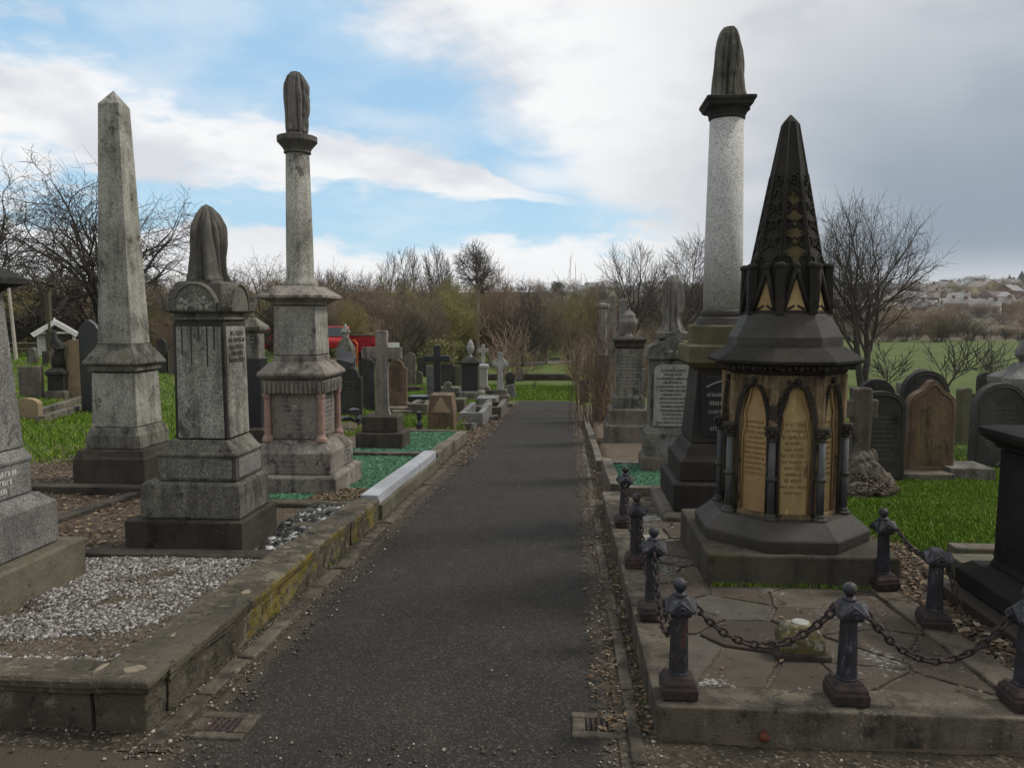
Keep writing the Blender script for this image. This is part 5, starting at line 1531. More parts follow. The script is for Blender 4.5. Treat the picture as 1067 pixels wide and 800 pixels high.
leaves('leaf_litter', 900, rect_sampler(-2.45, -1.97, 6.95, 7.6, .19), LEAF, 'rusty dead leaves heaped at the corner of the nearer green grave', seed=17, size=.04)

# stone cross
cross_thing(372, 415, 345, 468, PINKST, 'large pale stone latin cross on two dark steps left of the path', 369, 12.5, .05,
            ((50, 452, SANDD), (38, 435, SANDD)), flare=True, arm_h=12.5)
# headstones around it
headstone(402, 425, 375, 425, 'shoulder', BROWNST, 'brown round shouldered headstone just right of the stone cross', .13, .05, rows=9, lmat=LETTERD, plinth=.12)
headstone(354, 377, 383, 434, 'shoulder', BLACKS, 'dark headstone with rounded top behind the column monument', .14, .02, rows=8, lmat=LETTERF)
headstone(374, 390, 374, 426, 'low', BLACKS, 'black headstone behind the left arm of the stone cross', .14, .02)
headstone(421, 433, 367, 402, 'round', SAND, 'slim pale round topped stone behind the brown shouldered headstone', .14, .0)
headstone(429, 440, 387, 401, 'low', OLIVE, 'squat mossy stone left of the black cross', .2, .0)
headstone(444.5, 452, 381, 415, 'flat', GRANC, 'narrow blue grey slab behind the black cross', .12, .0)
headstone(457, 474, 379, 403, 'low', BLACKS, 'low dark headstone right behind the black cross', .15, .0, rows=5, lmat=LETTERF, rz=.06)
headstone(472, 483, 381, 403, 'flat', OLIVE, 'greenish flat topped headstone left of the urn topped black tomb', .15, .0, rows=5, lmat=LETTERD)
headstone(462, 470, 398, 411, 'low', SAND, 'tiny pale stone at the foot of the black cross', .15, .0)
headstone(527, 536, 388, 403, 'round', BLACKS, 'small dark round stone right of the pale celtic cross', .15, .0)
headstone(340, 352, 374, 404, 'low', BROWNST, 'brown headstone glimpsed right of the column pedestal', .15, .0)
cross_thing(441.5, 468, 360, 417, BLACKG, 'black polished granite latin cross', 374, 7.2, .0, ((14, 411, BLACKG),), arm_h=6)
cross_thing(512.5, 528.5, 367.5, 421, WHITEST, 'pale celtic cross with flared arms beside the path end', 379.5, 5.5, .0, ((19, 412, SAND), (14, 406, SAND)), celtic=True, arm_h=4)
# pedestal with cross
pc = P(503.5, 410); k = fwd(*pc) / F; t = empty('cross_pedestal', pc, 'white pedestal bearing a small latin cross behind the black urn tomb', 'cross')
Z = lambda py: T(503.5, py, pc.y).z - pc.z
mb = MB(); mb.square([(7 * k, -.1), (7 * k, Z(404)), (6 * k, Z(402))]); mb.build('base_step', SAND, t, .01)
mb = MB(); mb.square([(4.6 * k, Z(402.5)), (4.3 * k, Z(384)), (5.6 * k, Z(383)), (5.6 * k, Z(380.5)), (3 * k, Z(379))]); mb.build('pedestal', WHITEST, t, .01)
mb = MB(); mb.box(-1.6 * k, 1.6 * k, -.07, .07, Z(379.5), Z(359)); mb.box(-5.4 * k, 5.4 * k, -.068, .068, Z(367), Z(363)); mb.build('cross', WHITEST, t, .01)
# black tomb with white urn
pc = P(490.5, 416); k = fwd(*pc) / F; t = empty('urn_tomb', pc, 'black square tomb topped with a small white urn, beyond the black cross', 'monument')
Z = lambda py: T(490.5, py, pc.y).z - pc.z
mb = MB(); mb.square([(14 * k, -.1), (14 * k, Z(408)), (12 * k, Z(406.5))]); mb.build('base_step', GRAN2, t, .01)
mb = MB(); mb.square([(8.3 * k, Z(407)), (8.3 * k, Z(380))]); mb.build('die', BLACKG, t, .012)
mb = MB(); mb.square([(8.6 * k, Z(380.3)), (10 * k, Z(379)), (10 * k, Z(377)), (6 * k, Z(373)), (3 * k, Z(372))]); mb.build('cap', BLACKS, t, .01)
mb = MB(); urn_prof(mb, Z(372.4), Z(353) - Z(372.4), 4.0 * k); mb.build('urn', WHITEST, t, smooth_=True)
# brown block with pyramid relief
pc = P(459, 448, .0); k = fwd(*pc) / F; t = empty('carved_block', pc + Vector((0, 14 * k, 0)), 'squat tan sandstone block with triangular carved face beside the farther green grave', 'gravestone')
Z = lambda py: T(459, py, pc.y).z - pc.z
mb = MB(); mb.loft([[(-14 * k, -13 * k, -.1), (14 * k, -13 * k, -.1), (14 * k, 12 * k, -.1), (-14 * k, 12 * k, -.1)], [(-13.5 * k, -12.5 * k, Z(428)), (13.5 * k, -12.5 * k, Z(428)), (13.5 * k, 12 * k, Z(428)), (-13.5 * k, 12 * k, Z(428))], [(-11 * k, -10.5 * k, Z(412)), (11 * k, -10.5 * k, Z(412)), (11 * k, 11 * k, Z(411)), (-11 * k, 11 * k, Z(411))]])
mb.build('block', BROWNST, t, .01, rough=.004, cuts=2)
mb = MB(); mb.add([(-11 * k, -13.2 * k, Z(430)), (11 * k, -13.2 * k, Z(430)), (0, -11.2 * k, Z(413.5)), (-11 * k, -12 * k, Z(430)), (11 * k, -12 * k, Z(430)), (0, -10.2 * k, Z(413.5))], [(0, 1, 2), (5, 4, 3), (0, 2, 5, 3), (2, 1, 4, 5), (1, 0, 3, 4)]); mb.build('gable_relief', SANDT, t)
# black vase, black base, small kerb sets and ledgers
pc = P(437, 447, .05); k = fwd(*pc) / F; mb = MB(); mb.ngon([(3 * k, 0), (3.2 * k, 5 * k), (2.2 * k, 9 * k), (2.8 * k, 14 * k), (2.8 * k, 18 * k), (.5 * k, 19 * k)], 14)
o = mb.build('vase', BLACKG, None, loc=pc); tag(o, 'small black grave vase left of the tan carved block', 'vase')


def lowbox(px0, px1, pyt, pyb, mat, name, label, cat, depth=.5, h=0.0, hollow=False, tilt=0):
    pc = P((px0 + px1) / 2, pyb, h); w = (T(px1, pyb, pc.y).x - T(px0, pyb, pc.y).x) / 2; H = T((px0 + px1) / 2, pyt, pc.y).z - pc.z
    if hollow:
        t = empty(name, pc, label, cat)
        for (a, b, c, d) in ((-w, w, 0, .12), (-w, w, depth - .12, depth), (-w, -w + .12, .123, depth - .123), (w - .12, w, .123, depth - .123)):
            mb = MB(); mb.box(a, b, c, d, -.1 - .045 * c, H - .045 * c); mb.build('kerb_stone', mat, t, .01, rough=.005, cuts=2)
        return t
    mb = MB(); mb.box(-w, w, 0, depth, -.1, H); o = mb.build(name, mat, None, .012, loc=pc, rough=.005, cuts=2); o.rotation_euler = (0, tilt, 0)
    return tag(o, label, cat)


lowbox(425, 446, 413, 421, BLACKG, 'footing_slab', 'polished black slab base left of the tan carved block', 'gravestone', .5)
lowbox(496, 517, 415, 424, GRANC, 'ledger_slab', 'raised white ledger slab beyond the low pale kerb set', 'gravestone', .9)
lowbox(478, 503, 430, 441, GRANC, 'grave_kerb', 'low pale rectangular kerb set near the path, right of the tan block', 'grave kerb', 2.2, hollow=True)
lowbox(473, 484, 416, 430, OLIVE, 'stone_block', 'small mossy rectangular block right behind the tan carved block', 'gravestone', .5)
lowbox(500, 522, 424, 436, SAND, 'grave_kerb', 'brown stone kerb set between the white ledger and the path', 'grave kerb', 2.0, hollow=True)
lowbox(398, 424, 425, 431, SAND, 'footing_slab', 'flat brown base slab below the shouldered headstone', 'gravestone', .4)
lowbox(425, 445, 421, 432, SAND, 'grave_kerb', 'stone kerb set left of the tan carved block', 'grave kerb', 1.2, hollow=True)
lowbox(455, 478, 404, 411, GRAN2, 'footing_slab', 'grey base slab in front of the low dark headstone', 'gravestone', .6)
lowbox(520, 538, 402, 413, GRANC, 'grave_kerb', 'white upstanding kerb end beside the celtic cross', 'grave kerb', .15, tilt=-.25)
lowbox(346, 354, 386, 402, GRAN2, 'stone_block', 'grey block glimpsed between the pedestal and dark headstones', 'gravestone', .4)

for i, (px, py, w_, d_, h_, mt, rz_, lab) in enumerate((
    (433, 424, .5, .25, .12, SAND, .2, 'flat broken stone lying left of the tan carved block'), (487, 446, .35, .2, .10, GRAN2, -.3, 'small grey stone fragment between the tan block and the path'),
    (512, 438, .3, .18, .10, SAND, .5, 'brown stone fragment lying beside the path end graves'), (497, 428, .5, .3, .10, GRAN2, .1, 'grey flat slab lying between the low kerb sets'),
    (528, 424, .4, .2, .12, OLIVE, -.2, 'mossy kerb fragment at the path edge by the celtic cross'), (419, 432, .45, .25, .10, OLIVE, .3, 'mossy slab fragment in the grass right of the stone cross'),
    (449, 424, .35, .22, .16, GRAN2, -.1, 'small grey block between the black cross and tan block'), (507, 412, .5, .2, .18, SANDD, .1, 'dark low stone between the black tomb and celtic cross'),
    (432, 408, .6, .3, .2, SANDD, -.2, 'dark low stone in the grass left of the black cross'), (470, 421, .4, .25, .15, BLACKS, .2, 'black low stone behind the tan carved block'))):
    p_ = P(px, py); mb = MB(); mb.box(-w_ / 2, w_ / 2, -d_ / 2, d_ / 2, -.1, h_); o = mb.build('stone_fragment', mt, None, .012, loc=p_, rough=.018, cuts=3); o.rotation_euler = (rng.uniform(-.06, .06), rng.uniform(-.1, .1), rz_); tag(o, lab, 'stone fragment')
for a_ in ((407, 417, 364, 388, 'round', GRAN2, 'slim grey round topped stone far behind the shouldered headstone'), (435, 444, 372, 392, 'low', BLACKS, 'dark low topped stone far left of the black cross'),
           (464, 472, 370, 390, 'flat', OLIVE, 'mossy flat stone far behind the low dark headstone'), (518, 526, 384, 399, 'low', BROWNST, 'small brown stone behind the celtic cross'),
           (537, 545, 382, 397, 'round', GRAN2, 'small pale stone on the far lawn right of the celtic cross'), (164, 174, 352, 388, 'gothic', BLACKS, 'dark pointed stone seen between obelisk and urn monument'),
           (176, 186, 362, 390, 'low', SAND, 'pale stone just right of the dark pointed stone by the urn monument'), (28, 38, 362, 378, 'round', GRAN2, 'little grey round stone on the left lawn below the shelter'),
           (44, 51, 366, 380, 'flat', SANDD, 'little dark stone on the left lawn left of the carved figure'), (604, 614, 396, 420, 'low', SANDD, 'dark low stone among the shrub stems right of the path'),
           (660, 672, 384, 440, 'low', GRAN2, 'grey stone wedged between the lidded urn pedestal and inscribed tomb'), (976, 988, 404, 440, 'low', SANDD, 'dark stone glimpsed behind the brown pointed headstone')):
    headstone(a_[0], a_[1], a_[2], a_[3], a_[4], a_[5], a_[6], .12, 0, rz=rng.uniform(-.15, .15), tilt=rng.uniform(-.05, .05))
# things behind the column monument: small urn tomb, black wedge, flowers
pc = P(361, 402); k = fwd(*pc) / F; t = empty('urn_tomb', pc, 'small grey tomb with lantern shaped finial in front of the red vehicles', 'monument')
Z = lambda py: T(361, py, pc.y).z - pc.z
mb = MB(); mb.square([(8.5 * k, -.1), (8.5 * k, Z(364)), (6 * k, Z(358)), (3 * k, Z(352))]); mb.build('body', GRAN2, t, .01)
mb = MB(); mb.ngon([(3 * k, Z(352.5)), (3 * k, Z(347.5)), (5.2 * k, Z(346.5)), (5 * k, Z(344.5)), (2.5 * k, Z(341)), (.4 * k, Z(337))], 10); mb.build('finial', GRAN, t)
pc = P(361, 420); k = fwd(*pc) / F; t = empty('headstone', pc, 'polished black wedge topped stone right of the column pedestal', 'gravestone')
Z = lambda py: T(361, py, pc.y).z - pc.z
mb = MB(); mb.loft([[(-8 * k, -.15, -.1), (8 * k, -.15, -.1), (8 * k, .15, -.1), (-8 * k, .15, -.1)], [(-8 * k, -.15, Z(374)), (9 * k, -.15, Z(378)), (9 * k, .15, Z(370)), (-8 * k, .15, Z(362))]]); mb.build('slab', BLACKG, t, .01)
pc = P(366, 444, .05); k = fwd(*pc) / F; mb = MB()
for i in range(14): mb.ball((rng.uniform(-8, 8) * k, rng.uniform(0, .3), rng.uniform(2, 17) * k), rng.uniform(2.5, 5) * k, 7, 5, 1.2, 1, .5)
o = mb.build('grave_ornament', BLACKG, None, loc=pc); tag(o, 'heap of glossy black stone ornament beside the pink colonnettes', 'ornament')

# ------------------------------------------------------------------ RIGHT side row along the path
kerb_thing('grave kerb with green chippings on the right of the path', [(.47, .60, 8.2, 10.2, .18), (.62, 1.3, 9.95, 10.1, .16), (.62, 1.3, 8.05, 8.2, .17)], SAND, .18)
scatter('glass_chippings', 6500, rect_sampler(.6, 1.3, 8.2, 9.95, .12), .024, CHIPS, 'bright green chippings in the grave right of the path', 'gravel', seed=33)
kerb_thing('rough low kerb running back along the right edge of the path', [(.40, .50, 10.3, 12.2, .13), (.39, .50, 12.25, 14.6, .12), (.38, .49, 14.65, 17.5, .11)], SAND, .13)

# white inscribed tomb with draped urn
pc = P(690, 492, .05); HX, HY, HZ0 = pc.x + .12, pc.y + .28, pc.z
k = fwd(HX, HY, .5) / F; t = empty('inscribed_tomb', (HX, HY, HZ0), 'grey tomb with pale inscribed panel, carved pediment and slender draped urn', 'monument')
Z = lambda py, px=690: T(px, py, HY - .2).z - HZ0
hw = 27 * k
mb = MB(); mb.square([(hw * 1.12, -.1), (hw * 1.12, Z(478)), (hw * 1.05, Z(475))], ratio=.7); mb.build('base_step', SAND, t, .01, rough=.004, cuts=2)
mb = MB(); mb.square([(hw * 1.0, Z(476)), (hw * 1.0, Z(452)), (hw * .85, Z(445))], ratio=.7); lb = mb.build('arched_base', GRAN2, t, .008)
mb = MB(); a_ = [(hw * .62 * math.cos(math.pi * i / 12), Z(471) + .0 + (Z(455) - Z(471)) * math.sin(math.pi * i / 12)) for i in range(13)]; mb.prism(a_ + [(-hw * .62, Z(475)), (hw * .62, Z(475))], -hw * .7 - .006, -hw * .6); mb.build('arch_panel', GRANC, lb)
mb = MB(); mb.square([(hw * .84, Z(446)), (hw * .80, Z(376))], ratio=.7); die = mb.build('die', GRAN2, t, .01)
mb = MB(); hh = hw * .70; yy = -hw * .80 * .72
mb.prism([(-hh, Z(444)), (hh, Z(444)), (hh, Z(386)), (hh * .9, Z(382)), (hh * .75, Z(380)), (-hh * .75, Z(380)), (-hh * .9, Z(382)), (-hh, Z(386))], yy - .022, yy + .05); pn = mb.build('inscribed_panel', WHITEST, die, .004)
letters(-hh * .85, hh * .85, Z(442), Z(384), 14, yy - .022, 71, .95, None, .5, .2).build('inscription', LETTERD, pn)
mb = MB(); mb.square([(hw * .80, Z(377)), (hw * 1.0, Z(374)), (hw * 1.0, Z(371))], ratio=.7)
mb.prism([(-hw * .98, Z(371.5)), (hw * .98, Z(371.5)), (hw * .9, Z(362)), (0, Z(350)), (-hw * .9, Z(362))], -hw * .68, hw * .68); pd = mb.build('pediment', GRAN2, t, .006)
mb = MB()
for i in range(14):
    a_ = rng.uniform(-.7, .7) * hw; mb.ball((a_, -hw * .685, Z(368) + rng.uniform(0, .05)), .016, 6, 4, 1.5, .4, 1)
mb.build('relief_carving', GRAN, pd, smooth_=True)
mb = MB(); mb.square([(16 * k, Z(354)), (16 * k, Z(347)), (13 * k, Z(345))], ratio=.9); mb.build('cap_block', GRAN2, t, .01)
zu, ztp = Z(346), T(697, 286, HY).z - HZ0; H = ztp - zu
draped([(15 * k, zu), (14 * k, zu + .05 * H), (11 * k, zu + .18 * H), (11.5 * k, zu + .45 * H), (12 * k, zu + .7 * H), (10.5 * k, zu + .85 * H), (6 * k, zu + .95 * H), (.5 * k, ztp)], 27, 10, .24).build('draped_urn', URN2, t, smooth_=True)

# urn pedestal
pc = P(654, 458, .03); UX2, UY2 = pc.x + .02, pc.y + .3; k = fwd(UX2, UY2, .5) / F
t = empty('urn_pedestal', (UX2, UY2, pc.z), 'stepped grey pedestal with lidded urn beside the bare shrub', 'monument')
Z = lambda py: T(650, py, UY2 - .2).z - pc.z
mb = MB(); mb.square([(24 * k, -.1), (24 * k, Z(443)), (22 * k, Z(441))]); mb.build('base_step', SAND, t, .01, rough=.004, cuts=2)
mb = MB(); mb.square([(20.5 * k, Z(442)), (20.5 * k, Z(427)), (18.5 * k, Z(425))]); mb.build('plinth', SAND, t, .01)
mb = MB(); mb.square([(16 * k, Z(426)), (16 * k, Z(414)), (14.5 * k, Z(412))]); mb.build('upper_plinth', GRAN2, t, .01)
mb = MB(); mb.square([(13.5 * k, Z(413)), (13 * k, Z(363))]); die = mb.build('die', GRAN2, t, .01)
letters(-11 * k, 11 * k, Z(404), Z(368), 10, -13.4 * k, 73, .85, None, .45).build('inscription', LETTERG, die)
mb = MB(); mb.square([(13 * k, Z(364)), (15 * k, Z(361)), (15 * k, Z(357)), (16.5 * k, Z(355.5)), (16.5 * k, Z(353)), (8 * k, Z(351))]); mb.build('cap', SANDD, t, .006)
mb = MB(); zu = Z(352); urn_prof(mb, zu, T(650, 321, UY2).z - pc.z - zu, 9.0 * k); mb.build('urn', URN2, t, smooth_=True)

# farther stones smothered in bare creeper
pc = P(627, 436, .0); k = fwd(*pc) / F; t = empty('column_monument', pc, 'slim grey column with little urn, farthest back beside the path', 'monument')
Z = lambda py: T(627, py, pc.y).z - pc.z
mb = MB(); mb.square([(10 * k, -.1), (10 * k, Z(415)), (8 * k, Z(413)), (7 * k, Z(372)), (8 * k, Z(370))]); mb.build('pedestal', GRAN2, t, .01)
mb = MB(); mb.ngon([(6 * k, Z(371)), (5 * k, Z(366)), (4.5 * k, Z(322)), (7 * k, Z(320)), (7 * k, Z(317)), (3 * k, Z(316))], 20); mb.build('column_shaft', PINKST, t)
mb = MB(); urn_prof(mb, Z(317), Z(293) - Z(317), 5 * k); mb.build('urn', URN2, t, smooth_=True)
pc = P(637, 432, .0); k = fwd(*pc) / F; t = empty('obelisk', pc, 'narrow grey obelisk beside the farthest slim column', 'monument')
Z = lambda py: T(637, py, pc.y).z - pc.z
mb = MB(); mb.square([(9 * k, -.1), (9 * k, Z(412)), (7 * k, Z(410))]); mb.build('base_step', SAND, t, .01)
mb = MB(); mb.square([(6 * k, Z(411)), (3.6 * k, Z(309)), (.2 * k, Z(301))]); mb.build('shaft', PINKST, t, .01)
pc = P(648, 425, .0); k = fwd(*pc) / F; t = empty('pillar_stone', pc, 'plain pale flat topped pillar behind the lidded urn', 'monument')
Z = lambda py: T(648, py, pc.y).z - pc.z
mb = MB(); mb.square([(5.2 * k, -.1), (3.6 * k, Z(313)), (2.5 * k, Z(311))]); mb.build('shaft', GRANC, t, .01)
mb = MB(); mb.square([(8 * k, -.1), (8 * k, Z(410)), (5.5 * k, Z(407))]); mb.build('base_step', GRAN2, t, .01)

# ------------------------------------------------------------------ RIGHT lawn headstones
TANST = stone('tan_stained_panel', (.20, .145, .08), (.13, .093, .055), .2, soot=.7, sootc=(.04, .03, .022), seed=63)
headstone(893, 942, 408, 501, 'arch', BLACKS, 'dark green stained round topped headstone left of the brown pointed one', .13, 0, rows=10, lmat=LETTERF, border=True, rz=-.03, tilt=-.03)
headstone(893, 931, 395, 470, 'round', BLACKS, 'sooty round top showing behind the left dark headstone', .14, 0)
headstone(939, 986, 386, 476, 'round', BLACKS, 'black round top rising behind the brown pointed headstone', .14, 0, border=True)
headstone(943, 993, 396, 497, 'ogee', BROWNST, 'brown sandstone headstone with pointed ogee top and tan panel', .14, 0, border=True, panel=TANST, tilt=.02)
FLAKE = stone('flaking_dark_stone', (0.045, 0.045, 0.042), (0.075, 0.073, 0.066), 0.2, soot=0.4, sootc=(.022, .022, .02), lichen=.42, lichc=(.27, .21, .11), seed=60)
headstone(1013, 1068, 399, 487, 'round', FLAKE, 'dark round headstone with flaking tan patches at right edge', .15, 0, rows=9, lmat=LETTERF, border=True, tilt=.02)
headstone(996, 1012, 404, 462, 'low', OLIVE, 'thin grey headstone behind, left of the flaking round one', .12, 0, rz=.5)
headstone(1003, 1016, 410, 458, 'low', BLACKS, 'narrow dark headstone tucked behind the thin grey one', .12, 0)
headstone(934, 946, 399, 455, 'flat', GRAN2, 'grey slab edge between the two black round tops', .12, 0)
headstone(986, 999, 418, 456, 'round', OLIVE, 'small mossy round stone in the gap left of the thin grey headstone', .12, 0)
headstone(1018, 1034, 388, 440, 'round', BLACKS, 'black round top peeping behind the flaking round headstone', .13, 0)
headstone(952, 966, 384, 440, 'low', GRAN2, 'grey low topped stone behind the black round top', .12, 0)
# white carved monument top right
pc = P(1062, 468); k = fwd(*pc) / F; t = empty('marble_monument', pc, 'pale grey marble monument with carved flame finial behind the right headstones', 'monument')
Z = lambda py: T(1062, py, pc.y).z - pc.z
mb = MB(); mb.square([(22 * k, -.1), (22 * k, Z(404))]); mb.build('die', GRANC, t, .01)
mb = MB(); mb.square([(22 * k, Z(405)), (24 * k, Z(398)), (24 * k, Z(393)), (14 * k, Z(386)), (9 * k, Z(381)), (7 * k, Z(378))]); mb.build('cap', GRANC, t, .01)
mb = MB(); zf = Z(379); Hf = Z(352) - zf; mb.ngon([(6 * k, zf), (4.5 * k, zf + .1 * Hf), (9 * k, zf + .35 * Hf), (8.5 * k, zf + .55 * Hf), (5 * k, zf + .8 * Hf), (.5 * k, zf + Hf)], 12); mb.build('finial', GRANC, t)
# flat ledger and kerb fragments
lowbox(990, 1037, 488, 500, GRAN2, 'ledger_slab', 'flat grey ledger slab lying on the grass below the flaking headstone', 'gravestone', .5)
lowbox(940, 996, 494, 501, SAND, 'footing_slab', 'low stone base strip under the brown pointed headstone', 'gravestone', .25)
lowbox(996, 1050, 571, 581, SAND, 'grave_kerb', 'pale kerb stone in the grass left of the dark pedestal', 'grave kerb', .14)
lowbox(1000, 1050, 586, 606, OLIVE, 'grave_kerb', 'mossy stepped kerb stone beside the dark pedestal base', 'grave kerb', .2)

# rustic rockwork cross on its cairn
pc = P(893, 512, .0); t = empty('rockwork_cross', pc, 'rough rockwork cross on a chip covered cairn behind the gothic tomb', 'cross')
k = fwd(*pc) / F; Z = lambda py: T(893, py, pc.y).z - pc.z
RKM = stone('pebbly_rockwork', (0.10, 0.085, 0.062), (0.18, 0.155, 0.12), .5, soot=.6, algae=.2, seed=44, bump=1.0)
mb = MB(); mb.ngon([(40 * k, -.1), (34 * k, Z(500)), (22 * k, Z(484)), (11 * k, Z(470))], 14); mb.build('cairn', RKM, t, rough=.06, cuts=5)
mb = MB(); mb.box(-9 * k, 9 * k, -8 * k, 8 * k, Z(480), Z(404)); mb.box(-16 * k, 16 * k, -7 * k, 7 * k, Z(435), Z(416)); mb.build('cross', RKM, t, .02, rough=.02, cuts=3)
def cairn_s(r, n):
    out = []
    for _ in range(n):
        a = r.uniform(0, 6.28); s = r.uniform(.2, 1); out.append((pc.x + 38 * k * s * math.cos(a), pc.y + 38 * k * s * math.sin(a), pc.z + (1 - s) * 42 * k + .05))
    return out
scatter('stone_chippings', 7000, cairn_s, .026, ROCKS, 'brown stone chips covering the cairn behind the gothic tomb', 'gravel', seed=9)

# ------------------------------------------------------------------ drain covers, edge stones, apple
for (x0, x1, y0, y1, lab) in ((.13, .245, 2.9, 3.06, ''),):
    pass
def drain(pxc, pyc, w, d, label, rz=0):
    pc = P(pxc, pyc, 0); t = empty('drain_cover', (pc.x, pc.y, zb(pc.y)), label, 'drain cover', None, rz); t.rotation_euler = (-math.atan(.045), 0, rz)
    for (a, b, c, e) in ((-w, w, -d, -d * .55), (-w, w, d * .55, d), (-w, -w * .5, -d * .54, d * .54), (w * .5, w, -d * .54, d * .54)):
        mb = MB(); mb.box(a, b, c, e, -.03, .014); mb.build('stone_surround', KERB, t, .008, rough=.005, cuts=3)
    mb = MB(); mb.box(-w * .5, w * .5, -d * .55, d * .55, -.04, .004); g = mb.build('grate', RUST, t, rough=.004, cuts=3)
    mb = MB()
    for i in range(5): x = -w * .4 + i * w * .2; mb.box(x - .006, x + .006, -d * .5, d * .5, .0, .012)
    mb.build('grate_bars', RUST, g)
drain(624, 757, .115, .105, 'square stone drain cover in the path beside the right kerb')
drain(232, 757, .13, .11, 'square stone drain cover at the foot of the left corner kerb')
pc = P(796, 772, .012); mb = MB(); mb.ball((0, 0, .018), .022, 14, 10, 1, 1, .9); mb.tube([(0, 0, .042), (.004, 0, .056)], .003, 5)
o = mb.build('apple', APPLE, None, smooth_=True, loc=pc); tag(o, 'small shrivelled reddish apple on the dirt before the front kerb', 'apple')

# grit and leaves along the path edges
def edge_s(x0, x1, y0, y1, h, pw=1.0):
    def f(r, n): return [((x0 + (x1 - x0) * r.random() ** pw), y0 + (y1 - y0) * r.random() ** 1.5, 0) for _ in range(n)]
    return lambda r, n: [(x, y, zb(y) + h) for x, y, _ in f(r, n)]
scatter('path_grit', 2600, edge_s(-1.72, -1.40, 2.75, 20, .004, 2.2), .0105, PEBB, 'pale grit and pebbles along the left path edge', 'gravel', seed=21)
scatter('path_grit', 2400, edge_s(.38, .12, 2.75, 20, .004, 2.0), .0105, PEBB, 'pale grit and pebbles along the right path edge', 'gravel', seed=22)
scatter('path_grit', 900, lambda r, n: [(r.uniform(-5, 5), (yy := 2.95 - .4 * r.random() ** 2.2), zb(yy) + .004) for _ in range(n)], .009, PEBB, 'grit in the gutter before the front kerbs', 'gravel', seed=23)
scatter('path_grit', 150, lambda r, n: [(r.uniform(-1.6, .25), (yy := r.uniform(2.3, 14)), zb(yy) + .002) for _ in range(n)], .008, PEBB, 'loose grit scattered over the asphalt path', 'gravel', seed=24)
leaves('leaf_litter', 1500, edge_s(-1.85, -1.35, 10.5, 24, .01, 1.8), LEAF, 'dead leaves drifted along the far left path edge', seed=31, size=.045)
leaves('leaf_litter', 2600, edge_s(.40, .12, 3.1, 24, .012, 1.9), LEAF, 'dead leaves drifted along the right path edge', seed=32, size=.028)
leaves('leaf_litter', 1800, rect_sampler(-2.6, -1.5, 12.6, 17, lambda x, y: gz(x, y) + .01), LEAF, 'brown leaves heaped where the green graves end', seed=33, size=.05)
leaves('leaf_litter', 260, lambda r, n: [(r.uniform(.5, 1.85), (yy := r.uniform(3.3, 7.5)), zb(yy) + .142) for _ in range(n)], LEAF, 'few dead leaves and bits on the crazy paving', seed=34, size=.03)

# ------------------------------------------------------------------ grass
g_ = lambda x, y: gz(x, y) - .01
blades('grass', 150000, rect_sampler(2.15, 6.2, 5.6, 10.5, g_), .038, 'short green lawn grass between the gothic tomb and right headstones', wid=.0042)
blades('grass', 45000, rect_sampler(-14, -5.3, 9.2, 17, g_), .07, 'lawn grass on the left beyond the obelisk', seed=6, wid=.008)
blades('grass', 45000, rect_sampler(-24, -6, 17, 38, g_), .09, 'rougher lawn grass among the far left graves', seed=16, wid=.014)
blades('grass', 30000, rect_sampler(-6, 0.4, 25, 36, g_), .08, 'lawn grass beyond the end of the path', seed=7, wid=.012)
blades('grass', 22000, rect_sampler(-5.5, -1.9, 13, 25, g_, lambda x, y: 1 if mnoise.noise((x * .8, y * .5, 3)) > -.05 else .05), .08, 'grass tufts between the middle graves', seed=8, wid=.009)
blades('grass', 30000, rect_sampler(3, 12, 10.5, 22, g_), .07, 'lawn grass round the far right headstones', seed=9, wid=.009)
blades('grass', 350, lambda r, n: [(r.uniform(.9, 1.9), 4.765 + r.uniform(-.02, .0), zb(4.77) + .135) for _ in range(n)], .03, 'tiny grass tuft at the foot of the gothic tomb slab', seed=11, wid=.003)

def foot_line(pts, h):
    def f(r, n):
        out = []
        for _ in range(n):
            k_ = r.integers(len(pts)); (xa, ya), (xb, yb) = pts[k_]; t_ = r.random()
            x, y = xa + (xb - xa) * t_ + r.normal(0, .012), ya + (yb - ya) * t_ + r.normal(0, .012)
            if mnoise.noise((x * 5, y * 5, 9)) > -.05: out.append((x, y, zb(y) + h))
        return out
    return f
blades('grass', 900, foot_line([((-3.1, 5.06), (-2.25, 5.06)), ((-2.24, 5.08), (-2.24, 5.7)), ((-3.3, 7.27), (-2.25, 7.3)), ((-5.3, 7.72), (-4.45, 7.72))], .15), .035, 'tiny weeds at the foot of the left monuments', seed=13, wid=.004)
blades('grass', 700, foot_line([((-1.76, 3.0), (-1.72, 7.0)), ((-1.76, 7.0), (-1.72, 13)), ((.36, 3.1), (.36, 9))], .0), .03, 'tiny weeds along the foot of the path kerbs', seed=14, wid=.004)
leaves('leaf_litter', 700, foot_line([((-3.1, 5.02), (-2.2, 5.02)), ((-2.2, 5.1), (-2.2, 5.9)), ((-3.9, 3.4), (-2.98, 4.6)), ((-3.2, 4.88), (-2.0, 4.88))], .165), LEAF, 'dead leaves caught against the left monument bases', seed=41, size=.03)
# ------------------------------------------------------------------ low wall across the lawn
pw = [P(500, 396), P(592, 396)]
mb = MB(); d = pw[1] - pw[0]; mb.box(-2, d.length + .5, 0, .35, -.2, .32); o = mb.build('stone_wall', SANDD, None, .02, rough=.04, cuts=5); o.location = pw[0]; o.rotation_euler = (0, 0, math.atan2(d.y, d.x)); tag(o, 'low dark stone wall across the lawn beyond the path', 'wall')


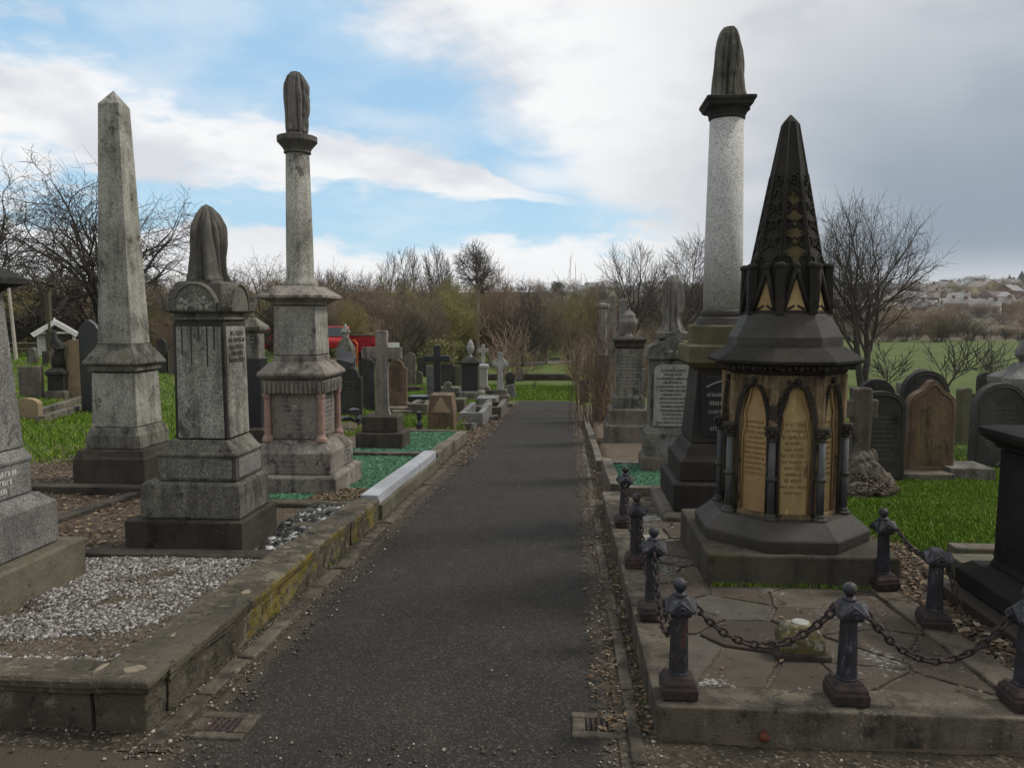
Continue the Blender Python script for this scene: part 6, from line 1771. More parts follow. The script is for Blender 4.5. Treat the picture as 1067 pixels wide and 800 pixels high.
# ================================================================== TREES
class TreeMB:
    def __init__(s): s.v = []; s.f = []; s.n = 0

    def tube(s, pts, rad, n):
        rings = []
        up = Vector((.37, .61, .2))
        for i, p_ in enumerate(pts):
            a = pts[max(i - 1, 0)]; b = pts[min(i + 1, len(pts) - 1)]; t_ = (b - a).normalized()
            w = t_.cross(up)
            w = w.normalized() if w.length > 1e-3 else t_.orthogonal().normalized()
            x = t_.cross(w)
            for k_ in range(n):
                an = 2 * math.pi * k_ / n
                s.v.append(tuple(p_ + (w * math.cos(an) + x * math.sin(an)) * rad[i]))
        for i in range(len(pts) - 1):
            for k_ in range(n):
                j = (k_ + 1) % n
                s.f.append((s.n + i * n + k_, s.n + i * n + j, s.n + (i + 1) * n + j, s.n + (i + 1) * n + k_))
        s.n += len(pts) * n

    def mesh(s, name, mat, link=True):
        me = bpy.data.meshes.new(name)
        nv, nf = len(s.v), len(s.f)
        me.vertices.add(nv); me.vertices.foreach_set('co', np.asarray(s.v, np.float32).ravel())
        me.loops.add(nf * 4); me.loops.foreach_set('vertex_index', np.asarray(s.f, np.int32).ravel())
        me.polygons.add(nf); me.polygons.foreach_set('loop_start', np.arange(0, nf * 4, 4, dtype=np.int32))
        me.update(calc_edges=True); me.materials.append(mat)
        return me


def grow(trunk, crown, r, p, d, L, rad, depth, prm):
    nseg = (6, 5, 4, 3, 3, 2)[min(depth, 5)]; env = prm.get('env')
    pts = [p.copy()]; rr = [rad]; dd = d.copy()
    end = rad * (.45 if depth else .5)
    for i in range(nseg):
        dd = (dd + Vector((r.gauss(0, 1), r.gauss(0, 1), r.gauss(0, .7))) * prm['wig'] + Vector((0, 0, prm['up'][min(depth, len(prm['up']) - 1)]))).normalized()
        nx = pts[-1] + dd * L / nseg
        if env and depth and len(pts) > 1 and ((nx.x - env[3]) ** 2 + nx.y ** 2) / env[1] ** 2 + ((nx.z - env[0]) / env[2]) ** 2 > 1.0 + .12 * math.sin(nx.x * 3.1) * math.sin(nx.z * 2.7): break
        pts.append(nx); rr.append(rad + (end - rad) * (i + 1) / nseg)
    nseg = len(pts) - 1
    tgt = trunk if depth == 0 else crown
    tgt.tube(pts, rr, (7, 5, 4, 3, 3, 3)[min(depth, 5)])
    if depth >= prm['depth']: return
    n = prm['n'][depth]
    for i in range(n):
        t_ = prm['start'][depth] + (1 - prm['start'][depth]) * (i + r.random()) / n
        if i == n - 1: t_ = 1.0
        f = t_ * nseg; k_ = min(int(f), nseg - 1)
        q_ = pts[k_].lerp(pts[k_ + 1], f - k_)
        dl = (pts[k_ + 1] - pts[k_]).normalized()
        ang = R(r.uniform(*prm['ang'][min(depth, len(prm['ang']) - 1)])) * (.5 if i == n - 1 else 1)
        az = i * 2.4 + r.uniform(-.6, .6)
        o1 = dl.orthogonal().normalized(); o2 = dl.cross(o1)
        lead = 1.0
        if i == n - 1: ang *= .6; lead = prm.get('lead', 1.0)
        nd = dl * math.cos(ang) + (o1 * math.cos(az) + o2 * math.sin(az)) * math.sin(ang)
        rc = rr[k_] * r.uniform(*prm.get('thin', (.42, .6))); rc = max(rc, prm.get('min', .006))
        grow(trunk, crown, r, q_, nd, L * lead * r.uniform(*prm['ratio'][min(depth, len(prm['ratio']) - 1)]), rc, depth + 1, prm)


def bare_tree(seed, H, prm, mat, rad=None, fork=1, twigmat=None):
    r = random.Random(seed); a, b = TreeMB(), TreeMB()
    for i in range(fork):
        d = Vector((r.uniform(-.12, .12) + (i - (fork - 1) / 2) * .26, r.uniform(-.1, .1), 1)).normalized()
        grow(a, b, r, Vector((.12 * i, 0, -.15)), d, H * prm['trunk'], rad or H * .022, 0, prm)
    # scale so that the crown reaches H
    if prm.get('env'): return a.mesh('trunk', mat), b.mesh('crown', twigmat or mat)
    zs_ = sorted(v_[2] for v_ in b.v); zm = zs_[int(len(zs_) * .9975)]; s = H / zm
    a.v = [(x * s, y * s, z * s) for x, y, z in a.v]; b.v = [(x * s, y * s, z * s) for x, y, z in b.v]
    return a.mesh('trunk', mat), b.mesh('crown', twigmat or mat)


def tree_thing(name, meshes, loc, label, group=None, s=(1, 1, 1), rz=0.0, cat='tree'):
    e = empty(name, loc, label, cat, group, rz); e.scale = s
    for nm, me in zip(('trunk', 'crown'), meshes):
        o = bpy.data.objects.new(nm, me); COL.objects.link(o); o.parent = e
    return e


OAK = dict(depth=4, n=(7, 6, 6, 5), start=(.35, .25, .2, .15), ang=((30, 62), (28, 60), (25, 60), (25, 60)), ratio=((.55, .85), (.5, .75), (.45, .7), (.4, .7)), wig=.16, up=(.02, .04, .03, .02), trunk=.5, min=.007)
GNARL = dict(depth=4, n=(8, 8, 8, 8), start=(.35, .2, .12, .1), ang=((25, 68), (30, 70), (30, 75), (30, 75)), ratio=((.6, .85), (.45, .62), (.42, .6), (.38, .55)), wig=.26, up=(.02, .04, .0, -.02), trunk=.42, min=.008, thin=(.45, .62))
FAN = dict(depth=3, n=(12, 10, 9), start=(.12, .15, .1), ang=((15, 42), (18, 40), (18, 42)), ratio=((.75, 1.1), (.45, .7), (.4, .65)), wig=.07, up=(.03, .07, .07), trunk=.5, min=.02)
ELM = dict(depth=4, lead=1.25, n=(9, 8, 7, 7), start=(.40, .22, .15, .1), ang=((38, 66), (28, 52), (25, 52), (25, 55)), ratio=((.5, .75), (.48, .7), (.42, .65), (.4, .6)), wig=.10, up=(.02, .06, .05, .03), trunk=.55, min=.008, thin=(.40, .58))

# the big bare tree on the right
pc = P(898, 402)
Ht = T(898, 205, pc.y).z - pc.z
tree_thing('bare_tree', bare_tree(13, Ht, dict(ELM, env=(Ht * .60, Ht * .31, Ht * .41, 0), trunk=.46, n=(10, 7, 6, 5), start=(.30, .15, .1, .1), ang=((22, 58), (25, 52), (25, 55), (25, 55)), ratio=((.8, 1.3), (.5, .75), (.45, .65), (.4, .6)), min=.0065), BARK, Ht * .021, 2), pc, 'tall bare forked tree in the field behind the gothic tomb', s=(.95, .95, 1))
# small bare saplings in front of the field
for i, (px, pb, pt, sd, lab) in enumerate(((925, 404, 352, 21, 'small bare sapling right of the tall forked tree'), (985, 405, 345, 22, 'small bare sapling behind the brown pointed headstone'), (1030, 400, 350, 23, 'small bare bush beside the marble finial'))):
    pc = P(px, pb); H = T(px, pt, pc.y).z - pc.z
    tree_thing('sapling', bare_tree(sd, H, FAN | dict(n=(7, 5, 4), ang=((25, 60), (25, 55), (25, 50))), BARK, .05, 1), pc, lab, s=(1.2, 1.2, 1))
# gnarled trees on the left
for (px, pt, Y, sd, lab, wx, cz, off) in ((-14, 126, 27, 31, 'gnarled bare tree at the left picture edge', .42, .62, .3), (108, 148, 30, 32, 'wide gnarled bare tree behind the obelisk', .52, .60, -.2), (262, 232, 40, 33, 'gnarled bare tree between urn monument and column', .44, .62, .2)):
    b_ = T(px, 400, Y); z0 = gz(b_.x, Y); H = T(px, pt, Y).z - z0
    tree_thing('bare_tree', bare_tree(sd, H, dict(GNARL, env=(H * cz, H * wx, H * (1.0 - cz), off), trunk=.42, n=(8, 7, 7, 6), ratio=((.8, 1.25), (.5, .72), (.42, .6), (.38, .55)), min=.009), BARK, H * .024, 2), (b_.x, Y, z0), lab)
# trees standing out above the wood
WOODT = [(350, 280, 95, FAN, 41, 'small fan shaped bare tree top right of the column', 1.5), (408, 262, 85, FAN, 42, 'left bare fan shaped tree of the three above the wood', 1.0), (430, 256, 88, FAN, 43, 'middle bare fan shaped tree of the three above the wood', .9), (456, 254, 85, FAN, 44, 'right bare fan shaped tree of the three above the wood', 1.0),
         (655, 250, 70, 'F', 46, 'bushy many stemmed bare tree behind the slim column and obelisk', 1.3), (712, 243, 55, 'E', 47, 'bare spreading tree left of the pale column', 1.0)]
for (px, pt, Y, pr, sd, lab, sx) in WOODT:
    b_ = T(px, 400, Y); z0 = gz(b_.x, Y); H = T(px, pt, Y).z - z0
    if pr == 'E': pr = dict(ELM, env=(H * .58, H * .32, H * .42, 0), trunk=.45, n=(10, 9, 7, 5), ratio=((.6, 1.0), (.5, .7), (.45, .65), (.4, .6)), min=.013)
    elif pr == 'F': pr = dict(FAN, env=(H * .58, H * .36, H * .42, 0), n=(12, 10, 9), ang=((15, 55), (20, 45), (20, 50)), min=.015)
    else: pr = dict(FAN, env=(H * .6, H * (.17 * sx if sx <= 1 else .24), H * .40, 0), min=.018)
    tree_thing('bare_tree', bare_tree(sd, H, pr, BARK, H * .018, 1), (b_.x, Y, z0), lab)
pc = P(497, 388); Y = 58; b_ = T(497, 400, Y); z0 = gz(b_.x, Y); H = T(497, 250, Y).z - z0
tree_thing('bare_tree', bare_tree(45, H, dict(ELM, env=(H * .78, H * .19, H * .22, 0), start=(.72, .1, .1, .1), trunk=.82, n=(12, 8, 6, 4), ang=((20, 75), (25, 60), (25, 60), (25, 60)), ratio=((.22, .32), (.5, .7), (.45, .65), (.4, .6)), min=.012), BARKP, H * .02, 1, BARK), (b_.x, Y, z0), 'tall pale trunked bare tree with dense round head in the wood', s=(.95, .95, 1))

# scrub wood: individual bare bushes sharing a few meshes
def bush(seed, H, W, stems, mat, sub=5, tw=6):
    r = random.Random(seed); a = TreeMB()
    for i in range(stems):
        an = r.uniform(0, 6.28); s0 = r.uniform(0, .25) * W
        p = Vector((math.cos(an) * s0, math.sin(an) * s0, -.1)); d = Vector((math.cos(an) * r.uniform(.0, .8), math.sin(an) * r.uniform(0, .8), 1)).normalized()
        L = H * r.uniform(.6, 1.05); pts = [p]; 
        for k_ in range(5):
            d = (d + Vector((r.gauss(0, .18), r.gauss(0, .18), .03))).normalized(); pts.append(pts[-1] + d * L / 5)
        a.tube(pts, [.035, .03, .024, .018, .012, .006], 3)
        for j in range(sub):
            f = r.uniform(.2, 1) * 5; k_ = min(4, int(f)); q_ = pts[k_].lerp(pts[k_ + 1], f - k_)
            d2 = (d + Vector((r.gauss(0, .8), r.gauss(0, .8), r.gauss(.2, .4)))).normalized(); L2 = H * r.uniform(.15, .38)
            p2 = [q_]
            for m_ in range(3): d2 = (d2 + Vector((r.gauss(0, .25), r.gauss(0, .25), .06))).normalized(); p2.append(p2[-1] + d2 * L2 / 3)
            a.tube(p2, [.016, .013, .010, .006], 3)
            for m_ in range(tw):
                f = r.uniform(.1, 1) * 3; k2 = min(2, int(f)); q2 = p2[k2].lerp(p2[k2 + 1], f - k2)
                d3 = (d2 + Vector((r.gauss(0, .9), r.gauss(0, .9), r.gauss(.1, .7)))).normalized(); L3 = H * r.uniform(.06, .16)
                md = q2 + d3 * L3 * .5 + Vector((r.gauss(0, .03), r.gauss(0, .03), r.gauss(0, .03)))
                a.tube([q2, md, q2 + d3 * L3], [.009, .008, .005], 3)
    return a.mesh('bare_bush', mat)


BUSH = [bush(100 + i, 5.0, 3.0, 26, m_, 9, 8) for i, m_ in enumerate((TWIGR, TWIGB, TWIGO, TWIGR, TWIGB, TWIGD))]
def put_bush(me, x, y, s, sz, label, group, cat='bush', name='bare_bush'):
    o = bpy.data.objects.new(name, me); COL.objects.link(o)
    o.location = (x, y, gz(x, y)); o.scale = (s, s, sz); o.rotation_euler = (0, 0, rng.uniform(0, 6.28))
    return tag(o, label, cat, group)
wr = random.Random(77)
# the wood behind the left and the middle of the cemetery
def skyline(px):     # picture row of the top of the wood
    pts = [(-60, 284), (0, 284), (100, 288), (200, 282), (300, 284), (420, 291), (480, 292), (540, 291), (600, 302), (660, 318), (760, 322), (900, 330), (1120, 332)]
    for (a, b), (c, d) in zip(pts, pts[1:]):
        if px <= c: return b + (d - b) * (px - a) / (c - a)
    return pts[-1][1]
for row, (Y0, Y1, n, drop) in enumerate(((70, 92, 34, 0), (50, 64, 28, 14), (46, 52, 16, 34))):
    for i in range(n):
        px = -60 + (700 - (20 if row else 0)) * (i + wr.uniform(.1, .9)) / n
        if row == 2 and px > 470 and px < 620: continue
        Y = wr.uniform(Y0, Y1) * (.86 if px < 330 else 1.0)
        if row and 470 < px < 640: Y = wr.uniform(62, 75)
        b_ = T(px, 400, Y); z0 = gz(b_.x, Y)
        H = T(px, skyline(px) + drop + wr.uniform(-3, 10), Y).z - z0
        k_ = wr.choice((0, 1, 3, 4, 1, 2) if px < 420 else (1, 2, 4, 2, 0, 3))
        put_bush(BUSH[k_], b_.x, Y, H / 5.0 * wr.uniform(.85, 1.15), H / 5.0, 'bare leafless bush in the brown scrub wood behind the graves', 'bushes of the scrub wood')
WT = [bare_tree(300 + i, 7.0, dict(ELM, env=(7 * .6, 7 * .34, 7 * .4, 0), trunk=.5, n=(9, 7, 6, 4), ratio=((.6, 1.0), (.5, .7), (.45, .65), (.4, .6)), min=.012), (BARKP, TWIGO, TWIGR, BARK)[i], .15, 2) for i in range(4)]
for i, (px, pt, Y) in enumerate(((330, 300, 46), (365, 312, 47), (392, 296, 52), (420, 318, 44), (446, 310, 48), (470, 300, 56), (520, 298, 60), (545, 306, 58), (570, 318, 62), (592, 310, 66), (300, 306, 48), (215, 300, 46), (180, 296, 46), (20, 300, 38), (70, 305, 38), (640, 322, 66), (680, 318, 70), (310, 285, 60), (340, 289, 62), (375, 282, 64), (440, 284, 66), (480, 288, 62), (515, 285, 70), (540, 290, 72), (565, 296, 74), (600, 300, 76), (625, 300, 78), (240, 285, 60), (150, 282, 60), (60, 285, 55), (735, 322, 80))):
    b_ = T(px, 400, Y); z0 = gz(b_.x, Y); H = T(px, pt, Y).z - z0
    tree_thing('bare_tree', WT[i % 4], (b_.x, Y, z0), 'bare many limbed tree growing within the brown scrub wood', 'trees within the scrub wood', s=(H / 7, H / 7, H / 7), rz=i * 1.3)
for i, (px, Y, pt) in enumerate(((612, 31, 352), (640, 33, 345), (662, 30, 350), (690, 34, 342), (718, 31, 346), (745, 36, 340), (630, 27, 372), (675, 26, 368))):
    b_ = T(px, 400, Y); z0 = gz(b_.x, Y); H = T(px, pt, Y).z - z0
    put_bush(BUSH[(4, 0, 5, 1)[i % 4]], b_.x, Y, H / 5 * 1.2, H / 5, 'low bare bush behind the row of stones right of the path', 'low bushes behind the right hand stones')
# dark evergreen hedge at the far left
for i in range(9):
    px = -40 + 165 * i / 8; Y = wr.uniform(36, 41); b_ = T(px, 400, Y); z0 = gz(b_.x, Y); H = T(px, 318 + wr.uniform(-6, 8), Y).z - z0
    put_bush(BUSH[5], b_.x, Y, H / 5 * 1.1, H / 5, 'dark leafless hedge bush on the far left behind the shelter', 'dark hedge bushes behind the shelter')


def leafy(seed, n, mat, name='leafy_bush', shape=1.0):
    """crown of small leaf faces in clumps, about 1 m high and wide"""
    r = np.random.default_rng(seed); V = []; Fs = []; k_ = 0
    cl = [(r.normal(0, .22), r.normal(0, .22), r.uniform(.15, .9)) for _ in range(26)]
    for i in range(n):
        c = cl[r.integers(len(cl))]
        p_ = np.array(c) + r.normal(0, .085, 3) * np.array([1, 1, .8])
        if shape > 1: p_[:2] *= (1.05 - p_[2]) * .55
        a = r.normal(0, 1, 3); a /= np.linalg.norm(a); b = np.cross(a, r.normal(0, 1, 3)); b /= np.linalg.norm(b)
        s = r.uniform(.012, .03)
        V += [p_ - a * s, p_ + b * s * .6, p_ + a * s, p_ - b * s * .6]; Fs.append((k_, k_ + 1, k_ + 2, k_ + 3)); k_ += 4
    me_o = np_mesh(name, V, Fs, mat, 4); me = me_o.data; bpy.data.objects.remove(me_o)
    return me


LEAFY = [leafy(1, 3500, EVER), leafy(2, 3000, PALEV), leafy(3, 2500, PALEV, shape=2.0), leafy(4, 3500, TWIGO)]

for i, (px, Y, pt) in enumerate(((455, 46, 352), (395, 47, 345), (470, 60, 350), (30, 30, 340), (520, 70, 345), (585, 68, 338))):
    b_ = T(px, 400, Y); z0 = gz(b_.x, Y); H = T(px, pt, Y).z - z0
    o = bpy.data.objects.new('leafy_bush', LEAFY[3]); COL.objects.link(o); o.location = (b_.x, Y, z0 - .1); o.scale = (H * 1.3, H * 1.1, H); o.rotation_euler = (0, 0, i); tag(o, 'olive green leafy bush at the foot of the brown scrub wood', 'bush', 'olive bushes at the foot of the wood')
# bushes and hedge between the field and the houses on the right
for i in range(46):
    px = 690 + 420 * (i + wr.uniform(0, 1)) / 46; Y = wr.uniform(106, 128); b_ = T(px, 400, Y); z0 = gz(b_.x, Y)
    H = T(px, 338 + wr.uniform(-12, 8), Y).z - z0
    put_bush(BUSH[wr.choice((0, 1, 5, 5, 4))], b_.x, Y, H / 5 * 1.5, H / 5, 'bare bush in the hedge at the far side of the field', 'hedge bushes beyond the field')
for i in range(100):
    px = 600 + 490 * i / 100 + wr.uniform(-8, 8); Y = wr.choice((wr.uniform(140, 175), wr.uniform(150, 215), wr.uniform(215, 255), wr.uniform(270, 340), wr.uniform(355, 450))); b_ = T(px, 400, Y); z0 = gz(b_.x, Y)
    H = max(T(px, (330 if Y < 212 else 321 if Y < 256 else 311 if Y < 345 else 304) + wr.uniform(-6, 6), Y).z - z0, 4)
    put_bush(BUSH[wr.choice((0, 1, 3, 4))], b_.x, Y, H / 5 * 1.7, H / 5, 'bare brown tree among the hillside gardens', 'bare trees among the hillside gardens')

for i in range(46):
    px = 700 + 390 * (i + wr.uniform(0, 1)) / 46; Y = wr.uniform(285, 450); b_ = T(px, 320, Y); z0 = gz(b_.x, Y); H = wr.uniform(4, 9)
    put_bush(BUSH[wr.choice((0, 1, 3, 4, 2))], b_.x, Y, H / 5 * 1.3, H / 5, 'bare brown tree among the hillside gardens', 'bare trees among the hillside gardens')
# bare shrubs with whip stems beside the right of the path
def whips(seed, H, n, mat):
    r = random.Random(seed); a = TreeMB()
    for i in range(n):
        p = Vector((r.gauss(0, .16), r.gauss(0, .35), -.05)); d = Vector((r.gauss(0, .10), r.gauss(0, .12), 1)).normalized(); L = H * r.uniform(.35, 1.0); pts = [p]
        for k_ in range(6): d = (d + Vector((r.gauss(0, .05), r.gauss(0, .05), .03))).normalized(); pts.append(pts[-1] + d * L / 6)
        r0 = r.uniform(.005, .010); a.tube(pts, [r0 * (1 - .13 * k_) for k_ in range(7)], 4)
        for j in range(4):
            f = r.uniform(.4, 1) * 6; k_ = min(5, int(f)); q_ = pts[k_].lerp(pts[k_ + 1], f - k_); d2 = (d + Vector((r.gauss(0, .4), r.gauss(0, .4), .1))).normalized(); L2 = H * r.uniform(.08, .22)
            a.tube([q_, q_ + d2 * L2 * .5, q_ + d2 * L2 + Vector((0, 0, .04))], [.005, .004, .003], 3)
    return a.mesh('whip_shrub', mat)
for i, (px, pb, pt, n, lab) in enumerate(((612, 446, 268, 18, 'bare thin stemmed shrub nearest along the right path edge'), (603, 432, 283, 15, 'bare thin stemmed shrub behind the nearest one, right path edge'), (622, 438, 320, 40, 'tangled bare creeper stems in front of the slim column'), (556, 405, 318, 8, 'low spindly bare shrub on the lawn left of the path end'))):
    pc = P(px, pb); H = T(px, pt, pc.y).z - pc.z
    o = bpy.data.objects.new('bare_shrub', whips(200 + i, H, n, TWIGW if i != 3 else BARK)); COL.objects.link(o); o.location = pc; tag(o, lab, 'shrub')
# small tree at the path end
pc = P(530, 402); H = T(530, 330, pc.y).z - pc.z
tree_thing('sapling', bare_tree(61, H, dict(FAN, n=(8, 5, 4), ang=((30, 65), (25, 55), (20, 50))), TWIGR, .05, 2), pc, 'bushy bare sapling on the lawn left of the path end', s=(1.1, 1.1, 1))

# creeper stems on the far stones
pc = P(632, 436); a = TreeMB(); r = random.Random(5); k = fwd(*pc) / F
for i in range(46):
    p = Vector((r.uniform(-9, 9) * k, r.uniform(-.32, .05), 0)); d = Vector((r.gauss(0, .25), 0, 1)).normalized(); pts = [p]; L = r.uniform(25, 75) * k
    for j in range(7): d = (d + Vector((r.gauss(0, .22), r.gauss(0, .05), .05))).normalized(); pts.append(pts[-1] + d * L / 7)
    a.tube(pts, [.012 - .001 * j for j in range(8)], 3)
o = bpy.data.objects.new('bare_creeper', a.mesh('bare_creeper', TWIGB)); COL.objects.link(o); o.location = pc + Vector((0, -.2, 0)); tag(o, 'leafless creeper climbing the slim column and narrow obelisk', 'creeper')

# ------------------------------------------------------------------ vehicles and signs by the wood
def car(name, pc, k, L, W, Hc, paint, label, rz=0.0, cat='car', roofk=.55):
    t = empty(name, pc, label, cat, None, rz)
    mb = MB(); s = L / 2
    prof = [(-s, .25), (s, .25), (s, .62), (s * .92, .78), (s * .55, .85), (s * .30, Hc), (-s * .62, Hc), (-s * .92, .9), (-s, .8)]
    mb.prism(prof, -W / 2, W / 2); body = mb.build('body', paint, t, .06)
    mb = MB(); g = [(s * .50, .88), (s * .29, Hc - .07), (-s * .58, Hc - .07), (-s * .82, .92)]; mb.prism(g, -W / 2 - .01, W / 2 + .01); mb.build('side_window', GLASS, t)
    mb = MB(); mb.add([(s * .56, -W * .42, .88), (s * .56, W * .42, .88), (s * .315, W * .40, Hc - .06), (s * .315, -W * .40, Hc - .06)], [(0, 1, 2, 3)]); mb.v = [(x + .02, y, z + .01) for x, y, z in mb.v]; mb.build('windscreen', GLASS, t)
    for sx in (-.62, .62):
        for sy in (-1, 1):
            mb = MB(); mb.ngon([(.31, -.1), (.31, .1)], 18); mb.v = [(x + sx * s, z + sy * (W / 2 - .08), y + .31) for x, y, z in mb.v]; w_ = mb.build('wheel', TYRE, t)
            mb = MB(); mb.ngon([(.17, -.105), (.17, .105)], 14); mb.v = [(x + sx * s, z + sy * (W / 2 - .08), y + .31) for x, y, z in mb.v]; mb.build('rim', GREYR, w_)
    for sy in (-1, 1):
        mb = MB(); mb.ball((s * .97, sy * W * .34, .66), .1, 8, 6, .5, 1.4, .8); mb.build('headlight', WHITEP, t)
    return t
pv = P(353, 379); car('parked_car', T(352, 376, 44) * 1 + Vector((0, 0, 0)) if False else Vector((T(350, 376, 44).x, 44, gz(T(350, 376, 44).x, 44) + .55)), 1, 3.6, 1.6, 1.45, REDP, 'red car with dark windscreen at the wood edge, left of the red box body', R(-75))
bx_ = T(382, 365, 45); zg = gz(bx_.x, 45)
t = empty('box_lorry', (bx_.x, 45, zg), 'red box bodied lorry parked at the edge of the wood', 'lorry')
kk = 45 / F * 1.03; zt = T(382, 347, 45).z - zg
mb = MB(); mb.box(-14 * kk, 9 * kk, -.9, .9, .75, zt - .15); bd = mb.build('box_body', REDP, t, .03)
mb = MB(); mb.box(-14.4 * kk, 9.4 * kk, -.93, .93, zt - .17, zt - .1); mb.build('roof_rim', SANDD, bd)
mb = MB(); mb.box(9.4 * kk, 9.4 * kk + .9, -.85, .85, .5, 1.35); cab = mb.build('cab', REDP, t, .08)
mb = MB(); mb.box(9.4 * kk + .3, 9.4 * kk + .91, -.86, .86, .95, 1.25); mb.build('window', GLASS, cab)
mb = MB(); mb.box(-14 * kk, 9 * kk + .6, -.7, .7, .5, .74); mb.build('chassis', TYRE, t)
for x in (-10 * kk, 9.4 * kk + .4):
    for sy in (-1, 1):
        mb = MB(); mb.ngon([(.4, -.12), (.4, .12)], 18); mb.v = [(q_[0] + x, q_[2] + sy * .75, q_[1] + .4) for q_ in mb.v]; mb.build('wheel', TYRE, t)
# orange arm and white board
pz = T(372, 372, 43.6); t = empty('barrier_arm', (pz.x, 43.6, gz(pz.x, 43.6)), 'thin bent orange pole in front of the red lorry', 'pole')
mb = MB(); Zo = lambda px, py: T(px, py, 43.6) - t.location; mb.tube([Vector((0, 0, -.1)), Zo(372, 358), Zo(369, 354.5), Zo(364, 357)], .07, 6); mb.build('pole', ORANGE, t)
pz = T(409, 372, 42); t = empty('sign_board', (pz.x, 42, gz(pz.x, 42)), 'blank white rectangular board on posts right of the stone cross', 'sign')
mb = MB(); a_, b_ = T(402, 366, 42) - t.location, T(416, 357, 42) - t.location; mb.box(a_.x, b_.x, -.03, .03, a_.z, b_.z); mb.build('board', WHITEP, t, .01)
for x in (a_.x + .1, b_.x - .1):
    mb = MB(); mb.box(x - .04, x + .04, .032, .1, -.1, b_.z); mb.build('post', WOODP, t)
px_ = T(565, 368, 82); car('parked_car', Vector((px_.x, 82, gz(px_.x, 82) + .1)), 1, 3.7, 1.6, 1.4, WHITEP, 'white car on the pale road beyond the lawn', R(-70))
px_ = T(264, 372, 44); mb = MB(); mb.loft([[(-.5, -.3, 0), (.5, -.3, 0), (.5, .3, 0), (-.5, .3, 0)], [(-.5, -.3, 1.2), (.5, -.3, 1.2), (.5, .3, 1.2), (-.5, .3, 1.2)]])
o = mb.build('storage_bin', REDP, None, .05, loc=(T(274, 372, 44).x, 44, gz(T(274, 372, 44).x, 44) + .35)); tag(o, 'small faded red bin seen left of the column pedestal', 'bin')

# ------------------------------------------------------------------ HOUSES on the hillside
def house(x, y, w, d, hw, hr, wallm, roofm, label, group=None, rz=0.0, name='house', wins=2, gable=False):
    z = gz(x, y) - .4; t = empty(name, (x, y, z), label, 'house', group, rz)
    mb = MB()
    if gable: mb.prism([(-w / 2, 0), (w / 2, 0), (w / 2, hw), (0, hw + hr), (-w / 2, hw)], -d / 2, d / 2)
    else:
        mb.prism([(-d / 2, 0), (d / 2, 0), (d / 2, hw), (0, hw + hr), (-d / 2, hw)], -w / 2, w / 2); mb.v = [(b, a, c) for a, b, c in mb.v]
    mb.build('wall', wallm, t)
    mb = MB(); e = .35
    for sgn in (-1, 1):
        span = (w if gable else d) / 2; ln = (d if gable else w) / 2 + e; sl = hr / span
        a = [(0, hw + hr + .08), (sgn * (span + e), hw - sl * e + .08), (sgn * (span + e), hw - sl * e + .25), (0, hw + hr + .28)]
        q_ = [(x_, s * ln, z_) for s in (-1, 1) for x_, z_ in a]
        if not gable: q_ = [(b, a_, c) for a_, b, c in q_]
        mb.add(q_, [(0, 1, 2, 3), (7, 6, 5, 4), (0, 4, 5, 1), (1, 5, 6, 2), (2, 6, 7, 3), (3, 7, 4, 0)])
    rf = mb.build('roof', roofm, t)
    mb = MB(); cx_ = 0 if gable else w * .32; mb.box(cx_ - .45, cx_ + .45, -.4, .4, hw + hr - .5, hw + hr + 1.1); mb.build('chimney', BRICKR, rf)
    for k_ in range(wins):
        for fl in range(2 if hw > 4 else 1):
            xw = -w / 2 + w * (k_ + .5) / wins; zw = 1.0 + fl * 2.6
            mb = MB(); mb.box(xw - .55, xw + .55, -d / 2 - .04, -d / 2 + .02, zw, zw + 1.25); mb.build('window', GLASS, t)
    return t
hr_ = random.Random(9)
rows = [(232, 840, 1090, 9), (266, 820, 1090, 10), (300, 700, 1090, 12), (345, 690, 1090, 14), (385, 690, 1090, 15), (425, 600, 1090, 20), (465, 590, 1090, 20)]
RT = [SLATE, SLATE, SLATEB, SLATE]; WL = [BRICKR, GREYR, WHITER, GREYR, CREAM, WHITER, GREYR]
LAB = {}
for (Y, a, b, n) in rows:
    for i in range(n):
        px = a + (b - a) * (i + hr_.uniform(.2, .8)) / n
        if Y > 320 and 996 < px < 1048: continue
        y = Y + hr_.uniform(-15, 15); x = T(px, 320, y).x
        hs_ = .62 if Y < 290 else 1.0
        house(x, y, hs_ * hr_.uniform(6, 12), hs_ * hr_.uniform(5.5, 7.5), hs_ * hr_.choice((2.6, 3.2, 4.6)), hs_ * hr_.uniform(1.8, 2.8), hr_.choice(WL), hr_.choice(RT), 'small pitched roof house in the terraces on the far hillside', 'houses on the far hillside', hr_.uniform(-.7, .7), wins=3)
xy = T(1024, 310, 395); house(xy.x, 395, 12.5, 12, 4.6, 3.2, CREAM, SLATEB, 'cream gabled house standing out pale yellow on the far hillside', None, .25, wins=2, gable=True)
xy = T(940, 312, 400); house(xy.x, 400, 16, 9, 3.4, 3.0, WHITER, SLATE, 'long white walled house left of the cream gabled one', None, .1, wins=4)
xy = T(1046, 308, 440); house(xy.x, 440, 14, 9, 5, 3.2, BRICKR, SLATE, 'red brick house just right of the cream gabled one', None, -.1, wins=3)
# church spire at the right edge
x0 = T(1064, 300, 520).x; t = empty('church', (x0, 520, gz(x0, 520)), 'dark church steeple on the skyline at right picture edge', 'church')
zt = T(1064, 282, 520).z - gz(x0, 520)
mb = MB(); mb.box(-3.2, 3.2, -3.2, 3.2, -1, zt * .45); mb.build('tower', BLACKS, t)
mb = MB(); mb.ngon([(3.4, zt * .45), (.1, zt)], 8, ROT); mb.build('spire', BLACKS, t)
mb = MB(); mb.prism([(-4, -1), (4, -1), (4, 4), (0, 7), (-4, 4)], 3.3, 18); mb.build('nave', BLACKS, t)
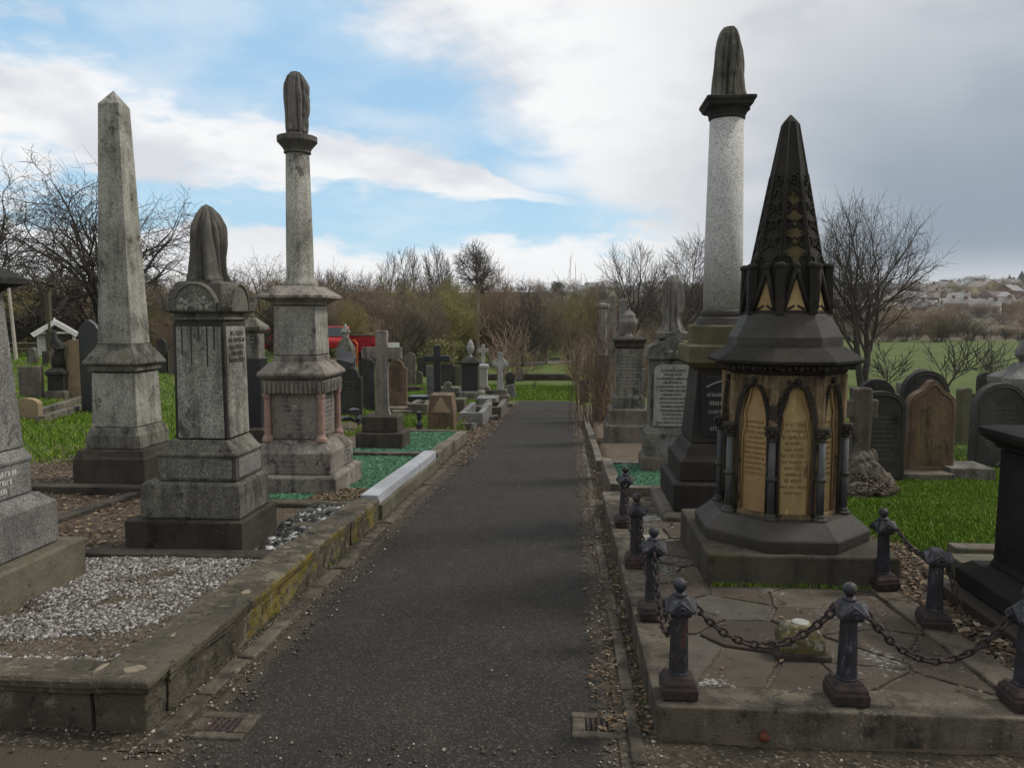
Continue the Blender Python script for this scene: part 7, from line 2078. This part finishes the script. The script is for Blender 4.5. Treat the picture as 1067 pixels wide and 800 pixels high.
# skyline trees
for (px, pt, Y, k_, s, lab) in ((985, 290, 480, 0, 1.3, 'dark evergreen clump on the skyline left of the cream house'), (1018, 285, 500, 1, 1.5, 'pale budding tree on the skyline behind the cream house'), (1050, 285, 480, 2, 1.0, 'narrow pale poplar left of the church steeple'), (1038, 297, 500, 3, 1.4, 'low olive tree on the skyline beside the poplar'), (582, 291, 300, 0, 1.1, 'dark evergreen on the middle skyline above the wood'), (620, 297, 320, 3, 2.2, 'olive tree clump on the middle skyline')):
    b_ = T(px, 320, Y); z0 = gz(b_.x, Y); H = T(px, pt, Y).z - z0
    o = bpy.data.objects.new('skyline_tree', LEAFY[k_]); COL.objects.link(o); o.location = (b_.x, Y, z0 - .5); o.scale = (H * s, H * s, H); tag(o, lab, 'tree')
for i in range(40):
    px = 470 + 620 * (i + wr.uniform(0, 1)) / 40; Y = wr.uniform(500, 560); b_ = T(px, 320, Y); z0 = gz(b_.x, Y); H = T(px, 296 + wr.uniform(-6, 4), Y).z - z0
    put_bush(BUSH[wr.choice((0, 1, 4, 5))], b_.x, Y, max(H, 4) / 5 * 1.6, max(H, 4) / 5, 'bare tree along the far hilltop skyline', 'bare trees on the hilltop', 'tree', 'bare_tree')
# thin mast
x0 = T(594, 300, 260).x; mb = MB(); mb.tube([(0, 0, 0), (0, 0, T(594, 267, 260).z - gz(x0, 260))], [.16, .08], 6); o = mb.build('mast', GREYR, None, loc=(x0, 260, gz(x0, 260))); tag(o, 'thin distant mast on the middle skyline', 'mast')

# ------------------------------------------------------------------ thin haze over the valley
m = bpy.data.materials.new('haze'); m.use_nodes = True; hn = m.node_tree; hn.nodes.clear()
vo = hn.nodes.new('ShaderNodeVolumePrincipled'); vo.inputs['Color'].default_value = (.9, .93, .97, 1); vo.inputs['Density'].default_value = 0.0002; vo.inputs['Anisotropy'].default_value = 0.2
ho = hn.nodes.new('ShaderNodeOutputMaterial'); hn.links.new(vo.outputs[0], ho.inputs['Volume'])
mb = MB(); mb.box(-1300, 1300, -60, 1500, -4, 62)
o = mb.build('haze', m); tag(o, kind='stuff')
